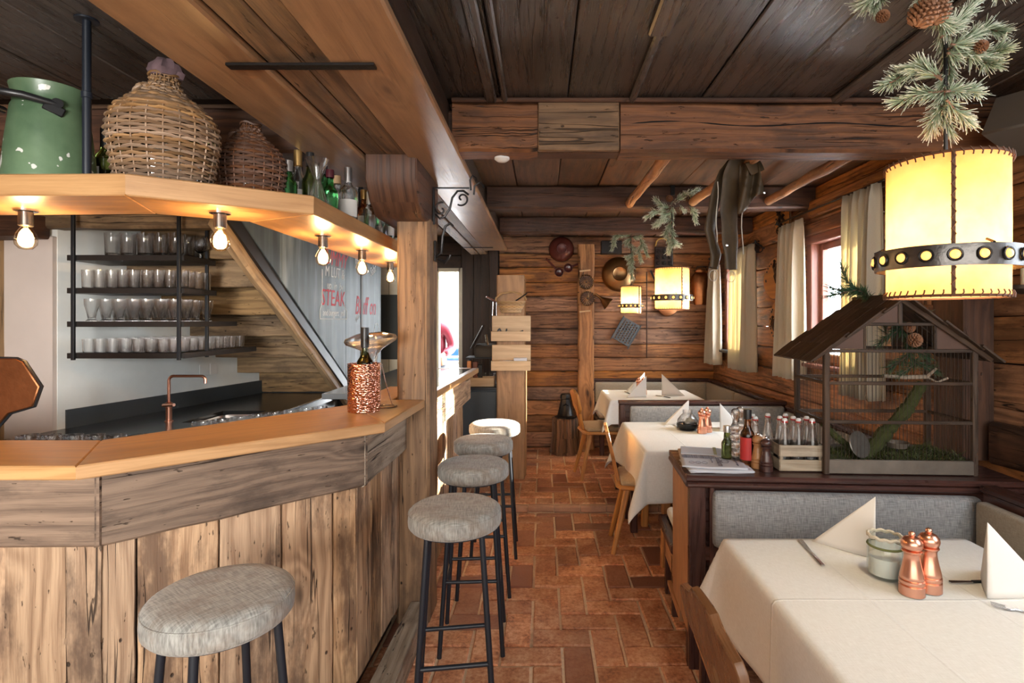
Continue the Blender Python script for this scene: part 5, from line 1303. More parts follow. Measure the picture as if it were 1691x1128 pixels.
for y in (0, CD):
    for (nm, p) in (('gable_sheet', [(.0, HE), (.155, HE), (.155, HE+.105)]), ('gable_sheet', [(CW, HE), (CW-.155, HE), (CW-.155, HE+.105)]), ('gable_sheet', [(.16, HE+.108), (xm, HE+.108), (xm, zr_top-.005)])):
        m = MB().prism(p, -.003, .003, M=Matrix.Translation((0, y, 0)) @ Mz, ch=.0005); m.build(nm, M_RUST, cage)
    MB().bar((.15, y, HE+.105), (CW-.15, y, HE+.105), .014, .014).build('rail', W_CAGE, cage)
    for x in (.158, CW-.158): MB().bar((x, y, HE), (x, y, HE+.105), .012, .012, up=(1, 0, 0)).build('rail', W_CAGE, cage)
    MB().bar((xm, y, HE+.105), (xm, y, zr_top), .018, .018, up=(1, 0, 0)).build('king_post', W_CAGE, cage)
    for s in (-1, 1): MB().bar((xm, y-.012*(1 if y == 0 else -1), zr_top+.004), (xm+s*.365, y-.012*(1 if y == 0 else -1), HE-.045), .012, .02, bev=.002).build('barge_rafter', W_CAGE, cage)
sl = math.atan2(zr_top-HE+.045, .365)
for s in (-1, 1):
    for r_ in range(5):
        for k in range(4):
            if s == 1 and r_ == 5: continue
            q = r_/5; x0 = xm+s*(.005+.37*q); x1 = xm+s*(.37*(q+.24)+.005); z0 = zr_top+.018-(zr_top-HE+.05)*q; z1 = zr_top+.010-(zr_top-HE+.05)*(q+.24)
            y0 = -.055+k*.105+.015*(r_ % 2)+random.uniform(-.004, .004)
            MB().bar((x0, y0+.05, z0), (x1, y0+.05, z1), .100, .007, bev=.0015, n=2, jit=.0018).build('shingle', W_CAGE, cage)
MB().bar((xm, -.06, zr_top+.02), (xm, CD+.07, zr_top+.02), .02, .02).build('ridge', W_CAGE, cage)
def CP(x, y, z):
    r = cage.rotation_euler.z; o = Vector(cage.location); return o+Vector((x*math.cos(r)-y*math.sin(r), x*math.sin(r)+y*math.cos(r), z))
# needles, moss and branches ---------------------------------------
def needles(m, p, d, n, ln, wd=.0011, spread=.75):
    p = Vector(p); d = Vector(d).normalized(); o = d.orthogonal().normalized(); q = d.cross(o)
    for i in range(n):
        a = random.uniform(0, 2*PI); s = random.uniform(.2, 1)*spread; e = (d+(o*math.cos(a)+q*math.sin(a))*s*1.4).normalized()
        l = ln*random.uniform(.6, 1.1); b = p+d*random.uniform(-ln*.5, ln*.15); k = e.cross(Vector((random.uniform(-1, 1), random.uniform(-1, 1), random.uniform(-1, 1))))
        if k.length < .01: continue
        k = k.normalized()*wd; t = b+e*l
        m.raw([b-k, b+k, t+k*.5, t-k*.5], [(0, 1, 2, 3)], [[(0, 0), (0, 1), (1, 1), (1, 0)]])
def spray(name, label, cat, origin, branches, mat, nl=.05, dens=26, wd=.0011, cones=(), group=None, twig=.003, step=.016):
    """branches: lists of points; twigs carry needle tufts"""
    t = thing(name, label, cat, origin, 0, group); nm = MB(); tw = MB()
    for pts in branches:
        pts = [Vector(p) for p in pts]
        fine = []
        for i in range(len(pts)-1):
            L = (pts[i+1]-pts[i]).length; k = max(2, int(L/step))
            for j in range(k): fine.append(pts[i].lerp(pts[i+1], j/k)+Vector([random.uniform(-.003, .003) for _ in range(3)]))
        fine.append(pts[-1]); tw.tube(fine, twig, 5)
        for i in range(1, len(fine)):
            d = (fine[i]-fine[i-1]); needles(nm, fine[i], d, dens, nl, wd, .8 if i < len(fine)-1 else .5)
    tw.build('twig', M_TWIG, t, world=True); nm.build('needles', mat, t, world=True, smooth=0)['kind'] = 'stuff'
    for (c, s, ax) in cones: pine_cone(c, s, ax, t)
    return t
def pine_cone(c, s, ax, parent=None, label=None):
    m = MB(); ax = Vector(ax).normalized(); M0 = Matrix.Translation(Vector(c)) @ ax.to_track_quat('Z', 'Y').to_matrix().to_4x4()
    m.lathe([(0, 0), (.25*s, .1*s), (.28*s, .4*s), (.15*s, .85*s), (0, s)], seg=8, M=M0)
    k = 0
    for lv in range(11):
        z = s*(.05+.085*lv); rr = s*(.50*math.sin(PI*min(.96, .28+lv*.062))); n = 9 if lv < 8 else 5
        for i in range(n):
            a = 2*PI*(i+.5*(lv % 2))/n
            u = Vector((math.cos(a), math.sin(a), 0)); tt = Vector((-u.y, u.x, 0)); up = Vector((0, 0, 1))
            base_ = up*z+u*rr*.35; tip = up*(z+.10*s)+u*rr
            vs = [base_-tt*.05*s, base_+tt*.05*s, tip+tt*.085*s, tip+u*.03*s+up*.03*s, tip-tt*.085*s, base_-up*.05*s, tip-up*.05*s]
            m.raw([M0 @ v for v in vs], [(0, 1, 2, 3, 4), (5, 6, 2, 1), (5, 0, 4, 6), (6, 4, 3), (6, 3, 2)], [[(5, 0)]*5, [(5, 0)]*4, [(5, 0)]*4, [(5, 0)]*3, [(5, 0)]*3])
    if label: return one('pine_cone', m, M_CONE, label, 'pine cone', base=tuple(c), smooth=0)
    return m.build('pine_cone', M_CONE, parent, world=True, smooth=0)
g = spray('pine_branch', 'dark green pine branch lying over the birdcage roof and hanging down behind its gable', 'branch', tuple(CP(.3, .2, .75)),
      [[CP(.42, .30, .58), CP(.36, .26, .73), CP(.26, .2, .775), CP(.12, .2, .80)], [CP(.28, .2, .76), CP(.19, .12, .79), CP(.08, .13, .76)], [CP(.25, .2, .77), CP(.19, .22, .84), CP(.17, .22, .90)],
       [CP(.33, .22, .75), CP(.40, .18, .80)], [CP(.36, .24, .74), CP(.42, .14, .72), CP(.47, .10, .67)]], M_NEEDLE, .05, 22, .0013)
g = spray('pine_branch', 'dark green pine branch hanging inside the upper part of the birdcage', 'branch', tuple(CP(.40, .15, .66)),
      [[CP(.36, .15, .68), CP(.42, .16, .58), CP(.46, .16, .45), CP(.40, .16, .41)], [CP(.40, .15, .62), CP(.30, .14, .55)], [CP(.42, .16, .55), CP(.51, .15, .49)], [CP(.44, .16, .5), CP(.34, .13, .44)], [CP(.45, .16, .47), CP(.53, .13, .43)]], M_NEEDLE, .05, 24, .0013)
pine_cone(CP(.36, .05, .615), .045, (0, -1, .3), label='upper small pine cone behind the birdcage gable wires')
pine_cone(CP(.37, .04, .565), .06, (0, -1, .1), label='lower larger pine cone behind the birdcage gable wires')
def mossy(name, label, pts, rad, cat='branch', dens=700, blade=.009):
    m = MB(); fine = []; rr = []
    for i in range(len(pts)-1):
        for j in range(10):
            q = j/10; fine.append(Vector(pts[i]).lerp(Vector(pts[i+1]), q)); rr.append((rad[i]*(1-q)+rad[i+1]*q)*random.uniform(.85, 1.15))
    m.tube(fine, rr, 9)
    t = thing(name, label, cat, tuple(fine[0])); m.build('mossy_stem', M_MOSSB, t, world=True)
    b = MB()
    for i in range(dens):
        k = random.randrange(len(fine)-1); c = fine[k].lerp(fine[k+1], random.random()); a = random.uniform(0, 2*PI); d = (fine[k+1]-fine[k]).normalized(); o = d.orthogonal().normalized(); e = o*math.cos(a)+d.cross(o)*math.sin(a)
        p = c+e*rr[k]*.9; needles(b, p, e, 2, blade, .0007, .6)
    b.build('moss', M_MOSS, t, world=True, smooth=0)['kind'] = 'stuff'; return t
mossy('mossy_branch', 'thick moss-covered branch rising diagonally inside the birdcage', [CP(.20, .10, .03), CP(.30, .12, .14), CP(.42, .14, .26), CP(.49, .14, .385)], [.026, .030, .028, .020])
mossy('mossy_branch', 'short mossy twig slanting at the lower left of the birdcage', [CP(.02, .08, .20), CP(.08, .08, .14), CP(.15, .1, .09)], [.012, .014, .012], dens=260)
one('bare_perch', MB().tube([CP(.33, .17, .40), CP(.42, .16, .395), CP(.50, .14, .40), CP(.53, .12, .44)], [.009, .010, .011, .006], 8).tube([CP(.50, .14, .40), CP(.52, .10, .38), CP(.56, .09, .40)], .005, 6), W_KERB, 'pale bare twig lying across the top rail inside the birdcage', 'twig')
mb = MB(); 
for i in range(3000):
    x = random.uniform(.02, CW-.02); y = random.uniform(.02, CD-.02); z = .055+.018*math.sin(x*21+1)*math.sin(y*30)+.03*max(0, math.sin(x*9+2.2))*random.random()
    needles(mb, CP(x, y, z), (random.uniform(-.6, .6), random.uniform(-.6, .6), 1), 1, .022, .0011, .9)
ms = MB().grid(30, 16, lambda u, v: CP(.015+u*(CW-.03), .015+v*(CD-.03), .05+.018*math.sin(u*12.7+1)*math.sin(v*9)+random.uniform(-.004, .004)))
mt = thing('moss_bed', 'bed of green moss covering the birdcage floor', 'moss', tuple(CP(.3, .15, .02)))
mt['kind'] = 'stuff'; ms.build('moss_cushion', M_MOSSB, mt, world=True); mb.build('moss_blades', M_MOSS, mt, world=True, smooth=0)['kind'] = 'stuff'
Md = Matrix.Translation(CP(.165, .05, .115)) @ Matrix.Rotation(R(22), 4, 'Z') @ Matrix.Rotation(R(72), 4, 'X')
one('round_mirror', MB().lathe([(0, -.002), (.056, -.002), (.059, 0), (.056, .003), (0, .003)], seg=32, M=Md), M_MIRROR, 'tarnished round metal disc leaning at the lower left inside the birdcage', 'disc')
one('tin_dish', MB().lathe([(0, 0), (.036, 0), (.044, .022), (.047, .024), (.045, .018), (.036, .004), (0, .004)], c=CP(.345, .09, .095), seg=28), M_ZINC, 'small shallow tin dish raised over the moss inside the birdcage', 'dish')
one('dish_stand', MB().tube([CP(.345, .09, .05), CP(.345, .09, .096)], .004, 6), M_IRON, 'thin iron stand under the tin dish inside the birdcage', 'stand')

# wooden crate with swing-top bottles
cr = thing('bottle_crate', 'small pale wooden crate of swing-top bottles left of the birdcage', 'crate', tuple(LP(.400, .075)), R(-2))
Wc, Dc = .180, .125
for y in (0, Dc):
    for z in (.028, .090): MB().bar((0, y, z), (Wc, y, z), .007, .048, bev=.0015, n=3, jit=.0006).build('slat', W_CRATE, cr)
for x in (0, Wc):
    for z in (.028, .090): MB().bar((x, 0, z), (x, Dc, z), .007, .048, bev=.0015).build('slat', W_CRATE, cr)
for x in (.008, Wc-.008):
    for y in (.008, Dc-.008): MB().bar((x, y, .004), (x, y, .114), .012, .012, up=(1, 0, 0), bev=.001).build('corner_batten', W_CRATE, cr)
MB().box((Wc/2, Dc/2, .005), (Wc, Dc, .006)).build('crate_floor', W_CRATE, cr)
def swing(label, loc, h=.215):
    t = thing('swing_top_bottle', label, 'bottle', tuple(loc), random.uniform(-1, 1), 'swing-top bottles')
    MB().lathe([(0, .004), (.022, .001), (.0255, .006), (.026, .06), (.0245, .10), (.014, .165), (.0105, .185), (.013, .19), (.013, .198), (.0105, .198), (.009, .185), (.0125, .165), (.023, .10), (.0245, .06), (.023, .008), (0, .008)], seg=18).build('bottle_glass', M_GLASS, t, smooth=50); bo = KIDS[t.name][-1]
    MB().lathe([(.012, .197), (.013, .199), (.013, .203), (0, .203)], seg=14).build('rubber_ring', M_LABELR, bo)
    MB().lathe([(0, .203), (.0105, .203), (.0115, .209), (.008, .215), (0, .216)], seg=14).build('stopper', M_WHITEP, bo)
    MB().tube([(.0, .014, .208), (.0, .0155, .195), (.008, .015, .178), (.012, .0, .170), (.008, -.015, .178), (0, -.0155, .195), (0, -.014, .208)], .0013, 5).build('wire_clip', M_CHROME, bo)
    return t
cn = {(0, 0): 'front left', (1, 0): 'front middle', (2, 0): 'front right', (0, 1): 'rear left', (1, 1): 'rear middle', (2, 1): 'rear right'}
for (i, j), nm in cn.items(): swing('clear swing-top bottle at the %s of the wooden crate' % nm, LP(.400+.031+i*.058, .075+.032+j*.058, .010), .215)
for k, (u, v, nm) in enumerate([(.335, .20, 'left of the crate behind the dark pepper mill'), (.345, .27, 'behind the crate, nearest the oil bottles'), (.42, .29, 'behind the crate in the middle'), (.50, .29, 'behind the crate on its right')]):
    swing('clear swing-top bottle standing on the ledge '+nm, LP(u, v, 0))
mill('tall turned dark wooden pepper mill in front of the oil bottles', tuple(LP(.345, .085)), .150, W_MAHOG, 'wooden mills', knob=M_CHROME)
mill('light wooden pepper mill just behind the dark one', tuple(LP(.325, .135)), .155, W_LIGHTM, 'wooden mills', knob=M_CHROME)
bottle('sauce_bottle', 'dark brown bottle with a red label beside the light pepper mill', tuple(LP(.290, .165)), .031, .25, M_GLASSB, M_CAPB, .84, lab=M_LABELR, labz=(.12, .52), cat='bottle')
bottle('oil_bottle', 'small dark green bottle with a pale cap, leftmost of the bottles on the ledge', tuple(LP(.215, .22)), .026, .165, M_GLASSO, M_CAPS, .84, shoulder=.5)
def twist(label, loc):
    t = thing('twisted_carafe', label, 'carafe', tuple(loc), 0, 'bubbly glass carafes')
    pr = [(0, .003), (.022, 0)]+[(.021+.0045*math.sin(i*1.15), .008+i*.0065) for i in range(26)]+[(.012, .185), (.0105, .20), (.016, .215), (.019, .228), (.016, .242), (.006, .250), (0, .251)]
    MB().lathe(pr, seg=20).build('glass_body', M_GLASS, t, smooth=60); return t
twist('clear bubbly glass carafe with a ball stopper, left of the red-label bottle', LP(.245, .20)); twist('clear bubbly glass carafe with a ball stopper, behind the red-label bottle', LP(.285, .26))
# newspapers and menus
ns_ = [('pale sheet at the bottom of the newspaper stack', .125, .17, 3, .004), ('folded newspaper in the middle of the stack on the ledge', .13, .165, -2, .006), ('folded newspaper on top of the stack, printed in script with small pictures', .12, .19, -7, .005)]
z = 0
for i, (lb_, u, v, a, th) in enumerate(ns_):
    t = thing('newspaper', lb_, 'newspaper', tuple(LP(u, v, z)), RL+R(a), 'newspapers on the ledge')
    for k in range(2):
        m = MB().grid(14, 10, lambda p, q: (-.12+p*.27+.002*k, -.14+q*.22-.002*k, .0012+k*.0022+.0015*math.sin(p*7+i)+.002*math.sin(q*5+k)*p), .3, .3)
        m.build('sheet', M_PAPER, t, thick=.0012, smooth=60)
    z += th+.002
    if i == 2:
        def ink(s, x, y, size, rot=0, sh=0, sx=1):
            M = Matrix.Translation((x, y, .0072)) @ Matrix.Rotation(rot, 4, 'Z'); o = text(s, size, M, M_INK, t, 'print', sh, sx, .0003, world=False)
        ink('Speisekarte', .035, -.035, .038, R(-90), .4, .9); ink('Wochenblatt der Region', .115, -.03, .014, R(-90)); ink('Essen und Trinken', .012, -.03, .010, R(-90))
        for c in (0, 1):
            ink('\n'.join(['das Gasthaus im Dorf am Berg', 'mit alter Stube und Kamin']*5), -.075+.075*c, .062, .0062)
        pic = MB()
        for q in range(5):
            a0 = random.uniform(0, 6); pic.tube([(.072+.022*math.cos(a0+k*.7)*(1-k*.06), -.035+.026*math.sin(a0+k*.7), .0075) for k in range(8)], .0007, 4)
        for q in range(3): pic.tube([(-.075+.028*q+.012*math.cos(k*.6), -.075+.018*math.sin(k*.6), .0075) for k in range(11)], .0009, 4)
        pic.build('printed_picture', M_INK, t)['kind'] = 'stuff'
mn = thing('menu_folder', 'tan and pale blue menu folder behind the newspapers, on the ledge corner', 'menu', tuple(LP(.14, .345)), RL+R(-6))
MB().box((0, 0, .006), (.24, .15, .010), bev=.002).build('tan_cover', M_TAN, mn)
MB().box((.0, .015, .015), (.22, .12, .006), rot=(R(3), 0, R(-4)), bev=.002).build('blue_sheet', M_PAPERB, mn)
MB().box((.05, .015, .0195), (.014, .12, .002), rot=(R(3), 0, R(-4))).build('green_band', plain('green_band', (.35, .36, .2), .7), mn)
# ------------------------------------------------------------------ parchment lamps and garlands
def lamp(label, loc, D, H, ztop=ZC, power=9, tilt=0):
    t = thing('pendant_lamp', label, 'lamp', loc); r = D/2
    th = H
    MB().lathe([(r, 0), (r*1.002, th*.2), (r*1.005, th*.5), (r*1.002, th*.8), (r, th)], seg=64).build('parchment_shade', M_SHADE, t); shd = KIDS[t.name][-1]
    seam = MB(); a0 = tilt; n = 26
    pts = [((r+.004)*math.cos(a0+(.03 if i % 2 else -.03)), (r+.004)*math.sin(a0+(.03 if i % 2 else -.03)), th*i/n) for i in range(n+1)]
    seam.tube(pts, .0022, 5); seam.bar(((r+.001)*math.cos(a0), (r+.001)*math.sin(a0), 0), ((r+.001)*math.cos(a0), (r+.001)*math.sin(a0), th), .008, .002, up=(math.cos(a0), math.sin(a0), 0), bev=.0005)
    seam.build('laced_seam', M_LACE, shd)
    for z, s in ((th, -1), (0, 1)):
        m = MB(); m.tube([((r+.001)*math.cos(a), (r+.001)*math.sin(a), z) for a in [2*PI*i/48 for i in range(48)]], .0035, 6, closed=True)
        k = 44
        for i in range(k):
            a = 2*PI*i/k; b = a+.05
            m.tube([((r+.005)*math.cos(a), (r+.005)*math.sin(a), z-s*.004), ((r+.006)*math.cos(b), (r+.006)*math.sin(b), z+s*.006), ((r+.003)*math.cos(b), (r+.003)*math.sin(b), z+s*.013)], .0016, 4)
        m.build('rim_lacing', M_LACE, shd)
    zb = th*.20; rb = r*1.20; hb_ = th*.15
    MB().lathe([(rb, zb), (rb+.003, zb+hb_*.5), (rb, zb+hb_), (rb-.004, zb+hb_), (rb-.002, zb+hb_*.5), (rb-.004, zb), (rb, zb)], seg=60, fn=lambda a, z: 1+.004*math.sin(a*13)+.003*math.sin(a*29)).build('forged_band', M_PEWTER, t); bd = KIDS[t.name][-1]
    ns = 18
    st0 = None
    for i in range(ns):
        a = 2*PI*i/ns
        if st0 is None:
            st0 = MB().lathe([(0, .006), (.007, .004), (.0085, 0), (0, -.002)], seg=12).build('stud', M_AMBER, bd); o = st0
            bz0 = MB().tube([(.0105*math.cos(q), .0105*math.sin(q), .001) for q in [2*PI*j/14 for j in range(14)]], .0022, 5, closed=True).build('stud_ring', M_IRON, bd); b = bz0
        else: o = dup(st0, parent=bd); b = dup(bz0, parent=bd)
        for q in (o, b):
            q.location = ((rb+.003)*math.cos(a), (rb+.003)*math.sin(a), zb+hb_/2); q.scale = (1.25,)*3; q.rotation_euler = Vector((math.cos(a), math.sin(a), 0)).to_track_quat('Z', 'Y').to_euler()
    for i in range(3):
        a = 2*PI*i/3+.5; MB().tube([(rb*math.cos(a), rb*math.sin(a), zb+hb_), ((r+.003)*math.cos(a), (r+.003)*math.sin(a), zb+hb_+.01)], .003, 6).tube([(0, 0, th+.02), (r*math.cos(a), r*math.sin(a), th-.002)], .0025, 6).build('spoke', M_IRON, t)
    MB().lathe([(0, th*.80), (.018, th*.80), (.018, th*.94), (.012, th+.0), (.004, th+.03), (0, th+.03)], seg=16).build('bulb_holder', M_BLACK, t)
    MB().tube([(0, 0, th+.02), (0, 0, ztop-loc[2])], .0045, 8).build('cable', M_BLACK, t)
    MB().lathe([(0, 0), (.026, 0), (.026, -.07), (.02, -.075), (0, -.075)], c=(0, 0, ztop-loc[2]), seg=6).build('ceiling_cup', M_BLACK, t)
    MB().lathe([(.012, 0), (.018, -.014), (.031, -.04), (.030, -.062), (.016, -.078), (0, -.082)], c=(0, 0, th*.80), seg=18).build('bulb', emit('lamp_bulb_glow', (1, .78, .48), 3), t)
    l = bpy.data.lights.new('lamp_light', 'POINT'); l.energy = power; l.color = (1, .80, .50); l.shadow_soft_size = .04
    o = bpy.data.objects.new('lamp_light', l); COL.objects.link(o); o.location = (loc[0], loc[1]+.0, loc[2]+th*.42)
    return t
L1 = (.985, 1.33, 1.598); L2 = (.955, 4.0, 1.625); L3 = (.915, 5.60, 1.618)
lamp('large parchment drum lamp with a studded iron band, hanging over the front table', L1, .247, .325, power=7, tilt=R(-120))
lamp('parchment drum lamp with a studded iron band, hanging over the middle table', L2, .245, .30, power=9, tilt=R(-70))
lamp('parchment drum lamp with a studded iron band, hanging over the farthest table', L3, .205, .275, power=9, tilt=R(-48))
def Q(d, *pts): return [P(x, y, d+(i % 3-1)*.015) for i, (x, y) in enumerate(pts)]
D1 = 1.33
br = [Q(D1, (1556, -70), (1553, 30), (1567, 110), (1556, 175), (1566, 212)), Q(D1-.03, (1556, 60), (1585, 30), (1610, 5), (1625, -25)), Q(D1-.02, (1566, 80), (1600, 62), (1630, 48), (1652, 52)),
      Q(D1-.04, (1565, 90), (1605, 85), (1635, 90), (1655, 82)), Q(D1-.05, (1570, 75), (1595, 80), (1620, 100), (1640, 105)), Q(D1, (1556, 125), (1520, 118), (1490, 125), (1466, 138)), Q(D1-.04, (1556, 130), (1525, 110), (1505, 112)),
      Q(D1, (1560, 150), (1520, 155), (1492, 165)), Q(D1-.02, (1560, 150), (1590, 148), (1612, 153)), Q(D1-.03, (1560, 165), (1580, 185), (1598, 200)), Q(D1, (1560, 170), (1545, 195), (1540, 210)),
      Q(D1-.06, (1545, -30), (1530, -5), (1548, 20)), Q(D1-.05, (1548, 30), (1560, 45), (1582, 40)), Q(D1+.04, (1545, -60), (1500, -45), (1462, -20), (1444, 12)), Q(D1+.02, (1462, -20), (1440, 0), (1428, 5)), Q(D1, (1630, -50), (1650, -20), (1665, -15))]
spray('pine_garland', 'frosted artificial pine garland twisted round the cable of the large front lamp', 'garland', (L1[0], L1[1], 2.0), br, M_FROST, .042, 52, .0013,
      cones=[(P(1513, 45, D1-.08), .062, (.35, -.3, .9)), (P(1537, 40, D1-.06), .06, (.3, -.2, .9)), (P(1612, 82, D1-.05), .03, (0, -1, 0)), (P(1452, 32, D1), .03, (0, -1, 0))], step=.02)
D2 = 4.0
br = [Q(D2, (1108, 325), (1110, 345), (1108, 370), (1112, 400), (1106, 412)), Q(D2-.05, (1108, 345), (1095, 340), (1085, 332)), Q(D2-.05, (1105, 350), (1085, 350), (1072, 357)), Q(D2, (1108, 360), (1092, 366), (1085, 370)),
      Q(D2, (1110, 340), (1122, 328), (1135, 330), (1140, 325)), Q(D2-.05, (1112, 335), (1130, 322), (1148, 315)), Q(D2, (1135, 335), (1145, 350), (1148, 362)), Q(D2, (1110, 365), (1100, 385), (1104, 402)), Q(D2-.04, (1110, 350), (1098, 355), (1094, 362)), Q(D2, (1110, 395), (1118, 402)), Q(D2, (1120, 335), (1128, 345))]
spray('pine_garland', 'frosted artificial pine garland on the cable of the middle lamp', 'garland', (L2[0], L2[1], 2.2), br, M_FROST, .050, 60, .0022, step=.035, cones=[(P(1104, 330, D2), .05, (0, -1, .2))])
D3 = 5.6
br = [Q(D3, (1043, 392), (1035, 400), (1045, 410), (1043, 430), (1044, 455)), Q(D3, (1043, 392), (1055, 392), (1062, 405), (1068, 418)), Q(D3, (1060, 400), (1055, 415), (1058, 428)), Q(D3, (1022, 385), (1015, 395), (1012, 408)), Q(D3, (1043, 390), (1030, 388), (1020, 390)), Q(D3, (1045, 420), (1038, 425), (1040, 440))]
spray('pine_garland', 'frosted artificial pine garland on the cable of the farthest lamp', 'garland', (L3[0], L3[1], 2.2), br, M_FROST, .058, 60, .0028, step=.045)

# ------------------------------------------------------------------ curtains
def curtain(label, ya, yb, z0, z1, x, folds, rodz=None, group=None):
    t = thing('curtain', label, 'curtain', (x, (ya+yb)/2, z0), 0, group); W = yb-ya
    def fn(u, v):
        s = (1-v); a = u*folds*2*PI
        amp = .046*(.35+.65*(1-v)**.5); return (amp*(math.sin(a)+.3*math.sin(2*a+1))+.008*math.sin(a*.37+v*3), (u-.5)*W*(1-.06*math.sin(v*PI))+.006*math.sin(a*2), v*(z1-z0)+.006*math.sin(a))
    MB().grid(int(folds*10), 16, fn, 1, 1).build('curtain_cloth', F_CURTAIN, t, thick=.002, smooth=80)
    MB().tube([((.004+.02)*math.cos(0)+.012*math.sin(i/4*PI)*0, (i/20-.5)*W, z1-z0-.03) for i in range(21)], .0015, 4).build('heading_cord', F_LINING, t)
    return t
curtain('cream curtain left of the near window', 4.03, 4.42, 1.10, 2.30, 1.925, 5)
curtain('cream curtain right of the near window, partly hidden by the big lamp', 3.10, 3.46, 1.08, 2.335, 1.925, 6)
curtain('cream curtain left of the far window, in the back corner', 5.93, 6.28, 1.06, 2.15, 1.925, 5)
curtain('cream curtain right of the far window', 4.95, 5.50, 1.07, 2.25, 1.925, 7)
for (a, b, z, lb_) in ((2.95, 4.50, 2.335, 'black iron curtain rod over the near window'), (4.85, 6.3, 2.25, 'black iron curtain rod over the far window')):
    t = thing('curtain_rod', lb_, 'curtain rod', (1.93, (a+b)/2, z))
    MB().tube([(1.93, a, z), (1.93, b, z)], .007, 8).build('rod', M_IRON, t, world=True)
    for y in (a+.05, b-.05):
        MB().tube([(2.0, y, z-.06), (1.96, y, z-.03), (1.93, y, z-.012), (1.915, y, z), (1.92, y, z+.015)], .007, 7).tube([(1.95+.035*math.cos(q), y+.0, z-.06+.035*math.sin(q)) for q in [2*PI*i/16 for i in range(17)]], .005, 6).build('rod_hook', M_IRON, t, world=True)

# leather trousers over the pole
def flat_tube(m, pts, wd, th, n=16, wdir=(1, 0, 0)):
    pts = [Vector(p) for p in pts]; V = []; wdv = Vector(wdir)
    # resample
    fine = []; K = 6
    for i in range(len(pts)-1):
        for j in range(K): q = j/K; fine.append((pts[i].lerp(pts[i+1], q), wd[i]*(1-q)+wd[i+1]*q, th[i]*(1-q)+th[i+1]*q))
    fine.append((pts[-1], wd[-1], th[-1]))
    for i, (p, w_, t_) in enumerate(fine):
        d = (fine[min(i+1, len(fine)-1)][0]-fine[max(i-1, 0)][0]).normalized(); a = (wdv-d*wdv.dot(d)).normalized(); b = d.cross(a)
        for k in range(n):
            q = 2*PI*k/n; f = 1+.22*math.sin(q*3+i*.35)+.12*math.sin(q*5-i*.5)
            V.append(p+a*w_*math.cos(q)*(1+.05*math.sin(i*.9))+b*t_*math.sin(q)*f+Vector((random.uniform(-.0015, .0015),)*3))
    fs = []; uv = []
    for i in range(len(fine)-1):
        for k in range(n): k2 = (k+1) % n; fs.append((i*n+k, i*n+k2, (i+1)*n+k2, (i+1)*n+k)); uv.append([(i*.03+5, k*.02), (i*.03+5, k*.02+.02), (i*.03+5.03, k*.02+.02), (i*.03+5.03, k*.02)])
    m.raw(V, fs, uv); return [f[0] for f in fine]
YT = 2.80
def T(px, py, d=YT): return P(px, py, d)
tr = thing('leather_trousers', 'old olive-brown leather trousers draped over the ceiling pole, legs hanging down', 'trousers', tuple(T(1220, 300)))
m = MB(); flat_tube(m, [T(1252, 285, 2.75), T(1240, 262, 2.75), T(1222, 262, 2.75), T(1208, 300), T(1204, 350), T(1206, 400), T(1207, 445)], [.075, .08, .085, .080, .074, .066, .045], [.012, .012, .014, .014, .012, .012, .016], wdir=(.8, .6, 0)); m.build('leg', F_LEATHER, tr, world=True, smooth=70)
m = MB(); flat_tube(m, [T(1238, 262, 2.85), T(1215, 268, 2.85), T(1195, 290, 2.85), T(1180, 330, 2.85), T(1172, 380, 2.85), T(1182, 420, 2.85), T(1178, 443, 2.85)], [.05, .06, .055, .044, .042, .044, .034], [.012, .012, .014, .016, .014, .014, .016], wdir=(.75, .65, 0)); m.build('leg', F_LEATHER, tr, world=True, smooth=70)
m = MB().grid(14, 14, lambda u, v: T(1222+u*(30+14*v)-v*4, 262+v*(92-38*u)+4*math.sin(u*7), 2.74+.03*math.sin(u*9+v*4)), .3, .3); m.build('waist_flap', F_LEATHER, tr, world=True, thick=.006, smooth=70)
for (a, b) in (((1185, 300), (1183, 400)), ((1226, 300), (1226, 420))):
    MB().tube([T(a[0]+(b[0]-a[0])*i/8+1.5*math.sin(i), a[1]+(b[1]-a[1])*i/8, 2.775) for i in range(9)], .0028, 5).build('pale_edge', F_LINING, tr, world=True)
for (x, y) in ((1178, 445), (1207, 447)): MB().tube([T(x+7*math.cos(q), y+10+9*math.sin(q), 2.8) for q in [2*PI*i/14 for i in range(14)]], .002, 5, closed=True).build('tie', F_LINING, tr, world=True)
for (x, y) in ((1262, 318), (1200, 405)): MB().lathe([(0, 0), (.007, 0), (.006, .004), (0, .005)], seg=12, M=Matrix.Translation(T(x, y, 2.73)) @ Matrix.Rotation(PI/2, 4, 'X')).build('button', M_CHROME, tr, world=True)

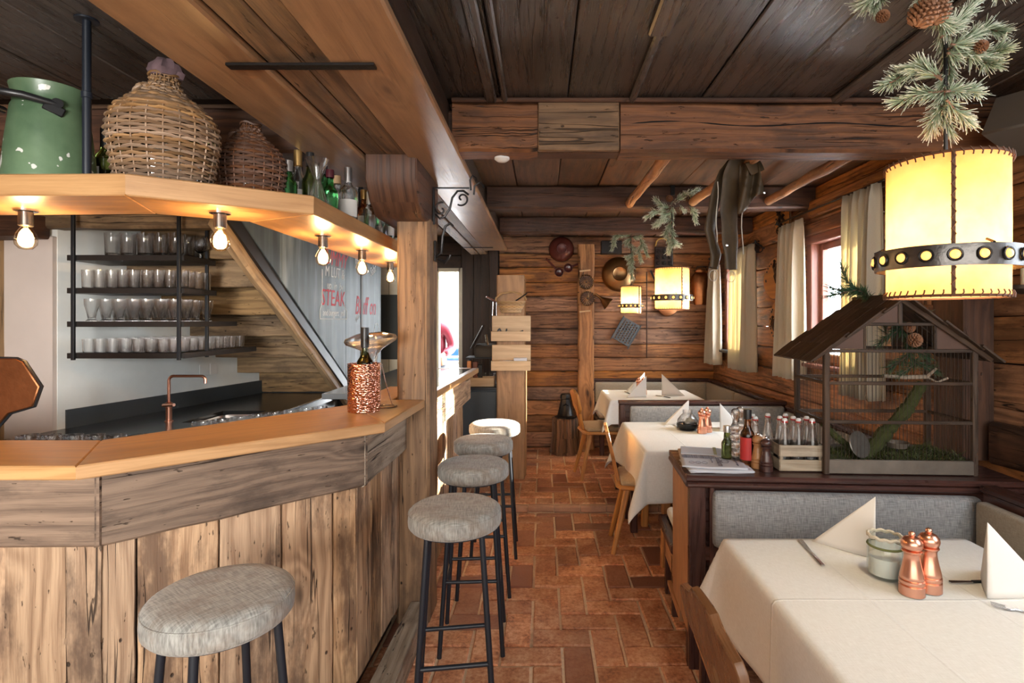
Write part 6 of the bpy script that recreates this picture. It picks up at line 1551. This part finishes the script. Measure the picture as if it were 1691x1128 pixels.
# ------------------------------------------------------------------ things on the back wall
YW = 6.385
Mback = lambda px, py, y=YW: Matrix.Translation(P(px, py, y)) @ Matrix.Rotation(PI/2, 4, 'X')     # local z points to the camera
def wallthing(name, label, cat, px, py, y=YW): return thing(name, label, cat, tuple(P(px, py, y)))
t = wallthing('hanging_bowl', 'dark red-brown enamelled bowl hung bottom-out high on the back wall', 'bowl', 927, 412)
MB().lathe([(.148, 0), (.150, .006), (.140, .04), (.110, .075), (.062, .092), (.058, .100), (.052, .100), (.050, .088), (0, .085)], seg=40, M=Matrix.Rotation(PI/2, 4, 'X')).build('bowl_shell', M_REDPOT, t)
def ladle(label, px, py, ang, r=.052, L=.17):
    t = wallthing('ladle', label, 'ladle', px, py)
    MB().lathe([(0, .005), (r*.6, .01), (r*.95, .035), (r, .045), (r-.003, .045), (r*.9, .034), (r*.55, .013), (0, .009)], seg=24, M=Matrix.Rotation(PI/2, 4, 'X')).build('cup', M_REDPOT, t)
    c, s = math.cos(ang), math.sin(ang); MB().bar((r*.9*c, -.04, r*.9*s), ((r+L)*c, -.02, (r+L)*s), .022, .008, up=(0, 1, 0), bev=.003).build('handle', M_REDPOT, t)
ladle('small dark ladle with its handle pointing up left, below the red bowl', 923, 450, R(133)); ladle('small dark ladle with its handle pointing right across the post', 938, 443, R(22))
def waffle(label, px, py, y, r=.085, n=11):
    t = thing('waffle_iron', label, 'waffle iron', tuple(P(px, py, y)))
    m = MB().lathe([(r, 0), (r, .018), (r-.006, .024), (r-.012, .018), (0, .014)], seg=32, M=Matrix.Rotation(PI/2, 4, 'X')); m.build('iron_disc', M_IRONRED, t)
    k = MB()
    for i in range(14):
        a = 2*PI*i/14; k.tube([(rr*math.cos(a+rr*9), -.018, rr*math.sin(a+rr*9)) for rr in [.012+.0075*j for j in range(8)]], .003, 5)
    for i in range(20):
        a = 2*PI*i/20; k.lathe([(.010, 0), (.010, .008), (.006, .012), (0, .008)], seg=6, M=Matrix.Translation(((r-.004)*math.cos(a), -.016, (r-.004)*math.sin(a))) @ Matrix.Rotation(PI/2, 4, 'X'))
    k.build('pattern_ridges', M_BRASSO, t)['kind'] = 'stuff'
waffle('round patterned waffle iron, upper of the pair on the hewn post', 968, 466, 6.24); waffle('round patterned waffle iron, lower of the pair on the hewn post', 970, 493, 6.24)
for (py, nm) in ((447, 'above'), (514, 'below')):
    m = MB().tube([P(957, py+1, 6.2), P(975, py-1, 6.2)], .010, 8).tube([P(967, py, 6.26), P(967, py, 6.19)], .008, 8)
    one('wooden_peg', m, W_PINE, 'pale wooden cross peg %s the waffle irons on the hewn post' % nm, 'peg')
one('black_box', MB().box(P(1009, 409, 6.29), (.235, .11, .15), bev=.006), M_BLACK, 'small black wall speaker box high on the back wall', 'box')
t = wallthing('hanging_pan', 'wide old brass pan hung bottom-out on the back wall behind the farthest garland', 'pan', 1022, 453)
MB().lathe([(.200, 0), (.203, .006), (.195, .03), (.160, .06), (.086, .078), (.080, .086), (.072, .080), (0, .078)], seg=44, M=Matrix.Rotation(PI/2, 4, 'X')).build('pan_shell', M_BRASSO, t)
t = wallthing('metal_funnel', 'dark tin funnel hanging sideways right of the waffle irons', 'funnel', 1000, 497)
MB().lathe([(.075, 0), (.077, .004), (.016, .12), (.012, .20), (.009, .20), (.013, .12), (.072, .004)], seg=28, M=Matrix.Translation((.03, -.05, -.04)) @ Matrix.Rotation(R(-52), 4, 'Y')).build('funnel_cone', M_BRASSO, t)
# perforated grate
t = thing('iron_grate', 'perforated black iron stove grate hanging at a slant below the farthest lamp', 'grate', tuple(P(1034, 548, 6.372)))
holes = []
for i in range(6):
    for j in range(9):
        cx = -.082+.033*i; cz = -.118+.029*j+(.0145 if i % 2 else 0)
        if cz > .128: continue
        holes.append([(cx+.0105*math.cos(-a), cz+.0105*math.sin(-a)) for a in [2*PI*k/8 for k in range(8)]])
me = curve_board([(-.11, -.14), (.11, -.14), (.11, .14), (-.11, .14)], holes, .012, .001)
Mg = Matrix.Rotation(R(30), 4, 'Y') @ Matrix.Rotation(PI/2, 4, 'X')
MB().mesh(me, M=Mg).build('perforated_plate', M_GREY, t)
Mg2 = Matrix.Rotation(R(30), 4, 'Y')
for s in (-1, 1): MB().bar(Mg2 @ Vector((s*.115, 0, -.165)), Mg2 @ Vector((s*.115, 0, .15)), .012, .02, up=(0, 1, 0)).build('side_bar', M_GREY, t)
t = wallthing('votive_plaque', 'dark openwork iron plaque with a yellow arch behind the middle lamp cable', 'plaque', 1096, 425)
MB().box((0, 0, -.03), (.215, .02, .30), bev=.004).build('plate', M_IRONRED, t)
m = MB()
for i in range(3):
    for j in range(4):
        c = (-.07+.07*i, -.016, -.14+.07*j); m.tube([(c[0]+.022*math.cos(q), c[1], c[2]+.022*math.sin(q)) for q in [2*PI*k/12 for k in range(12)]], .004, 5, closed=True)
        for k in range(4): a = PI/4+k*PI/2; m.tube([c, (c[0]+.03*math.cos(a), c[1]-.006, c[2]+.03*math.sin(a))], .004, 5)
m.build('openwork', M_IRON, t); MB().tube([(-.10, -.01, .13)]+[(-.07*math.cos(q)-.02, -.01, .16+.06*math.sin(q)) for q in [PI*i/10 for i in range(11)]]+[(.05, -.01, .13)], .008, 6).build('yellow_arch', M_YELLOW, t)
t = wallthing('copper_pan', 'old copper pan hanging behind the middle lamp', 'pan', 1102, 503)
MB().lathe([(.135, 0), (.138, .004), (.128, .045), (.10, .055), (0, .055)], seg=36, M=Matrix.Rotation(PI/2, 4, 'X')).build('pan_shell', M_COPPERO, t)
MB().bar((-.07, -.02, .12), (-.20, -.01, .40), .022, .01, up=(0, 1, 0)).build('long_handle', M_IRON, t)
t = thing('copper_hod', 'dented tall copper hod hanging left of the far window curtain', 'hod', tuple(P(1157, 475, 6.3)))
def dent(a, z): return 1+.05*math.sin(a*3+z*22)+.03*math.sin(a*7-z*31)
MB().lathe([(0, -.20), (.075, -.20), (.085, -.17), (.105, 0), (.11, .12), (.07, .165), (.062, .17), (.064, .20), (.075, .205), (.06, .205), (.055, .17), (0, .16)], seg=40, sq=.55, fn=dent).build('hod_body', M_COPPERO, t, smooth=60)
MB().tube([(-.07, -.03, .19), (-.05, -.05, .24), (.04, -.05, .24), (.065, -.03, .19)], .005, 6).build('bail', M_IRON, t)
m = MB().tube([P(1041, 385, 6.3), P(1041, 590, 6.3)], .004, 6); one('wall_conduit', MB().box(P(1068, 520, 6.33), (.012, .02, 1.0)), W_BEAMD, 'thin dark vertical batten running down the back wall right of the grate', 'batten')
# stump with iron weight
def burl(a, z): return 1+.06*math.sin(a*3+1)+.04*math.sin(a*5)+.05*math.sin(a*11+z*3)-(.16 if 4.60 < a % (2*PI) < 4.72 else 0)
st = one('tree_stump', MB().lathe([(0, 0), (.165, 0), (.158, .03), (.14, .18), (.135, .385), (.128, .40), (0, .402)], seg=72, fn=burl), W_STUMP, 'split old tree stump standing on the brick floor against the back wall', 'stump', base=(0, 0, 0), smooth=55)
st.location = (.255, 6.13, RISE)
t = thing('iron_weight', 'black cast iron bell-shaped weight standing on the stump', 'iron', (.265, 6.10, RISE+.402))
MB().lathe([(0, 0), (.125, 0), (.125, .014), (.10, .022), (.092, .03), (.055, .19), (.052, .205), (.06, .21), (.06, .245), (.05, .262), (0, .265)], seg=8, fn=lambda a, z: 1).build('iron_body', M_IRON, t)
MB().tube([(-.03, -.065, .14), (-.0, -.085, .165), (.03, -.065, .14)], .006, 6).build('eye', M_IRON, t)

# carved boards with ironwork on the right wall
def iron_board(label, y, z, ry, rzz, kind):
    t = thing('ironwork_board', label, 'wall plaque', (1.995, y, z), 0, 'wooden slabs with ironwork on the window wall')
    out = [(ry*math.cos(a)*(1+.06*math.sin(3*a+kind)), rzz*math.sin(a)*(1+.05*math.cos(2*a+kind))) for a in [2*PI*i/28 for i in range(28)]]
    Mw = Matrix.Translation((-.02, 0, 0)) @ My
    MB().prism(out, -.012, .012, M=Mw, long=2, ch=.003).build('wood_slab', W_CHAIR, t)
    MB().tube([(-.02, a*1.01, b*1.01) for a, b in out], .008, 6, closed=True).build('bark_rim', W_STUMP, t)
    rs = random.Random(kind*7)
    for i in range(5):
        a = rs.uniform(-.6, .6)*ry; b = rs.uniform(-.5, .4)*rzz; L = rzz*rs.uniform(.4, .8); q = rs.uniform(1.1, 2.0)
        p0 = Vector((-.045, a, b)); p1 = p0+Vector((0, math.cos(q)*L, math.sin(q)*L))
        MB().tube([p0, p0.lerp(p1, .5)+Vector((-.01, .01, 0)), p1], [.008, .012, .006], 7).lathe([(0, -.014), (.014, 0), (0, .014)], c=tuple(p1), seg=8).build('iron_fitting', M_IRONRED, t)
    m = MB()
    for i in range(12):
        a = rs.uniform(0, 6.28); p = (-.04, ry*.7*math.cos(a), rzz*.75*math.sin(a)); m.lathe([(.009, 0), (.006, .006), (0, .008)], seg=6, M=Matrix.Translation(p) @ Matrix.Rotation(-PI/2, 4, 'Y'))
    m.build('nail_heads', M_IRON, t)['kind'] = 'stuff'
iron_board('small oval wooden slab with black ironwork, topmost between the windows', 4.46, 2.36, .13, .12, 1)
iron_board('large oval wooden slab with rows of black ironwork, middle one between the windows', 4.60, 1.90, .22, .17, 2)
iron_board('tall dark-rimmed wooden slab with iron tools, lowest between the windows', 4.56, 1.53, .15, .17, 3)
t = thing('dried_wreath', 'small dried wreath on a wooden bracket behind the lamp, near the wall post', 'wreath', (1.97, 2.92, 1.68))
m = MB()
for k in range(7):
    m.tube([(-.03+.008*math.sin(a*5+k), (.085+.012*math.sin(a*4+k*1.3))*math.cos(a), (.085+.012*math.cos(a*3+k))*math.sin(a)) for a in [2*PI*i/30 for i in range(30)]], .004, 5, closed=True)
m.build('twig_ring', W_STUMP, t); MB().box((-.01, -.17, .02), (.04, .06, .16)).bar((0, -.12, -.07), (-.10, -.12, -.10), .04, .03).build('bracket', W_POSTR, t)
# wall speaker, candle sconce
t = thing('wall_speaker', 'grey wedge loudspeaker mounted high on the right wall under the ceiling', 'speaker', (1.95, 2.15, 2.33)); t.rotation_euler = (R(6), R(22), R(18))
MB().box((0, 0, 0), (.21, .24, .17), bev=.008).build('speaker_case', M_SPEAKER, t); MB().box((-.01, -.122, 0), (.18, .004, .145), bev=.002).build('speaker_grille', M_SPEAKER, t); MB().box((-.085, -.126, .055), (.018, .003, .018)).build('badge', M_CAPS, t)
t = thing('candle_sconce', 'wrought sconce with a thick ivory candle at the right edge of the wall', 'sconce', (1.98, 2.22, 1.66))
MB().lathe([(0, 0), (.03, -.01), (.07, .01), (.075, .025), (.068, .016), (.03, 0), (0, .004)], seg=24).build('dish', M_PEWTER, t); MB().box((.045, 0, .18), (.012, .06, .32)).bar((.045, 0, .0), (0, 0, -.012), .02, .012).build('back_plate', M_COPPERO, t)
MB().lathe([(0, .004), (.024, .004), (.024, .15), (.018, .152), (0, .148)], seg=20).tube([(0, 0, .148), (.002, 0, .160)], .0012, 5).build('candle', M_WAX, t)

# ------------------------------------------------------------------ end of the bar: tower, cabinet, till
tw = thing('wooden_tower', 'tall narrow light wood cupboard tower at the end of the bar', 'cupboard', (-.29, 5.2, RISE))
x0, x1, y0, y1, zt = -.415, -.165, 5.10, 5.55, 1.97
MB().box(((x0+x1)/2, y0, (zt+RISE)/2), (x1-x0, .022, zt-RISE), long=2).build('front_panel', W_TOWER, tw, world=True)
MB().box((x0, (y0+y1)/2, (zt+RISE)/2), (.02, y1-y0-.02, zt-RISE), long=2).build('side_panel', W_TOWER, tw, world=True)
MB().box((x1, (y0+y1)/2+.04, (1.2+RISE)/2), (.02, y1-y0-.1, 1.2-RISE), long=2).build('side_panel', W_TOWER, tw, world=True)
MB().box(((x0+x1)/2, y1, (zt+RISE)/2), (x1-x0, .02, zt-RISE), long=2).build('back_panel', W_TOWER, tw, world=True)
MB().box(((x0+x1)/2, (y0+y1)/2, zt-.012), (x1-x0, y1-y0-.02, .022)).build('top_board', W_TOWER, tw, world=True)
for z in (1.2, 1.55): MB().box(((x0+x1)/2, (y0+y1)/2, z), (x1-x0-.02, y1-y0-.03, .02)).build('shelf', W_TOWER, tw, world=True)
def wine_box(label, z):
    t = thing('wooden_box', label, 'box', (-.285, 5.03, z), 0, 'open wooden boxes on the tower'); W_ = .36
    MB().box((0, .045, .155), (W_, .012, .155), long=0).build('lid', W_PINE, t)
    MB().box((0, -.06, .045), (W_, .010, .09)).build('box_side', W_PINE, t); MB().box((0, .04, .045), (W_, .010, .09)).build('box_side', W_PINE, t)
    for s in (-1, 1): MB().box((s*(W_/2-.005), -.01, .045), (.010, .09, .09), long=2).build('box_end', W_PINE, t)
    MB().box((0, -.01, .006), (W_-.02, .09, .008)).build('box_floor', W_PINE, t)
    for s in (-1, 1): MB().box((s*.09, -.0, .085), (.03, .03, .012)).build('hinge', M_CAPG, t)
    return t
wine_box('upper open pale wooden box on the front of the tower, holding cutlery', 1.355); wine_box('lower open pale wooden box on the front of the tower, holding papers', 1.085)
for (x, z, a) in ((-.41, 1.43, 30), (-.38, 1.435, -25), (-.33, 1.43, 12), (-.20, 1.43, 70)):
    one('corkscrew', MB().box((x, 5.01, z+.01), (.014, .012, .06), rot=(0, R(a), 0)), M_STEEL, {30: 'dark bottle opener leaning left in the upper wooden box', -25: 'bottle opener leaning right in the upper wooden box', 12: 'short knife upright in the upper wooden box', 70: 'flat tool at the right in the upper wooden box'}[a], 'tool')
one('paper_stack', MB().box((-.20, 5.02, 1.175), (.12, .07, .05)).box((-.33, 5.02, 1.16), (.12, .06, .03)), M_PAPER, 'white paper slips in the lower wooden box', 'paper')
bk = thing('wicker_basket', 'small wicker half basket hanging on the front of the tower', 'basket', (-.285, 5.02, 1.62))
m = MB(); n = 9
for i in range(n):
    rr = .085+.045*i/n; z = .012*i
    m.tube([(rr*1.05*math.cos(a), -.0+rr*.75*math.sin(a), z+.002*math.sin(a*14+i*PI)) for a in [2*PI*k/40 for k in range(40)]], .006, 5, closed=True)
m.build('woven_side', M_WICKERL, bk)['kind'] = 'stuff'
MB().lathe([(0, 0), (.09, 0), (.09, .006), (0, .006)], seg=24, sq=.72).build('base', M_WICKERL, bk)
for k in range(3): MB().tube([(.14*math.cos(a), .03*k-.03, .11+.075*math.sin(a)+.006*math.sin(a*9+k)) for a in [PI*i/16 for i in range(17)]], .006, 5).build('handle', M_WICKERL, bk)
MB().tube([(.04, -.04, .10), (.15, -.09, .17)], .006, 6).build('dark_clip', M_BLACK, bk)
t = thing('shoe_horn', 'curved reddish wooden handle sticking out left of the tower top', 'tool', (-.45, 5.2, 1.72)); MB().bar((.02, 0, 0), (-.08, -.02, .05), .05, .015, bev=.004).build('red_wood', W_WINDOW, t); MB().tube([(-.01, -.0, .0), (-.02, 0, -.18), (.01, 0, -.26)], .008, 6).tube([(.02, -.0, .0), (.02, 0, -.14), (-.0, 0, -.26)], .006, 6).build('wire_loop', M_CHROME, t)
cab = thing('side_cabinet', 'grey-blue cabinet behind the end of the bar', 'cabinet', (-.66, 5.5, RISE))
MB().box((-.65, 5.55, .47), (.44, .60, .82), bev=.003).build('cabinet_body', M_GREY, cab, world=True); MB().box((-.65, 5.245, .47), (.42, .012, .78)).build('door', M_GREY, cab, world=True); MB().box((-.65, 5.53, .893), (.47, .66, .025)).build('cabinet_top', M_STEELB, cab, world=True)
ZCb = .906
bx = thing('cutlery_tray', 'low pale pine tray on the grey-blue cabinet', 'tray', (-.60, 5.25, ZCb))
MB().box((0, -.01, .045), (.28, .012, .085)).build('tray_side', W_PINE, bx); MB().box((0, .14, .045), (.28, .012, .085)).build('tray_side', W_PINE, bx)
for s in (-1, 1): MB().box((s*.135, .065, .045), (.012, .14, .085)).build('tray_end', W_PINE, bx)
MB().box((0, .065, .006), (.26, .14, .01)).build('tray_floor', W_PINE, bx)
for k, (x, h, mt, lb_) in enumerate([(-.72, .24, M_COPPERO, 'reddish brown upright menu holder left on the cabinet'), (-.66, .23, W_WINDOW, 'red-brown wooden box upright on the cabinet'), (-.61, .20, M_BLACK, 'black upright folder on the cabinet')]):
    one('upright_box', MB().box((x, 5.42, ZCb+h/2), (.045, .08, h), bev=.004), mt, lb_, 'box')
for k in range(3): one('spice_glass', MB().lathe([(0, 0), (.022, 0), (.024, .005), (.022, .09), (.015, .10), (.015, .12), (0, .12)], c=(-.565+.05*k, 5.44, ZCb), seg=14), M_GLASSGR, ['small glass bottle left of three by the till', 'small glass bottle, middle of three by the till', 'small glass bottle right of three by the till'][k], 'bottle')
sf = one('till_shelf', MB().box((-.60, 5.48, ZCb+.27), (.30, .3, .012)).bar((-.74, 5.6, ZCb), (-.74, 5.6, ZCb+.27), .02, .02, up=(1, 0, 0)).bar((-.46, 5.6, ZCb), (-.46, 5.6, ZCb+.27), .02, .02, up=(1, 0, 0)), M_STEEL, 'small black raised shelf carrying the till', 'shelf')
ti = thing('till', 'dark grey cash till with a slanted screen', 'till', (-.56, 5.45, ZCb+.277))
MB().pad((0, 0, .06), (.22, .20, .12), r=.04, fn=lambda o, p: Vector((o.x, o.y, o.z+.02*p[1]))).build('till_body', M_SPEAKER, ti); MB().box((-.08, -.03, .20), (.012, .22, .26), rot=(0, R(28), 0), bev=.003).build('screen', M_MIRR, ti); MB().tube([(.02, 0, .10), (0.0, 0, .22)], .012, 8).build('screen_arm', M_CHROME, ti)
one('book', MB().box((-.775, 5.35, ZCb+.155), (.10, .16, .03)).box((-.775, 5.35, ZCb+.075), (.09, .15, .15)), M_REDJ if False else M_REDPOT, 'dark red account book lying on a block at the cabinet left end', 'book')

# ------------------------------------------------------------------ beyond the doorway
struct('terrace_floor', MB().box((-1.5, 8.6, .0), (5, 4.0, .1), bev=0), M_SNOW, smooth=0)
tb = thing('white_table', 'white table outside the doorway', 'table', (-1.15, 8.3, .05)); MB().box((-1.10, 8.3, .92), (.9, .5, .04)).build('table_top', M_WHITEP, tb, world=True)
for x in (-1.5, -.7): MB().bar((x, 8.3, .05), (x, 8.3, .9), .05, .4).build('leg', M_WHITEP, tb, world=True)
MB().box((-1.2, 8.42, .5), (.7, .02, .7)).build('pale_panel', M_GLASST, tb, world=True)
bb = thing('blue_bag', 'bright blue bag standing on the white table beyond the doorway', 'bag', (-1.33, 8.3, .94)); MB().pad((0, 0, .10), (.28, .16, .2), r=.04, fn=lambda o, p: Vector((o.x*(1-.35*max(0, p[2])), o.y, o.z))).build('bag_body', M_BLUE, bb); MB().box((0, -.083, .06), (.2, .004, .03)).build('white_stripe', M_WHITEP, bb); MB().tube([(-.05, 0, .2), (0.02, 0, .27), (.05, 0, .2)], .008, 6).build('bag_handle', M_BLACK, bb)
def skin(name, verts, edges, radii, mat, parent, root=0, sub=2):
    me = bpy.data.meshes.new(name); me.from_pydata([tuple(v) for v in verts], edges, [])
    o = bpy.data.objects.new(name, me); COL.objects.link(o); m = o.modifiers.new('skin', 'SKIN'); m.use_smooth_shade = True
    for i, r in enumerate(radii):
        sv = me.skin_vertices[0].data[i]; sv.radius = r if isinstance(r, tuple) else (r, r); sv.use_root = (i == root)
    m2 = o.modifiers.new('sub', 'SUBSURF'); m2.levels = sub; m2.render_levels = sub
    dg = bpy.context.evaluated_depsgraph_get(); nm = bpy.data.meshes.new_from_object(o.evaluated_get(dg)); bpy.data.objects.remove(o)
    nm.materials.clear(); nm.materials.append(mat); nm.name = name
    for p in nm.polygons: p.use_smooth = True
    o = bpy.data.objects.new(name, nm); COL.objects.link(o); o.parent = parent; KIDS.setdefault(parent.name, []).append(o); return o
pe = thing('person', 'person in a red quilted jacket standing outside the doorway, one hand held at the waist', 'person', (-1.455, 7.45, .05), R(-12))
v = [(0, 0, .95), (0, 0, 1.12), (0, .0, 1.32), (0, .0, 1.44), (0, -.01, 1.50), (0, -.02, 1.58), (0, -.03, 1.66), (0, -.015, 1.71),
     (.09, 0, .90), (.10, -.01, .50), (.11, .02, .09), (.11, -.12, .05), (-.09, 0, .90), (-.10, -.01, .50), (-.11, .02, .09), (-.11, -.12, .05),
     (.17, 0, 1.40), (.23, .02, 1.12), (.17, -.17, 1.03), (.13, -.22, 1.03), (-.17, 0, 1.40), (-.24, .02, 1.12), (-.19, -.16, 1.0), (-.15, -.22, .99)]
e = [(0, 1), (1, 2), (2, 3), (3, 4), (4, 5), (5, 6), (6, 7), (0, 8), (8, 9), (9, 10), (10, 11), (0, 12), (12, 13), (13, 14), (14, 15), (3, 16), (16, 17), (17, 18), (18, 19), (3, 20), (20, 21), (21, 22), (22, 23)]
rd = [(.15, .11), (.135, .10), (.15, .11), (.08, .07), .05, (.068, .080), (.072, .088), (.05, .06), .085, .058, .042, .035, .085, .058, .042, .035, .055, .042, .030, (.034, .018), .055, .042, .030, (.034, .018)]
for hi, (hx, hy, hz, sg) in ((19, (.13, -.22, 1.03, -1)), (23, (-.15, -.22, .99, 1))):
    for k in range(4):
        b = len(v); dz = -.024+.016*k; L = [.026, .03, .032, .026][k]
        v += [(hx+sg*.025, hy-.012, hz+dz), (hx+sg*(.025+L), hy-.02, hz+dz*1.1), (hx+sg*(.03+L*1.5), hy-.006, hz+dz*1.1)]; e += [(hi, b), (b, b+1), (b+1, b+2)]; rd += [.0085, .008, .006]
    b = len(v); v += [(hx-sg*.0, hy-.02, hz+.028), (hx+sg*.02, hy-.035, hz+.046)]; e += [(hi, b), (b, b+1)]; rd += [.010, .008]
skin('body', v, e, rd, M_SKIN, pe)
fc = MB().lathe([(0, -.004), (.010, 0), (.012, .016), (.006, .034), (0, .04)], c=(0, -.112, 1.605), seg=10); fc.build('nose', M_SKIN, pe)
for s in (-1, 1): MB().lathe([(0, -.006), (.009, 0), (0, .006)], c=(s*.030, -.102, 1.65), seg=10).build('eye', M_HAIR, pe)
MB().lathe([(0, -.004), (.022, 0), (0, .004)], c=(0, -.100, 1.575), seg=10, sq=.3).build('mouth', M_LABELR, pe)
for s in (-1, 1): MB().lathe([(0, -.03), (.012, -.01), (.014, .01), (0, .03)], c=(s*.076, -.015, 1.63), seg=10, sq=1.4).build('ear', M_SKIN, pe)
MB().lathe([(0, .115), (.05, .10), (.084, .055), (.090, .0), (.080, -.06), (.05, -.08)], c=(0, .012, 1.66), seg=24, sq=1.08, arc=2*PI, fn=lambda a, z: .80 if (3.9 < a < 5.5 and z < .05) else 1).build('hair', M_HAIR, pe)
jv = [(0, 0, .93), (0, 0, 1.12), (0, 0, 1.32), (0, 0, 1.43), (0, 0, 1.49), (.18, 0, 1.40), (.245, .02, 1.12), (.185, -.15, 1.04), (-.18, 0, 1.40), (-.255, .02, 1.12), (-.205, -.14, 1.01)]
skin('quilted_jacket', jv, [(0, 1), (1, 2), (2, 3), (3, 4), (3, 5), (5, 6), (6, 7), (3, 8), (8, 9), (9, 10)], [(.185, .145), (.17, .135), (.18, .14), (.12, .10), .075, .085, .072, .052, .085, .072, .052], M_REDJ, pe)
MB().tube([(0, -.155, .86), (0, -.15, 1.2), (0, -.11, 1.42)], .006, 6).build('zip', M_BLACK, pe)
skin('trousers', [(0, 0, .96), (.09, 0, .86), (.10, -.01, .50), (.11, .02, .12), (-.09, 0, .86), (-.10, -.01, .50), (-.11, .02, .12)], [(0, 1), (1, 2), (2, 3), (0, 4), (4, 5), (5, 6)], [(.165, .125), .10, .075, .065, .10, .075, .065], M_DENIM, pe)
